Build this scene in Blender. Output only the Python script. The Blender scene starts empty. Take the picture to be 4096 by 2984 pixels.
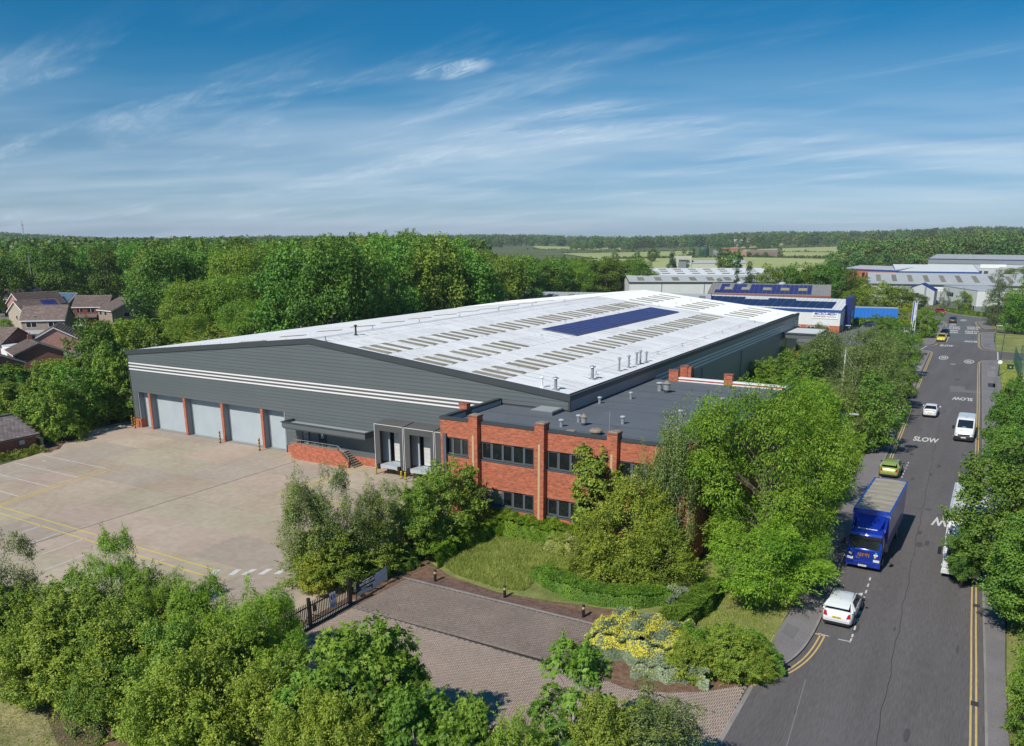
import bpy, math, random
import numpy as np
from mathutils import Vector, Matrix
R = math.radians
SC = bpy.context.scene
COL = SC.collection

# ------------------------------------------------------------------ camera
cam_d = bpy.data.cameras.new('camera'); cam = bpy.data.objects.new('camera', cam_d); COL.objects.link(cam)
cam.location = (0, 0, 22.5)
cam.rotation_euler = (R(90 - 15.8176), 0, R(29.6715))
cam_d.sensor_width = 36; cam_d.lens = 29.16
cam_d.shift_x = -0.0066; cam_d.shift_y = 0.0959
cam_d.clip_start = 0.5; cam_d.clip_end = 20000
SC.camera = cam
SC.render.resolution_x = 1024; SC.render.resolution_y = 746

# ------------------------------------------------------------------ sky
SUN_DIR = Vector((-0.16, -1.0, 0.97)).normalized()      # from the ground towards the sun
SUN_EL = math.asin(SUN_DIR.z); SUN_AZ = math.atan2(SUN_DIR.x, SUN_DIR.y)
w = bpy.data.worlds.new('World'); SC.world = w; w.use_nodes = True
WX, WY, SKYS = 3.1, 4.4, 0.15
def sky_nodes():
    nt = w.node_tree; N = nt.nodes; L = nt.links; N.clear()
    out = N.new('ShaderNodeOutputWorld'); bg = N.new('ShaderNodeBackground'); L.new(bg.outputs[0], out.inputs[0])
    sky = N.new('ShaderNodeTexSky'); sky.sky_type = 'NISHITA'; sky.sun_disc = False
    sky.sun_elevation = SUN_EL; sky.sun_rotation = SUN_AZ
    sky.altitude = 100; sky.air_density = 1.0; sky.dust_density = 1.2; sky.ozone_density = 3.0
    def M(op, a, b=None, c=None, clamp=False):
        n = N.new('ShaderNodeMath'); n.operation = op; n.use_clamp = clamp
        for i, v in enumerate((a, b, c)):
            if v is None: continue
            if isinstance(v, (int, float)): n.inputs[i].default_value = v
            else: L.new(v, n.inputs[i])
        return n.outputs[0]
    tc = N.new('ShaderNodeTexCoord'); sep = N.new('ShaderNodeSeparateXYZ'); L.new(tc.outputs['Generated'], sep.inputs[0])
    z = M('MAXIMUM', sep.outputs[2], 0.0)
    zz = M('ADD', z, 0.10)
    u = M('DIVIDE', sep.outputs[0], zz); v = M('DIVIDE', sep.outputs[1], zz)
    comb = N.new('ShaderNodeCombineXYZ'); L.new(u, comb.inputs[0]); L.new(v, comb.inputs[1])
    def noise(scale, detail, rough, loc, rot, stretch, dist=0.0, src=None):
        mp = N.new('ShaderNodeMapping'); mp.vector_type = 'TEXTURE'
        mp.inputs['Location'].default_value = loc; mp.inputs['Rotation'].default_value = (0, 0, R(rot)); mp.inputs['Scale'].default_value = stretch
        L.new(src or comb.outputs[0], mp.inputs[0])
        n = N.new('ShaderNodeTexNoise'); n.inputs['Scale'].default_value = scale; n.inputs['Detail'].default_value = detail
        n.inputs['Roughness'].default_value = rough; n.inputs['Distortion'].default_value = dist
        L.new(mp.outputs[0], n.inputs['Vector']); return n.outputs['Fac']
    def ramp(x, a, b):
        n = N.new('ShaderNodeMapRange'); n.interpolation_type = 'SMOOTHSTEP'; L.new(x, n.inputs[0])
        n.inputs[1].default_value = a; n.inputs[2].default_value = b; return n.outputs[0]
    wisps = ramp(noise(0.8, 10, 0.60, (WX, WY, 0), -12, (1.5, .40, 1), 0.5), 0.47, 0.72)
    fine = ramp(noise(3.4, 10, 0.72, (0.4, 5.1, 0), -24, (1.2, .30, 1), 0.8), 0.38, 0.68)
    veil = ramp(noise(0.5, 4, 0.55, (4.2, 1.4, 0), 20, (1.6, .7, 1), 0.2), 0.34, 0.68)
    low = ramp(z, 0.22, 0.05)                     # the thin veil thickens towards the horizon
    c1 = M('MULTIPLY', wisps, M('ADD', M('MULTIPLY', fine, 0.45), 0.30))
    top = ramp(z, 0.24, 0.13)
    cl = M('ADD', M('MULTIPLY', c1, M('ADD', M('MULTIPLY', top, 0.54), 0.06)), M('MULTIPLY', M('MULTIPLY', veil, low), 0.5), clamp=True)
    # one small bright cirrus patch high above the roof
    rr = M('ADD', M('MULTIPLY', sep.outputs[0], math.cos(R(29.6715))), M('MULTIPLY', sep.outputs[1], math.sin(R(29.6715))))
    dr = M('ADD', rr, 0.0716); dz = M('SUBTRACT', M('SUBTRACT', z, 0.1735), M('MULTIPLY', dr, 0.14))
    el = M('ADD', M('POWER', M('DIVIDE', dr, 0.052), 2.0), M('POWER', M('ABSOLUTE', M('DIVIDE', dz, 0.011)), 2.0))
    cl = M('ADD', cl, M('MULTIPLY', M('MULTIPLY', ramp(el, 1.0, 0.0), M('ADD', M('MULTIPLY', fine, 0.8), 0.1)), 0.75), clamp=True)
    cr = N.new('ShaderNodeValToRGB'); L.new(z, cr.inputs[0]); e = cr.color_ramp.elements
    stops = [(0.0, (.74, 1.05, 1.44)), (.012, (.66, .94, 1.30)), (.03, (.48, .68, .96)), (.055, (.37, .54, .76)), (.09, (.26, .44, .61)), (.15, (.075, .37, .54)), (.20, (.018, .33, .50)), (1.0, (.018, .33, .50))]
    while len(e) < len(stops): e.new(.5)
    for q, (p_, c_) in zip(e, stops): q.position = p_; q.color = (c_[0] / 1.8, c_[1] / 1.8, c_[2] / 1.8, 1)
    sc_ = N.new('ShaderNodeVectorMath'); sc_.operation = 'SCALE'; L.new(cr.outputs[0], sc_.inputs[0]); sc_.inputs['Scale'].default_value = 1.8
    tint = N.new('ShaderNodeVectorMath'); tint.operation = 'MULTIPLY'; L.new(sky.outputs[0], tint.inputs[0]); L.new(sc_.outputs[0], tint.inputs[1])
    mx = N.new('ShaderNodeMix'); mx.data_type = 'RGBA'; L.new(cl, mx.inputs[0])
    L.new(tint.outputs[0], mx.inputs[6]); mx.inputs[7].default_value = (4.3, 5.1, 5.8, 1)
    L.new(mx.outputs[2], bg.inputs[0]); bg.inputs[1].default_value = SKYS
sky_nodes()
sd = bpy.data.lights.new('sun', 'SUN'); sd.energy = 4.3; sd.angle = R(0.53); sd.color = (1.0, 0.925, 0.82)
sun = bpy.data.objects.new('sun', sd); COL.objects.link(sun)
sun.rotation_euler = SUN_DIR.to_track_quat('Z', 'Y').to_euler()
SC.view_settings.view_transform = 'Standard'; SC.view_settings.look = 'None'
SC.view_settings.exposure = 0.12; SC.view_settings.gamma = 1.0; SC.view_settings.use_curve_mapping = False
SC.render.engine = 'CYCLES'
SC.cycles.max_bounces = 8; SC.cycles.diffuse_bounces = 4; SC.cycles.glossy_bounces = 2; SC.cycles.transmission_bounces = 4
SC.cycles.transparent_max_bounces = 6; SC.cycles.volume_bounces = 0

# ------------------------------------------------------------------ helpers
rng = random.Random(7)
def tag(o, label=None, cat=None, group=None, kind=None):
    if label: o['label'] = label
    if cat: o['category'] = cat
    if group: o['group'] = group
    if kind: o['kind'] = kind
    return o
def empty(name, loc=(0, 0, 0), rz=0.0, label=None, cat=None, group=None):
    o = bpy.data.objects.new(name, None); o.location = loc; o.rotation_euler = (0, 0, rz); o.empty_display_size = 0.3
    COL.objects.link(o); return tag(o, label, cat, group)
class MB:
    def __init__(s): s.v = []; s.f = []; s.m = []
    def poly(s, pts, m=0):
        b = len(s.v); s.v += [tuple(p) for p in pts]; s.f.append(tuple(range(b, b + len(pts)))); s.m.append(m); return s
    def box(s, x0, x1, y0, y1, z0, z1, m=0):
        b = len(s.v)
        s.v += [(x0, y0, z0), (x1, y0, z0), (x1, y1, z0), (x0, y1, z0), (x0, y0, z1), (x1, y0, z1), (x1, y1, z1), (x0, y1, z1)]
        for q in ((0, 3, 2, 1), (4, 5, 6, 7), (0, 1, 5, 4), (1, 2, 6, 5), (2, 3, 7, 6), (3, 0, 4, 7)):
            s.f.append(tuple(b + i for i in q)); s.m.append(m)
        return s
    def bbox(s, x0, x1, y0, y1, z0, z1, c=0.03, m=0):   # box whose top edges are chamfered
        b = len(s.v)
        s.v += [(x0, y0, z0), (x1, y0, z0), (x1, y1, z0), (x0, y1, z0), (x0, y0, z1 - c), (x1, y0, z1 - c), (x1, y1, z1 - c), (x0, y1, z1 - c),
                (x0 + c, y0 + c, z1), (x1 - c, y0 + c, z1), (x1 - c, y1 - c, z1), (x0 + c, y1 - c, z1)]
        for q in ((0, 3, 2, 1), (8, 9, 10, 11), (0, 1, 5, 4), (1, 2, 6, 5), (2, 3, 7, 6), (3, 0, 4, 7), (4, 5, 9, 8), (5, 6, 10, 9), (6, 7, 11, 10), (7, 4, 8, 11)):
            s.f.append(tuple(b + i for i in q)); s.m.append(m)
        return s
    def prism(s, pts, z0, z1, m=0, ms=None):             # counter-clockwise outline in plan
        n = len(pts); b = len(s.v)
        s.v += [(p[0], p[1], z0) for p in pts] + [(p[0], p[1], z1) for p in pts]
        s.f.append(tuple(b + n + i for i in range(n))); s.m.append(m)
        s.f.append(tuple(b + n - 1 - i for i in range(n))); s.m.append(m)
        for i in range(n):
            j = (i + 1) % n; s.f.append((b + i, b + j, b + n + j, b + n + i)); s.m.append(m if ms is None else ms)
        return s
    def extr(s, prof, axis, a, c, m=0):                  # closed profile in the plane across `axis`, from a to c
        n = len(prof); b = len(s.v)
        def P(p, t):
            return (t, p[0], p[1]) if axis == 'x' else ((p[0], t, p[1]) if axis == 'y' else (p[0], p[1], t))
        s.v += [P(p, a) for p in prof] + [P(p, c) for p in prof]
        s.f.append(tuple(b + i for i in range(n))); s.m.append(m)
        s.f.append(tuple(b + 2 * n - 1 - i for i in range(n))); s.m.append(m)
        for i in range(n):
            j = (i + 1) % n; s.f.append((b + j, b + i, b + n + i, b + n + j)); s.m.append(m)
        return s
    def tube(s, p0, p1, r0, r1=None, n=8, m=0, cap=True):
        r1 = r0 if r1 is None else r1
        p0 = Vector(p0); p1 = Vector(p1); d = (p1 - p0)
        if d.length < 1e-6: return s
        d.normalize(); a = d.orthogonal().normalized(); c = d.cross(a); b = len(s.v)
        for p, r in ((p0, r0), (p1, r1)):
            for i in range(n):
                t = 2 * math.pi * i / n; q = p + (a * math.cos(t) + c * math.sin(t)) * r; s.v.append(tuple(q))
        for i in range(n):
            j = (i + 1) % n; s.f.append((b + i, b + j, b + n + j, b + n + i)); s.m.append(m)
        if cap:
            s.f.append(tuple(b + n - 1 - i for i in range(n))); s.m.append(m); s.f.append(tuple(b + n + i for i in range(n))); s.m.append(m)
        return s
    def cone(s, x, y, prof, n=12, m=0):                   # lathe: prof = [(r,z),...]
        b = len(s.v)
        for r, z in prof:
            for i in range(n):
                t = 2 * math.pi * i / n; s.v.append((x + r * math.cos(t), y + r * math.sin(t), z))
        for k in range(len(prof) - 1):
            for i in range(n):
                j = (i + 1) % n; s.f.append((b + k * n + i, b + k * n + j, b + (k + 1) * n + j, b + (k + 1) * n + i)); s.m.append(m)
        s.f.append(tuple(b + (len(prof) - 1) * n + i for i in range(n))); s.m.append(m)
        s.f.append(tuple(b + n - 1 - i for i in range(n))); s.m.append(m)
        return s
    def build(s, name, mats, parent=None, kind=None, loc=None, smooth=False, label=None):
        me = bpy.data.meshes.new(name); me.from_pydata(s.v, [], s.f); 
        if not isinstance(mats, (list, tuple)): mats = [mats]
        for q in mats: me.materials.append(q)
        if len(mats) > 1: me.polygons.foreach_set('material_index', s.m)
        if smooth: me.polygons.foreach_set('use_smooth', [True] * len(s.f))
        me.update(); return link(name, me, parent, kind, loc, label)
def link(name, me, parent=None, kind=None, loc=None, label=None, rz=None):
    o = bpy.data.objects.new(name, me); COL.objects.link(o)
    if parent is not None: o.parent = parent
    if loc is not None: o.location = loc
    if rz is not None: o.rotation_euler = (0, 0, rz)
    if kind: o['kind'] = kind
    if label: o['label'] = label
    return o
def copy_tree(o, parent=None):
    c = o.copy(); COL.objects.link(c)
    if parent is not None: c.parent = parent
    for ch in o.children: copy_tree(ch, c)
    return c
def clip(poly, x0, x1, y0, y1):
    def cut(P, f, g):
        out = []
        for i in range(len(P)):
            a, b = P[i - 1], P[i]; fa, fb = f(a), f(b)
            if fb >= 0:
                if fa < 0: out.append(g(a, b))
                out.append(b)
            elif fa >= 0: out.append(g(a, b))
        return out
    def lerp(a, b, t): return (a[0] + (b[0] - a[0]) * t, a[1] + (b[1] - a[1]) * t)
    for ax, lim, sg in ((0, x0, 1), (0, x1, -1), (1, y0, 1), (1, y1, -1)):
        if not poly: return []
        poly = cut(poly, lambda p: sg * (p[ax] - lim), lambda a, b: lerp(a, b, (lim - a[ax]) / (b[ax] - a[ax])))
    return poly
def inside(pt, poly):
    x, y = pt; c = False
    for i in range(len(poly)):
        x0, y0 = poly[i - 1]; x1, y1 = poly[i]
        if (y0 > y) != (y1 > y) and x < (x1 - x0) * (y - y0) / (y1 - y0) + x0: c = not c
    return c
def offset_line(pts, d):
    out = []
    for i, p in enumerate(pts):
        a = Vector(pts[max(i - 1, 0)]); b = Vector(pts[min(i + 1, len(pts) - 1)]); t = (b - a).normalized()
        out.append((p[0] - t.y * d, p[1] + t.x * d))
    return out
def resample(pts, step):
    out = [pts[0]]; acc = 0.0
    for i in range(len(pts) - 1):
        a = Vector(pts[i]); b = Vector(pts[i + 1]); n = max(1, int(round((b - a).length / step)))
        for k in range(1, n + 1): out.append(tuple(a.lerp(b, k / n)))
    return out
def smooth_line(pts, it=2):
    for _ in range(it):
        q = [pts[0]]
        for i in range(len(pts) - 1):
            a = Vector(pts[i]); b = Vector(pts[i + 1]); q += [tuple(a.lerp(b, .25)), tuple(a.lerp(b, .75))]
        q.append(pts[-1]); pts = q
    return pts
def strip(mb, pts, wd, z, m=0):
    l = offset_line(pts, wd / 2); r = offset_line(pts, -wd / 2)
    for i in range(len(pts) - 1):
        mb.poly([(*r[i], z), (*r[i + 1], z), (*l[i + 1], z), (*l[i], z)], m)
    return mb

# ------------------------------------------------------------------ materials
MATS = {}
def mat(name, col, rough=0.7, var=0.12, scale=0.6, bump=0.0, bscale=30.0, metal=0.0, rnd=0.0, attr=None, col2=None, fine=0.0, fscale=60.0,
        stretch=(1, 1, 1), spec=0.4, coat=0.0, world=False, wave=None):
    m = bpy.data.materials.new(name); m.use_nodes = True; nt = m.node_tree; N = nt.nodes; L = nt.links
    b = N['Principled BSDF']; b.inputs['Roughness'].default_value = rough; b.inputs['Metallic'].default_value = metal
    b.inputs['Specular IOR Level'].default_value = spec
    if coat: b.inputs['Coat Weight'].default_value = coat; b.inputs['Coat Roughness'].default_value = 0.05
    c1 = tuple(max(0, c * (1 - var)) for c in col[:3]) + (1,); c2 = tuple(c * (1 + var) for c in (col2 or col)[:3]) + (1,)
    tc = N.new('ShaderNodeTexCoord'); mp = N.new('ShaderNodeMapping'); mp.inputs['Scale'].default_value = stretch
    L.new(tc.outputs['Object'], mp.inputs[0])
    if world:
        g = N.new('ShaderNodeNewGeometry'); L.new(g.outputs['Position'], mp.inputs[0])
    n = N.new('ShaderNodeTexNoise'); n.inputs['Scale'].default_value = scale; n.inputs['Detail'].default_value = 6; n.inputs['Roughness'].default_value = 0.65
    L.new(mp.outputs[0], n.inputs['Vector'])
    mr = N.new('ShaderNodeMapRange'); L.new(n.outputs['Fac'], mr.inputs[0]); mr.inputs[1].default_value = 0.3; mr.inputs[2].default_value = 0.7
    mx = N.new('ShaderNodeMix'); mx.data_type = 'RGBA'; L.new(mr.outputs[0], mx.inputs[0]); mx.inputs[6].default_value = c1; mx.inputs[7].default_value = c2
    out = mx.outputs[2]
    def mul(o, fac_socket, lo, hi):
        r = N.new('ShaderNodeMapRange'); L.new(fac_socket, r.inputs[0]); r.inputs[3].default_value = lo; r.inputs[4].default_value = hi
        cc = N.new('ShaderNodeCombineColor'); [L.new(r.outputs[0], cc.inputs[i]) for i in range(3)]
        q = N.new('ShaderNodeMix'); q.data_type = 'RGBA'; q.blend_type = 'MULTIPLY'; q.inputs[0].default_value = 1; L.new(o, q.inputs[6]); L.new(cc.outputs[0], q.inputs[7]); return q.outputs[2]
    if rnd:
        oi = N.new('ShaderNodeObjectInfo'); out = mul(out, oi.outputs['Random'], 1 - rnd, 1 + rnd)
    if attr:
        at = N.new('ShaderNodeAttribute'); at.attribute_name = 'tone'; out = mul(out, at.outputs['Fac'], 1 - attr, 1 + attr)
    if fine:
        n2 = N.new('ShaderNodeTexNoise'); n2.inputs['Scale'].default_value = fscale; n2.inputs['Detail'].default_value = 3; L.new(mp.outputs[0], n2.inputs['Vector'])
        r2 = N.new('ShaderNodeMapRange'); L.new(n2.outputs['Fac'], r2.inputs[0]); r2.inputs[1].default_value = .3; r2.inputs[2].default_value = .7
        out = mul(out, r2.outputs[0], 1 - fine, 1 + fine)
    L.new(out, b.inputs['Base Color'])
    if bump:
        n3 = N.new('ShaderNodeTexNoise'); n3.inputs['Scale'].default_value = bscale; n3.inputs['Detail'].default_value = 4; L.new(mp.outputs[0], n3.inputs['Vector'])
        bp = N.new('ShaderNodeBump'); bp.inputs['Strength'].default_value = bump; bp.inputs['Distance'].default_value = 0.05
        L.new(n3.outputs['Fac'], bp.inputs['Height']); L.new(bp.outputs[0], b.inputs['Normal'])
    MATS[name] = m; return m
def brick_mat(name, c1, c2, mortar, bw=0.225, bh=0.075, vertical_axis='z'):
    """brickwork drawn in object space: courses along x+y, rising in z"""
    m = bpy.data.materials.new(name); m.use_nodes = True; nt = m.node_tree; N = nt.nodes; L = nt.links; b = N['Principled BSDF']
    b.inputs['Roughness'].default_value = 0.85
    g = N.new('ShaderNodeNewGeometry'); s = N.new('ShaderNodeSeparateXYZ'); L.new(g.outputs['Position'], s.inputs[0])
    ad = N.new('ShaderNodeMath'); ad.operation = 'ADD'; L.new(s.outputs[0], ad.inputs[0]); L.new(s.outputs[1], ad.inputs[1])
    cb = N.new('ShaderNodeCombineXYZ'); L.new(ad.outputs[0], cb.inputs[0]); L.new(s.outputs[2], cb.inputs[1])
    bt = N.new('ShaderNodeTexBrick'); L.new(cb.outputs[0], bt.inputs['Vector']); bt.inputs['Scale'].default_value = 1
    bt.inputs['Brick Width'].default_value = bw; bt.inputs['Row Height'].default_value = bh; bt.inputs['Mortar Size'].default_value = 0.006
    bt.inputs['Color1'].default_value = (*c1, 1); bt.inputs['Color2'].default_value = (*c2, 1); bt.inputs['Mortar'].default_value = (*mortar, 1); bt.inputs['Bias'].default_value = -0.35
    n = N.new('ShaderNodeTexNoise'); n.inputs['Scale'].default_value = 1.0; n.inputs['Detail'].default_value = 6; n.inputs['Roughness'].default_value = .7
    mp2 = N.new('ShaderNodeMapping'); mp2.inputs['Scale'].default_value = (1.6, 5.5, 1); L.new(cb.outputs[0], mp2.inputs[0]); L.new(mp2.outputs[0], n.inputs['Vector'])
    mr = N.new('ShaderNodeMapRange'); L.new(n.outputs['Fac'], mr.inputs[0]); mr.inputs[1].default_value = .32; mr.inputs[2].default_value = .68; mr.inputs[3].default_value = .62; mr.inputs[4].default_value = 1.28
    cc = N.new('ShaderNodeCombineColor'); [L.new(mr.outputs[0], cc.inputs[i]) for i in range(3)]
    q = N.new('ShaderNodeMix'); q.data_type = 'RGBA'; q.blend_type = 'MULTIPLY'; q.inputs[0].default_value = 1
    L.new(bt.outputs['Color'], q.inputs[6]); L.new(cc.outputs[0], q.inputs[7]); L.new(q.outputs[2], b.inputs['Base Color'])
    bp = N.new('ShaderNodeBump'); bp.inputs['Strength'].default_value = .5; bp.inputs['Distance'].default_value = .01; bp.invert = True
    L.new(bt.outputs['Fac'], bp.inputs['Height']); L.new(bp.outputs[0], b.inputs['Normal'])
    return m
M_asphalt = mat('asphalt', (0.122, 0.113, 0.115), 0.9, 0.16, 0.55, stretch=(1, .09, 1), bump=0.25, bscale=40, fine=0.16, fscale=14)
M_asphalt_new = mat('asphalt_green', (0.125, 0.135, 0.14), 0.9, 0.10, 0.2, fine=0.12, fscale=12)
M_asphalt_patch = mat('asphalt_patch', (0.17, 0.16, 0.165), 0.9, 0.10, 0.4, fine=0.12, fscale=12)
M_asphalt_dark = mat('asphalt_dark', (0.045, 0.045, 0.05), 0.9, 0.15, 0.5, fine=0.15)
M_pave = mat('pavement_asphalt', (0.20, 0.185, 0.19), 0.9, 0.14, 0.35, bump=0.2, bscale=30, fine=0.14, fscale=10)
M_kerb = mat('kerb_concrete', (0.27, 0.25, 0.235), 0.85, 0.12, 0.8, rnd=0.12, fine=0.1)
M_white = mat('road_white_paint', (0.62, 0.61, 0.60), 0.7, 0.10, 2.0, fine=0.1)
M_yellow = mat('road_yellow_paint', (0.60, 0.43, 0.17), 0.7, 0.12, 2.0, fine=0.12)
M_byellow = mat('bay_yellow_paint', (0.80, 0.58, 0.02), 0.7, 0.08, 2.0)
M_slab = mat('yard_concrete', (0.34, 0.262, 0.205), 0.88, 0.10, 0.16, col2=(0.36, 0.315, 0.245), bump=0.15, bscale=18, rnd=0.11, fine=0.10, fscale=1.6, world=True)
M_joint = mat('joint_sealant', (0.04, 0.04, 0.04), 0.9, 0.1)
M_clad = mat('grey_cladding', (0.108, 0.122, 0.126), 0.42, 0.05, 0.15, rnd=0.03, spec=0.5)
M_clad_lifted = mat('grey_cladding_shade_lifted', (0.225, 0.222, 0.24), 0.42, 0.05, 0.15, rnd=0.03, spec=0.5)  # same cladding as the front, colour lightened to offset the east wall's shade
M_trim = mat('dark_trim', (0.055, 0.062, 0.066), 0.45, 0.06)
M_white_strip = mat('white_cladding_strip', (0.78, 0.74, 0.73), 0.5, 0.03)
M_roof = mat('white_roof_sheet', (0.58, 0.585, 0.605), 0.55, 0.06, 0.5, rnd=0.05, fine=0.08, fscale=2.5, stretch=(0.35, 3.5, 1))
M_roof2 = mat('white_roof_sheet_clean', (0.70, 0.71, 0.70), 0.5, 0.02, 0.2)
M_lap = mat('roof_lap_joint', (0.34, 0.34, 0.35), 0.7, 0.3, 3.0)
M_rooflight = mat('rooflight_sheet', (0.22, 0.205, 0.155), 0.6, 0.2, 0.8, rnd=0.12, stretch=(1, 6, 1))
M_galv = mat('galvanised', (0.40, 0.445, 0.475), 0.5, 0.07, 0.5, metal=0.05, spec=0.5)
M_pv = mat('solar_panel', (0.030, 0.040, 0.17), 0.45, 0.12, 0.6, rnd=0.10, spec=0.25)
M_pvframe = mat('panel_frame', (0.35, 0.36, 0.42), 0.5, 0.05)
M_brick = brick_mat('red_brick', (0.54, 0.145, 0.068), (0.20, 0.055, 0.040), (0.34, 0.18, 0.13))
M_brick_dk = brick_mat('dark_red_brick', (0.30, 0.09, 0.06), (0.2, 0.055, 0.045), (0.3, 0.2, 0.17))
M_brick_pink = brick_mat('pink_brick', (0.50, 0.24, 0.19), (0.40, 0.17, 0.14), (0.42, 0.3, 0.26))
M_brick_buff = brick_mat('buff_brick', (0.36, 0.26, 0.20), (0.26, 0.18, 0.14), (0.38, 0.32, 0.28))
M_brick_cream = brick_mat('cream_brick', (0.48, 0.40, 0.29), (0.42, 0.35, 0.25), (0.45, 0.4, 0.34))
M_felt = mat('roof_felt', (0.115, 0.13, 0.15), 0.85, 0.10, 0.3, bump=0.15, bscale=14, fine=0.05, fscale=5)
M_frame = mat('window_frame_grey', (0.10, 0.115, 0.13), 0.4, 0.04)
M_glass = mat('window_glass', (0.012, 0.015, 0.018), 0.06, 0.3, 0.7, spec=0.75)
M_blind = mat('window_blind', (0.22, 0.18, 0.12), 0.7, 0.2, 9, stretch=(3, 3, .2))
M_cream = mat('cream_render', (0.52, 0.38, 0.20), 0.8, 0.05)
M_black = mat('black_paint', (0.02, 0.02, 0.022), 0.45, 0.1)
M_rubber = mat('rubber', (0.018, 0.018, 0.018), 0.85, 0.1)
M_steel = mat('steel_pipe', (0.42, 0.43, 0.44), 0.45, 0.15, 3, metal=0.5)
M_rust = mat('weathered_cowl', (0.28, 0.22, 0.17), 0.8, 0.2, 3)
M_wh = mat('white_paint', (0.80, 0.80, 0.80), 0.45, 0.04)
M_cement = mat('cement_top', (0.20, 0.16, 0.12), 0.95, 0.35, 5, col2=(0.25, 0.23, 0.18))
M_dry = mat('dry_grass_ground', (0.20, 0.20, 0.075), 0.95, 0.25, 0.5, col2=(0.32, 0.27, 0.14), fine=0.3, fscale=9, bump=.4, bscale=18)
M_grass = mat('grass_ground', (0.13, 0.18, 0.035), 0.95, 0.25, 0.3, col2=(0.25, 0.25, 0.08), fine=0.28, fscale=9, bump=0.4, bscale=18)
M_soil = mat('soil_ground', (0.115, 0.08, 0.052), 0.95, 0.25, 0.5, col2=(0.15, 0.105, 0.07), fine=0.3, fscale=8, bump=0.4, bscale=12)
M_terrain = mat('terrain', (0.07, 0.10, 0.028), 0.95, 0.25, 0.02, col2=(0.12, 0.14, 0.05), fine=0.25, fscale=1.0)
M_field = mat('field_crop', (0.33, 0.37, 0.13), 0.95, 0.08, 0.01, col2=(0.36, 0.38, 0.15), fine=0.05, fscale=0.3, rnd=0.08)
M_field_tan = mat('field_ripe', (0.42, 0.36, 0.18), 0.95, 0.08, 0.02)
M_roofgrey = mat('grey_roof_sheet', (0.33, 0.35, 0.36), 0.6, 0.07, 0.2, rnd=0.04)
M_lightgrey = mat('light_grey_cladding', (0.47, 0.49, 0.50), 0.55, 0.05, 0.2)
M_midgrey = mat('mid_grey_panel', (0.22, 0.24, 0.26), 0.5, 0.05)
M_blue = mat('blue_trim', (0.02, 0.07, 0.30), 0.45, 0.05)
M_navy = mat('navy_panel', (0.015, 0.025, 0.16), 0.4, 0.06)
M_bluesheet = mat('blue_curtain', (0.02, 0.18, 0.62), 0.6, 0.08, 0.5)
M_tile = mat('roof_tiles', (0.165, 0.122, 0.108), 0.9, 0.3, 1.2, fine=0.38, fscale=5, rnd=0.28)
M_tile_l = mat('garage_tiles', (0.20, 0.165, 0.165), 0.85, 0.15, 2, rnd=0.28, fine=.15)
M_bark = mat('bark', (0.12, 0.09, 0.065), 0.9, 0.25, 6, bump=.4)
M_bark_birch = mat('birch_bark', (0.42, 0.40, 0.36), 0.8, 0.35, 5)
M_signblue = mat('sign_blue', (0.015, 0.09, 0.42), 0.4, 0.03)
M_signyel = mat('sign_yellow', (0.65, 0.5, 0.05), 0.5, 0.05)
M_polegreen = mat('lamp_green', (0.03, 0.09, 0.06), 0.5, 0.08)
M_litter = mat('leaf_litter', (0.16, 0.085, 0.05), 0.95, 0.35, 2.5, col2=(0.19, 0.12, 0.08), fine=0.35, fscale=20, bump=.4)
def box_obj(name, x0, x1, y0, y1, z0, z1, m, parent=None, kind=None, label=None):
    return MB().box(x0, x1, y0, y1, z0, z1).build(name, m, parent, kind, label=label)
_fc = {}
def text_obj(name, s, size, m, parent=None, loc=(0, 0, 0), rot=(0, 0, 0), sx=1.0, sy=1.0, depth=0.004, bold=0.0, align='CENTER'):
    """lettering as a mesh"""
    cu = bpy.data.curves.new(name, 'FONT'); cu.body = s; cu.size = size; cu.align_x = align; cu.align_y = 'CENTER'; cu.extrude = depth; cu.offset = bold; cu.resolution_u = 3
    t = bpy.data.objects.new(name + '_tmp', cu); COL.objects.link(t)
    dg = bpy.context.evaluated_depsgraph_get(); me = bpy.data.meshes.new_from_object(t.evaluated_get(dg)); bpy.data.objects.remove(t); bpy.data.curves.remove(cu)
    me.transform(Matrix.Diagonal((sx, sy, 1, 1))); me.materials.clear(); me.materials.append(m); me.name = name
    o = link(name, me, parent); o.location = loc; o.rotation_euler = rot; return o
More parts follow.
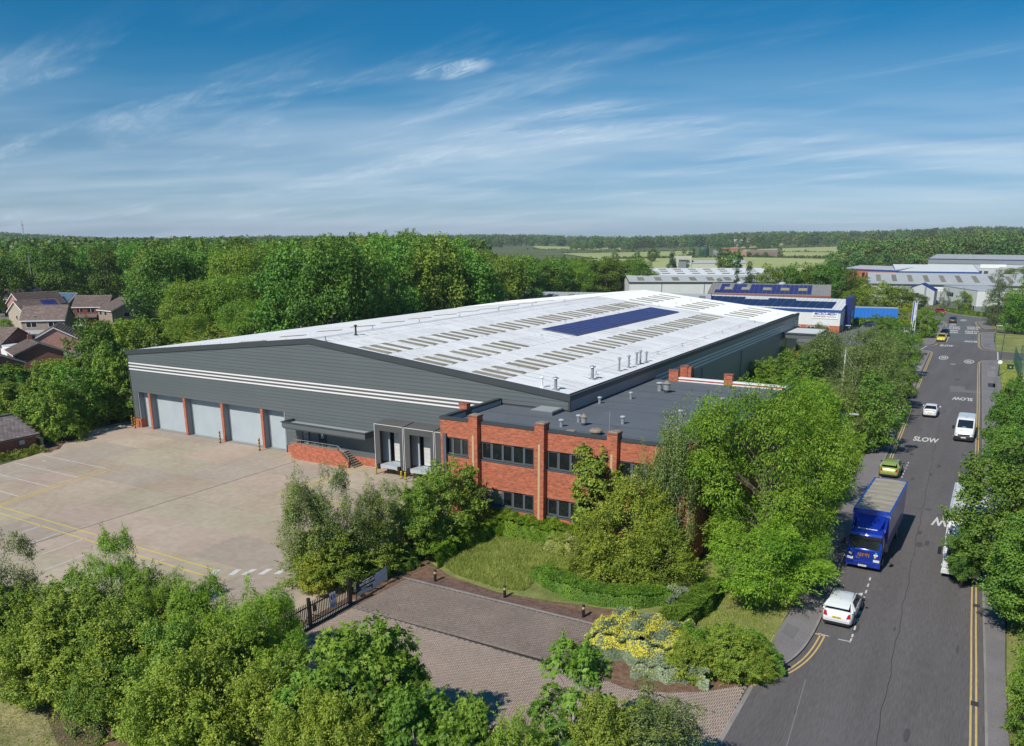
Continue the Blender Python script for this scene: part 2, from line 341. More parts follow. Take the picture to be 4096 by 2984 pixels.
# ------------------------------------------------------------------ terrain: one sheet out to the hills
def hill(x, y):
    d = math.hypot(x, y); az = math.atan2(-x, y)          # az 0 = along the road, positive to the left
    h = 0.0
    if d > 900:
        t = min(1, (d - 900) / 2200.0); t = t * t * (3 - 2 * t)
        h += t * (4 + 8 * math.sin(az * 5.1 + 1.0) + 6 * math.sin(az * 11.7 + .4) + 3.5 * math.sin(az * 23 + 2))
    if az < 0.16 and d > 620:                              # wooded rise to the right of the fields
        t = min(1, (d - 620) / 450.0); s = max(0, min(1, (0.16 - az) / 0.14)); h += t * t * (3 - 2 * t) * s * 9
    return h
def make_terrain():
    rs = [0, 20, 45, 80, 130, 200, 300, 420, 560, 640, 720, 820, 920, 1050, 1200, 1400, 1650, 1900, 2300, 2800, 3400, 4200, 5400, 7000, 9000]
    n = 180; v = [(0, 0, -0.08)]; f = []
    for r in rs[1:]:
        for i in range(n):
            a = 2 * math.pi * i / n; x = r * math.sin(a); y = r * math.cos(a); v.append((x, y, -0.08 + hill(x, y)))
    for i in range(n): f.append((0, 1 + (i + 1) % n, 1 + i))
    for k in range(len(rs) - 2):
        for i in range(n):
            j = (i + 1) % n; a = 1 + k * n; b = 1 + (k + 1) * n; f.append((a + i, a + j, b + j, b + i))
    me = bpy.data.meshes.new('terrain'); me.from_pydata(v, [], [tuple(reversed(q)) for q in f]); me.materials.append(M_terrain)
    for p in me.polygons: p.use_smooth = True
    return link('terrain', me, kind='structure')
terrain = make_terrain()
def flat(name, pts, z, m, parent=None, kind='structure'):
    return MB().poly([(p[0], p[1], z) for p in pts]).build(name, m, parent, kind if parent is None else None)

# fields beyond the works
flat('field', [(-372, 778), (-256, 946), (-130, 905), (-118, 754), (-98, 560), (-247, 480)], 0.25, M_field)
def field_far(name, pts, m, n=8):
    mb = MB()
    (a, b, c, d) = [Vector(p) for p in pts]
    for i in range(n):
        for j in range(n):
            q = []
            for s, t in ((i, j), (i + 1, j), (i + 1, j + 1), (i, j + 1)):
                p = a.lerp(b, s / n).lerp(d.lerp(c, s / n), t / n); q.append((p.x, p.y, hill(p.x, p.y) + 0.5))
            mb.poly(q)
    return mb.build(name, m, kind='structure')
field_far('field', [(-253, 980), (-155, 1010), (-185, 1235), (-299, 1215)], M_field)
field_far('field', [(-321, 1215), (-205, 1260), (-245, 1700), (-367, 1353)], M_field)
field_far('field', [(-346, 775), (-317, 962), (-429, 1310), (-519, 1023)], M_field)
field_far('field', [(-700, 1300), (-560, 1380), (-760, 1800), (-900, 1640)], M_field)
field_far('field', [(-398, 1390), (-378, 1700), (-440, 2000), (-450, 1525)], M_field_tan)

# ------------------------------------------------------------------ road
M_asphalt_dk2 = mat('asphalt_oil', (0.078, 0.075, 0.078), .8, .12, 2); M_asphalt_patch2 = mat('asphalt_light', (0.125, 0.12, 0.125), .9, .1, 2)
KL1 = smooth_line([(-9.05, 39.55), (-8.75, 40.1), (-8.03, 41.1), (-7.44, 42.4), (-6.98, 44.3), (-6.83, 46.9), (-6.86, 49.5)], 2) + [(-7.09, 54.4), (-7.29, 59.8), (-7.75, 75), (-8.15, 90.7), (-8.55, 107)] + smooth_line([(-8.95, 120.8), (-9.1, 124.2), (-9.9, 125.8), (-11.6, 126.3)], 2)
KL2 = smooth_line([(-12.5, 135.9), (-10.6, 136.9), (-9.9, 138.6), (-9.69, 141.1)], 2) + [(-10.14, 157), (-10.75, 181.6)] + smooth_line([(-10.86, 185.3), (-11.3, 188.2), (-13.4, 189.5)], 2)
KL3 = smooth_line([(-15.4, 197.6), (-13.0, 197.9), (-11.3, 199.2), (-11.1, 203)], 2) + [(-11.5, 219.7), (-11.7, 241)] + smooth_line([(-11.8, 246), (-12.17, 252), (-13.5, 258.3), (-17.5, 261.5), (-26, 263)], 2)
KR1 = [(2.6, 5), (2.35, 25), (2.14, 39.4), (1.91, 47.3), (1.75, 52), (1.56, 58.7), (0.75, 90), (-0.15, 127.9), (-0.9, 155)] + smooth_line([(-1.3, 172), (-1.35, 176), (-0.6, 178.8), (1.2, 179.9)], 2)
KR2 = smooth_line([(1.2, 194.4), (-0.4, 195), (-1.7, 197.6), (-2.1, 202)], 2) + [(-2.5, 215)] + smooth_line([(-2.8, 226), (-2.75, 230.5), (-1.8, 233), (0.2, 233.6)], 2)
KR3 = smooth_line([(0.3, 239.4), (-2.2, 240.2), (-3.2, 243), (-4.3, 256), (-4.5, 261), (-2.2, 265.5), (6, 267)], 2)
KF = smooth_line([(-30, 293), (-16, 289), (-9.7, 277.8), (-3.2, 272.4), (8, 270)], 2)
flat('road', [(-8.45, 2), (-8.4, 20), (-8.45, 33), (-8.72, 39.3)] + KL1 + [(-18, 126.3), (-18, 135.9)] + KL2 + [(-24, 189.6), (-24, 197.5)] + KL3 + [(-30, 263), (-30, 293)]
     + list(KF)[1:] + [(16, 269), (16, 267)] + list(reversed(KR3)) + [(12, 239.4), (12, 233.7)] + list(reversed(KR2)) + [(14, 194.4), (14, 179.9)] + list(reversed(KR1)) + [(2.6, 2)], 0.0, M_asphalt)
road = bpy.data.objects['road']
flat('asphalt_overlay', [(-10.95, 206.3)] + [(-11.1, 207)] + [(-11.3, 219.7), (-11.5, 241), (-11.9, 252), (-14, 262.5), (-29, 264), (-29, 291), (-16, 288), (-9.7, 276.8), (-3.4, 271.2), (-4.8, 261), (-3.5, 243), (-3.0, 228), (-2.6, 207.5)], 0.004, M_asphalt_new, road)
flat('asphalt_patch', [(-5.0, 144.8), (-4.7, 139.3), (-0.6, 139.8), (-0.7, 142.1), (-2.7, 142.1), (-3.0, 145.3)], 0.004, M_asphalt_patch, road)
flat('asphalt_patch', [(-4.6, 214), (-4.0, 214), (-4.2, 245), (-4.9, 254), (-6.0, 262), (-6.6, 262), (-5.5, 254), (-4.8, 245)], 0.008, M_asphalt, road)
ck = MB(); cp_ = [(-2.0 - (y - 30) * .0295 + .05 * math.sin(y * .9) + .03 * math.sin(y * 2.3), y) for y in [30 + .8 * i for i in range(110)]]
strip(ck, cp_, .035, .005).build('crack_seal', M_asphalt_dark, road)
flat('tarmac_joint', [(-5.35, 29), (-5.29, 29), (-6.18, 41.5), (-6.24, 41.5)], 0.005, M_pave, road)

rw = random.Random(9)
for k in range(46):
    x = rw.uniform(-8, 1.2); y = rw.uniform(28, 150); mb = MB(); n = 8; sx = rw.uniform(.05, .28); sy = rw.uniform(.08, .7); mb.poly([(x - (y - 30) * .02 + sx * (1 + .3 * rw.random()) * math.cos(6.283 * i / n), y + sy * (1 + .3 * rw.random()) * math.sin(6.283 * i / n), .0035) for i in range(n)])
    mb.build('oil_stain' if k % 3 else 'tar_patch', M_asphalt_dk2 if k % 3 else M_asphalt_patch2, road)
# pavements and kerbstones
def pavement(name, kerb, inner, m=M_pave):
    p = kerb + list(reversed(inner))
    a = sum(p[i - 1][0] * p[i][1] - p[i][0] * p[i - 1][1] for i in range(len(p)))
    if a < 0: p = list(reversed(p))
    return MB().prism(p, -0.05, 0.115).build(name, m, kind='structure')
def kerb(parent, line, side, near=70, step=0.95):
    pts = resample(line, step); rest = MB()
    for i in range(len(pts) - 1):
        a = Vector(pts[i]); b = Vector(pts[i + 1]); t = (b - a); ln = t.length; t.normalize(); nrm = Vector((-t.y, t.x)) * side
        a2 = a + t * .008; b2 = b - t * .008; z = 0.128 + rng.uniform(-.004, .004)
        q = [a2, b2, b2 + nrm * .13, a2 + nrm * .13]
        if side < 0: q = list(reversed(q))
        mb = MB().prism([(p.x, p.y) for p in q], -0.05, z)
        if a.y < near and a.y > 22: mb.build('kerbstone', M_kerb, parent)
        else:
            bb = len(rest.v); rest.v += mb.v; rest.f += [tuple(x + bb for x in f) for f in mb.f]; rest.m += mb.m
    if rest.v: rest.build('kerb_line', M_kerb, parent, kind='stuff')
P_L1 = pavement('pavement', KL1, [(-9.6, 39.9), (-9.0, 41.2), (-8.5, 42.6), (-8.75, 46.2), (-8.7, 50.2), (-8.85, 55.1), (-9.4, 68), (-10.2, 81.5), (-10.25, 94.8), (-10.45, 106.8), (-10.7, 122), (-11.7, 127.0)]); kerb(P_L1, KL1, 1)
P_L2 = pavement('pavement', KL2, [(-13.6, 136.4), (-11.9, 139), (-11.5, 144), (-11.8, 158), (-12.9, 188.4)]); kerb(P_L2, KL2, 1)
P_L3 = pavement('pavement', KL3, [(-16, 198.8), (-13.2, 199.4), (-13.8, 219), (-14.1, 240), (-15.5, 252), (-20, 257), (-26, 259)]); kerb(P_L3, KL3, 1)
P_R1 = pavement('pavement', KR1, [(4.6, 5), (3.6, 30), (3.1, 40), (2.9, 47.9), (2.9, 90), (2.1, 142.5), (1.3, 175), (1.25, 181)]); kerb(P_R1, KR1, -1)
P_R2 = pavement('pavement', KR2, [(1.6, 193.6), (.6, 197), (-.1, 224), (-.1, 234.4)]); kerb(P_R2, KR2, -1)
P_R3 = pavement('pavement', KR3, [(-.1, 238.6), (-1.2, 250), (-1.2, 258), (0, 262), (6, 264)]); kerb(P_R3, KR3, -1)
P_F = pavement('pavement', list(reversed(KF)), [(8, 272.5), (-3.0, 275), (-8.5, 280.5), (-15.5, 291.5), (-30, 295.5)]); kerb(P_F, list(reversed(KF)), -1)
for (x0, x1, y0, y1, m) in ((-0.15, 1.0, 157, 164, M_kerb), (0.3, .95, 167, 170, M_kerb), (-.2, .7, 172, 176, M_asphalt_patch), (.9, 1.5, 143, 156, M_asphalt_patch), (.2, 1.2, 146, 150, M_asphalt_dark), (-1.6, -.4, 200, 207, M_asphalt_patch)):
    MB().poly([(x0, y0, .119), (x1, y0, .119), (x1 - .1, y1, .119), (x0 - .1, y1, .119)]).build('paving_patch', m, P_R1 if y0 < 190 else P_R2)
for (x0, x1, y0, y1, m) in ((-11.4, -10.4, 158, 164, M_kerb), (-12, -10.9, 173, 177, M_asphalt), (-11.9, -11, 180, 184, M_asphalt_dark), (-11.2, -10.0, 146, 152, M_asphalt)):
    MB().poly([(x0, y0, .119), (x1, y0, .119), (x1 - .1, y1, .119), (x0 - .1, y1, .119)]).build('paving_patch', m, P_L2)
MB().poly([(-8.55, 46.1, .119), (-7.75, 45.6, .119), (-7.65, 47.1, .119), (-8.5, 47.6, .119)]).build('paving_patch', M_asphalt_patch, P_L1)

# road markings
def line_mark(pts, wd=0.1, m=M_yellow, name='yellow_line', z=0.009): return strip(MB(), pts, wd, z).build(name, m, road)
def double(kerb_pts, side, off=0.34, gap=0.24):
    for d in (off, off + gap): line_mark(offset_line(kerb_pts, -side * d), 0.095)
double([p for p in KL1 if p[1] < 47.6 and p[0] > -8.95], 1); double([p for p in resample(KL1, 2) if p[1] > 91.4 or p[0] < -9], 1)
double([p for p in resample(KL2, 2) if p[0] > -12.6], 1); double([p for p in resample(KL3, 2) if p[1] < 204 and p[0] < -11.0], 1); double([p for p in resample(KL3, 2) if p[1] > 242 and p[0] > -15], 1)
double([p for p in resample(KR1, 2) if p[1] > 8], -1); double(KR2, -1); double(KR3, -1)
line_mark([(-6.8, 47.2), (-6.3, 47.1)], .12); 
def white_mark(pts, wd=0.1, name='white_line'): return line_mark(pts, wd, M_white, name)
for k in range(9): white_mark([(-4.84 - k * .036, 47.6 + k * 1.19), (-4.86 - k * .036, 48.2 + k * 1.19)], .1, 'bay_dash')
white_mark([(-6.64, 47.3), (-6.05, 47.2)], .08); white_mark([(-5.5, 47.1), (-4.82, 47.12)], .08); white_mark([(-4.86, 47.0), (-4.84, 47.75)], .09)
for k in range(6): white_mark([(-5.95, 85.4 + k * 1.2), (-5.97, 85.95 + k * 1.2)], .1, 'bay_dash')
white_mark([(-6.5, 89.8), (-5.98, 89.6)], .09); white_mark([(-5.98, 88.9), (-5.99, 89.7)], .09)
white_mark([(-6.3, 170.8), (-5.5, 170.6)], .5, 'centre_dash')
white_mark([(-9.05, 206.8), (-9.2, 218)], .12); white_mark([(-13, 284), (-4, 272.6)], .18)
white_mark([(1.2, 180.2), (1.0, 194.2)], .18); white_mark([(-12.9, 190), (-12.2, 197.2)], .18); white_mark([(0.1, 234), (0.15, 239.2)], .18)
def rtext(s, x, y, wd, ht, flip=False, name='road_lettering'):
    o = text_obj(name, s, 1.0, M_white, road, (x, y, 0.010), (0, 0, math.pi if flip else 0), 1, 1, 0.0008, 0.028)
    d = o.dimensions; o.data.transform(Matrix.Diagonal((wd / d.x, ht / d.y, 1, 1))); return o
rtext('SLOW', -5.25, 103.6, 2.6, 2.5); rtext('SLOW', -2.75, 133.8, 2.6, 2.6, True); rtext('SLOW', -8.6, 199.6, 2.6, 3.3); rtext('SLOW', -4.4, 210.6, 2.6, 3.3, True)
rtext('SLOW', -0.95, 73.0, 2.9, 2.4, True)
for y, s in ((242.6, 'KEEP'), (238.4, 'CLEAR'), (233.0, 'KEEP'), (228.4, 'CLEAR')): rtext(s, -9.2, y, 2.5 if s == 'KEEP' else 3.0, 3.0)
for y, s in ((244.6, 'CLEAR'), (240.2, 'KEEP'), (233.6, 'CLEAR'), (229.2, 'KEEP')): rtext(s, -5.0, y, 2.5 if s == 'KEEP' else 3.1, 3.0, True)
def roundel(x, y, rx, ry, flip):
    mb = MB(); n = 36
    for i in range(n):
        a = 2 * math.pi * i / n; b = 2 * math.pi * (i + 1) / n; k = .82
        mb.poly([(x + rx * math.cos(a), y + ry * math.sin(a), .0095), (x + rx * math.cos(b), y + ry * math.sin(b), .0095),
                 (x + rx * k * math.cos(b), y + ry * k * math.sin(b), .0095), (x + rx * k * math.cos(a), y + ry * k * math.sin(a), .0095)])
    mb.build('speed_roundel', M_white, road); rtext('20', x, y, rx * 1.05, ry * .95, flip, 'roundel_number')
roundel(-7.95, 179.2, .82, 2.9, False); roundel(-3.45, 175.7, .82, 2.8, True); roundel(-9.98, 249, .75, 3, False); roundel(-8.1, 264.2, .75, 3, True)
for x, y in ((1.32, 56.2), (-.45, 137.0), (-.7, 149.5), (1.62, 43.2)): MB().box(x - .18, x + .18, y - .25, y + .25, 0, .012).build('drain_grate', M_asphalt_dark, road)
MB().cone(-4.3, 152, [(.4, 0.0), (.4, .01)], 12).build('manhole_cover', M_asphalt_dark, road)

# verges
flat('grass_verge', [(-8.6, 42.8), (-8.75, 46.2), (-8.8, 50.2), (-8.95, 55.1), (-9.5, 68), (-10.25, 81.5), (-10.35, 94.8), (-10.55, 106.8), (-10.8, 123), (-14, 129), (-26, 129), (-27, 90), (-16.5, 86), (-16.3, 53), (-13, 50), (-13, 44)], 0.03, M_grass)
flat('grass_verge', [(-11.6, 139), (-11.6, 144), (-11.9, 158), (-13, 188.4), (-29, 188), (-30, 139)], 0.03, M_grass)
flat('grass_verge', [(-13.2, 199.6), (-13.9, 219), (-14.2, 240), (-16, 252), (-24, 256), (-24, 200)], 0.03, M_grass)
flat('grass_verge', [(3.2, 38), (3.0, 47.9), (3.0, 90), (2.2, 142.5), (1.35, 175), (1.3, 181.5), (4.6, 181.5), (30, 165), (30, 30)], 0.03, M_grass)
flat('grass_verge', [(1.7, 193.8), (.7, 197), (0, 224), (0, 233.4), (14, 233.4), (14, 193.8)], 0.03, M_grass)
flat('grass_verge', [(0, 239.8), (-1.1, 250), (-1.1, 258), (6, 263.5), (14, 263.5), (14, 239.8)], 0.03, M_grass)
flat('side_road', [(1.2, 234), (14, 234), (14, 239.3), (1.2, 239.3)], 0.006, M_pave)
flat('grass_verge', [(-9, 282), (-3, 276), (12, 276), (12, 300), (-12, 300)], 0.03, M_grass)
flat('dry_verge', [(-12.9, 44.6), (-8.75, 43.6), (-8.85, 46.2), (-8.85, 50.3), (-10.2, 50.8), (-12.8, 49)], 0.036, M_dry)
flat('lawn', [(-33.0, 45.0), (-30.2, 43.6), (-26.0, 42.9), (-22.5, 43.4), (-17, 44.5), (-14, 45.5), (-12.4, 44.4), (-13.2, 50), (-16.4, 53.6), (-38, 53.9), (-38, 46)], 0.035, M_grass)

# ------------------------------------------------------------------ concrete yard, slab by slab
SLABS = [mat('yard_concrete_' + n_, c_, 0.88, 0.10, 0.16, col2=c2_, bump=0.15, bscale=18, rnd=0.07, fine=0.09, fscale=1.6, world=True) for n_, c_, c2_ in (('beige', (.42, .325, .24), (.43, .355, .27)), ('pinkish', (.425, .32, .25), (.43, .345, .275)), ('greenish', (.395, .325, .235), (.405, .35, .26)), ('grey', (.385, .31, .25), (.395, .335, .27)), ('pale', (.44, .345, .26), (.45, .375, .285)))]
YARD = [(-34.0, 27.5), (-33.45, 37.2), (-34.3, 41), (-37.9, 45), (-37.9, 66), (-94.5, 66), (-94.6, 57.2), (-87.6, 49.6), (-86.4, 44.5), (-84, 34), (-71, 26), (-50, 24)]
flat('yard_base', YARD, -0.03, M_joint)
yard = bpy.data.objects['yard_base']; yard.name = 'concrete_yard'
xs = [-61.35 + 6.15 * k for k in range(-6, 6)]; ys = [46.85 + 4.7 * k for k in range(-6, 5)]
for xa in xs:
    for ya in ys:
        big_x = .04 if abs(xa + 61.35) < .1 else .004; big_xr = .04 if abs(xa + 6.15 + 61.35) < .1 else .004
        big_y = .04 if abs(ya - 46.85) < .1 else .004; big_yt = .04 if abs(ya + 4.7 - 46.85) < .1 else .004
        sk = 0.0
        pl = clip(YARD, xa + big_x, xa + 6.15 - big_xr, ya + big_y, ya + 4.7 - big_yt)
        if len(pl) > 2: MB().prism(list(pl), -0.028, 0.002 + rng.uniform(-.001, .001)).build('concrete_slab', rng.choice(SLABS), yard)
def yl(pts, m=M_byellow, wd=.085, name='bay_line'): return strip(MB(), pts, wd, .008).build(name, m, yard)
yl([(-73.4, 37.4), (-75.7, 47.0), (-75.9, 49.25), (-75.1, 49.2), (-74.3, 44), (-72.8, 36.6)])
for a, b in (((-86.3, 49.28), (-75.85, 49.3)), ((-86.2, 46.0), (-75.5, 45.95)), ((-84, 42.75), (-74.9, 42.7)), ((-78.5, 39.65), (-74.3, 39.55)), ((-84.8, 48.1), (-83.8, 47.9))): yl([a, b], M_white, .09)
yl([(-80, 37.2), (-45.45, 36.42)]); yl([(-80, 36.3), (-70.8, 36.0), (-45.2, 35.35), (-44.8, 35.55)])
yl([(-40.62, 39.58), (-40.72, 40.4)]); yl([(-40.0, 38.64), (-39.5, 38.85), (-39.4, 40.2)])
for x, y in ((-64.5, 33.2), (-61.6, 33.15), (-58.65, 32.1), (-55.6, 30.5), (-52.6, 29.6), (-49.6, 29)): yl([(x, y), (x - .4, 35.95)], M_white, .09)
yl([(-54.4, 61.6), (-54.45, 51.55), (-46.5, 51.5)]); yl([(-53.55, 63.0), (-53.6, 52.55), (-46.5, 52.5)])
for p in ([(-44.87, 35.54), (-44.5, 35.75), (-44.95, 36.68), (-45.4, 36.42)],): MB().poly([(x, y, .009) for x, y in p]).build('zebra_block', M_white, yard)
for (a, b) in (((-43.75, 36.2), (-44.03, 37.21)), ((-43.02, 36.67), (-43.11, 37.8)), ((-42.04, 37.3), (-42.21, 38.37)), ((-41.14, 37.88), (-41.29, 38.97)), ((-40.26, 38.44), (-40.5, 39.49))):
    ax, ay = a; bx, by = b; d = (-.36, -.2)
    MB().poly([(ax, ay, .009), (ax + .36, ay + .2, .009), (bx + .36, by + .2, .009), (bx, by, .009)]).build('zebra_block', M_white, yard)
flat('asphalt_patch', [(-93.4, 53.6), (-90.5, 53.1), (-89.5, 53.5), (-87.6, 51.8), (-87.7, 50.1)], 0.006, M_asphalt_dark, yard)
flat('soil_strip', [(-87.3, 49.9), (-94.4, 57.4), (-94.4, 66), (-93.9, 66), (-93.8, 57.7), (-92.5, 56.2), (-89.8, 53.8), (-86.9, 50.4)], 0.007, M_litter)
flat('soil_bed', [(-34, 27.2), (-34.1, 38), (-35, 42), (-38, 46), (-38, 53.8), (-33.0, 53.8), (-33.0, 44.6), (-32.7, 41.6), (-33.0, 27.2)], 0.02, M_litter)
flat('leaf_litter_bed', [(-54, 22), (-45, 21), (-37, 21), (-30, 18), (-18, 19), (-18, 27), (-34, 27), (-50, 25)], 0.008, M_litter)
flat('soil_path', [(-52, 22.2), (-45.3, 21.6), (-41.8, 22.0), (-37.6, 21.6), (-33, 19.6), (-33, 17.6), (-37.5, 19.5), (-41.5, 19.9), (-45, 19.4), (-52, 19.8)], 0.02, M_soil)
flat('dry_verge', [(-52, 19.8), (-45, 19.4), (-41.5, 19.9), (-37.5, 19.5), (-33, 17.6), (-30, 12), (-52, 12)], 0.015, M_dry)
MB().box(-33.62, -33.2, 27, 37.3, -.03, .06).build('gate_kerb', M_kerb, kind='structure')

# ------------------------------------------------------------------ block paving in herringbone
def fa(mb, name, m, tones, parent=None, kind=None):
    o = mb.build(name, m, parent, kind); at = o.data.attributes.new('tone', 'FLOAT', 'FACE'); at.data.foreach_set('value', tones); return o
M_block = mat('paving_block', (0.385, 0.305, 0.255), 0.9, 0.09, 0.5, attr=0.10, fine=0.06, fscale=20, world=True)
M_block_dk = mat('paving_block_weathered', (0.265, 0.21, 0.18), 0.9, 0.14, 0.5, attr=0.12, fine=0.10, fscale=12, world=True)
M_block_red = mat('paving_block_mossy', (0.17, 0.105, 0.085), 0.9, 0.25, 1.2, attr=0.25, fine=0.2, fscale=12, world=True)
M_bedding = mat('joint_sand', (0.035, 0.030, 0.026), 0.95, 0.2)
FORE = [(-33.1, 22), (-33.1, 36.45), (-8.55, 36.0), (-8.5, 33), (-8.45, 22)]
FORE_R = [(-18.0, 36.5), (-14.0, 36.0), (-12.2, 36.7), (-10.6, 37.7), (-9.3, 39.0), (-8.75, 39.2), (-8.55, 36.0)]
PARK = [(-33.05, 36.75), (-32.9, 41.7), (-17.9, 41.75), (-16.6, 40.2), (-16.2, 36.45)]
WALK = [(-32.8, 41.95), (-30.0, 43.4), (-25.0, 42.95), (-20, 43.2), (-16.0, 43.1), (-17.6, 41.95)]
fore = flat('forecourt', [(-33.2, 20), (-33.2, 42), (-32.8, 43.6), (-16, 43.3), (-15.6, 37), (-12.2, 36.9), (-9.2, 39.2), (-8.6, 39.4), (-8.42, 33), (-8.42, 20)], -0.012, M_bedding)
rb = random.Random(3); singles = []
def herring(poly, m, tone_rng, name):
    mb = MB(); tones = []; x0 = min(p[0] for p in poly); x1 = max(p[0] for p in poly); y0 = min(p[1] for p in poly); y1 = max(p[1] for p in poly); u = .1; g = .0105
    for i in range(int(x0 / u) - 1, int(x1 / u) + 2):
        for j in range(int(y0 / u) - 1, int(y1 / u) + 2):
            c = (i - j) % 4
            if c == 0: bx = (i * u, (i + 2) * u, j * u, (j + 1) * u)
            elif c == 3: bx = (i * u, (i + 1) * u, j * u, (j + 2) * u)
            else: continue
            cx = (bx[0] + bx[1]) / 2; cy = (bx[2] + bx[3]) / 2
            if not inside((cx, cy), poly): continue
            z = rb.uniform(-.0015, .0025); X0 = bx[0] + g; X1 = bx[1] - g; Y0 = bx[2] + g; Y1 = bx[3] - g; b = len(mb.v); e = .008
            t = rb.random()
            if name == 'paving_blocks' and -22.6 < cx < -20.1 and 31.9 < cy < 34.3 and len(singles) < 298:
                singles.append((X0, X1, Y0, Y1, z, c, m)); continue
            mb.v += [(X0, Y0, -.01), (X1, Y0, -.01), (X1, Y1, -.01), (X0, Y1, -.01), (X0 + e, Y0 + e, z), (X1 - e, Y0 + e, z), (X1 - e, Y1 - e, z), (X0 + e, Y1 - e, z)]
            for q in ((4, 5, 6, 7), (0, 1, 5, 4), (1, 2, 6, 5), (2, 3, 7, 6), (3, 0, 4, 7)): mb.f.append(tuple(b + k for k in q)); mb.m.append(0); tones.append(t)
    fa(mb, name, m, tones, fore, 'stuff')
herring(FORE, M_block, 1, 'paving_blocks'); herring(FORE_R, M_block, 1, 'paving_blocks_bellmouth'); herring(PARK, M_block_dk, 1, 'paving_blocks_weathered'); herring(WALK, M_block_red, 1, 'paving_blocks_mossy')
M_block_one = mat('paving_block_one', (0.385, 0.305, 0.255), 0.9, 0.09, 0.5, rnd=0.10, fine=0.06, fscale=20, world=True)
_pb = {}
for (X0, X1, Y0, Y1, z, c, m) in singles:
    if c not in _pb:
        w_, h_ = X1 - X0, Y1 - Y0
        mb = MB().bbox(0, w_, 0, h_, -.01, 0, .006); o = mb.build('paving_block', M_block_one, fore, loc=(X0, Y0, z)); _pb[c] = o.data
    else: link('paving_block', _pb[c], fore, loc=(X0, Y0, z))
# soldier courses and kerb edging of the forecourt
def soldiers(x0, x1, y, dpt, m, name, z=.003):
    mb = MB(); tones = []; x = x0
    while x < x1:
        n0 = len(mb.f); mb.box(x + .006, x + .094, y, y + dpt, -.01, z + rb.uniform(-.002, .002)); tones += [rb.random()] * (len(mb.f) - n0); x += .1
    fa(mb, name, m, tones, fore, 'stuff')
soldiers(-33.0, -16.0, 36.5, .19, M_block_dk, 'soldier_course')
flat('concrete_edging', [(-33.0, 36.47), (-33.0, 36.44), (-8.6, 36.0), (-8.6, 36.03)], 0.004, M_kerb, fore)
for k in range(17): MB().prism([(-32.9 + k * .95, 41.78), (-32.0 + k * .95 + .04, 41.78), (-32.0 + k * .95 + .04, 41.92), (-32.9 + k * .95, 41.92)], -.01, .05).build('kerbstone', M_kerb, fore)
for k in range(15): MB().box(-8.62, -8.4, 25.1 + k * .95, 26.02 + k * .95, -.01, .012).build('kerbstone', M_kerb, fore)
flat('leaf_litter_bed', [(-32.7, 41.95), (-33, 44.6), (-30, 44.3), (-26, 43.6), (-22.5, 44.0), (-17.2, 44.4), (-14.2, 46), (-12.8, 44.6), (-13.6, 43), (-16, 42.6), (-17.6, 43.1), (-25, 42.9), (-30, 43.3)], 0.012, M_litter)
flat('soil_edge', [(-16.4, 36.4), (-14.1, 35.9), (-12.1, 36.6), (-10.4, 37.7), (-9.0, 39.2), (-8.6, 41), (-8.5, 42.9), (-13, 44.5), (-16.5, 42)], 0.011, M_litter)
# ------------------------------------------------------------------ the warehouse
WH = empty('warehouse', (-60.5, 109, 0), 0, 'long dark grey clad warehouse with three white stripes and a white roof', 'warehouse')
def W(o): o.parent = WH; o.matrix_parent_inverse = Matrix.Translation((60.5, -109, 0)); return o
XW, XE, YF, YB = -90.0, -30.93, 63.2, 155.6
XR = -60.7
def rz_(x): return 9.25 + (-31.0 - x) * 0.1059 if x > XR else 9.25 + (x + 90.4) * 0.1059
# gable planks
GP = [(XW, 9.2), (XR, rz_(XR) - .05), (XE, 9.2)]
def plank_poly(z0, z1, x0, x1):
    pts = [(x0, z0), (x1, z0), (x1, z1), (x0, z1)]
    def top(x): return 9.15 + (x - XW) * (rz_(XR) - 9.2) / (XR - XW) if x < XR else 9.15 + (XE - x) * (rz_(XR) - 9.2) / (XE - XR)
    if z1 <= 9.15: return pts
    s = (rz_(XR) - 9.2) / (XR - XW); s2 = (rz_(XR) - 9.2) / (XE - XR)
    xl0 = XW + max(0, z0 - 9.15) / s; xl1 = XW + (z1 - 9.15) / s; xr0 = XE - max(0, z0 - 9.15) / s2; xr1 = XE - (z1 - 9.15) / s2
    if z0 >= 12.25: return None
    if xl1 > xr1: return [(xl0, z0), (xr0, z0), (XR, min(z1, 12.3))]
    p = [(xl0, z0), (xr0, z0)]
    if z0 < 9.15: p += [(XE, 9.15)]
    p += [(xr1, z1), (xl1, z1)]
    if z0 < 9.15: p += [(XW, 9.15)]
    return p
def plank(poly, z0, z1, y=YF):
    mb = MB(); f = lambda z: y - .03 + .034 * (z - z0) / (z1 - z0)
    mb.poly([(x, f(z), z) for x, z in poly])
    x0 = poly[0][0]; x1 = poly[1][0]
    mb.poly([(x0, f(z0), z0), (x0, y + .03, z0), (x1, y + .03, z0), (x1, f(z0), z0)])
    mb.poly([(x1, f(z0), z0), (x1, y + .03, z0), (x1, y + .03, z1), (x1, f(z1), z1)]); mb.poly([(x0, f(z0), z0), (x0, f(z1), z1), (x0, y + .03, z1), (x0, y + .03, z0)])
    return W(mb.build('cladding_plank', M_clad))
k = 0; z = .85
while z < 12.2:
    z1 = z + .352
    if z < 4.4:
        plank([(XW, z), (-89.1, z), (-89.1, z1), (XW, z1)], z, z1) if z > 1.0 else None
        plank([(-64.8, z), (-38.1, z), (-38.1, z1), (-64.8, z1)], z, z1)
    else:
        p = plank_poly(z, z1, XW, XE if z > 7.7 else -38.1)
        if p: plank(p, z, z1)
    z += .36
def backwall(name, pts, m):   # carcass behind the planks
    return W(MB().extr(pts, 'y', YF + .03, YF + .28).build(name, m))
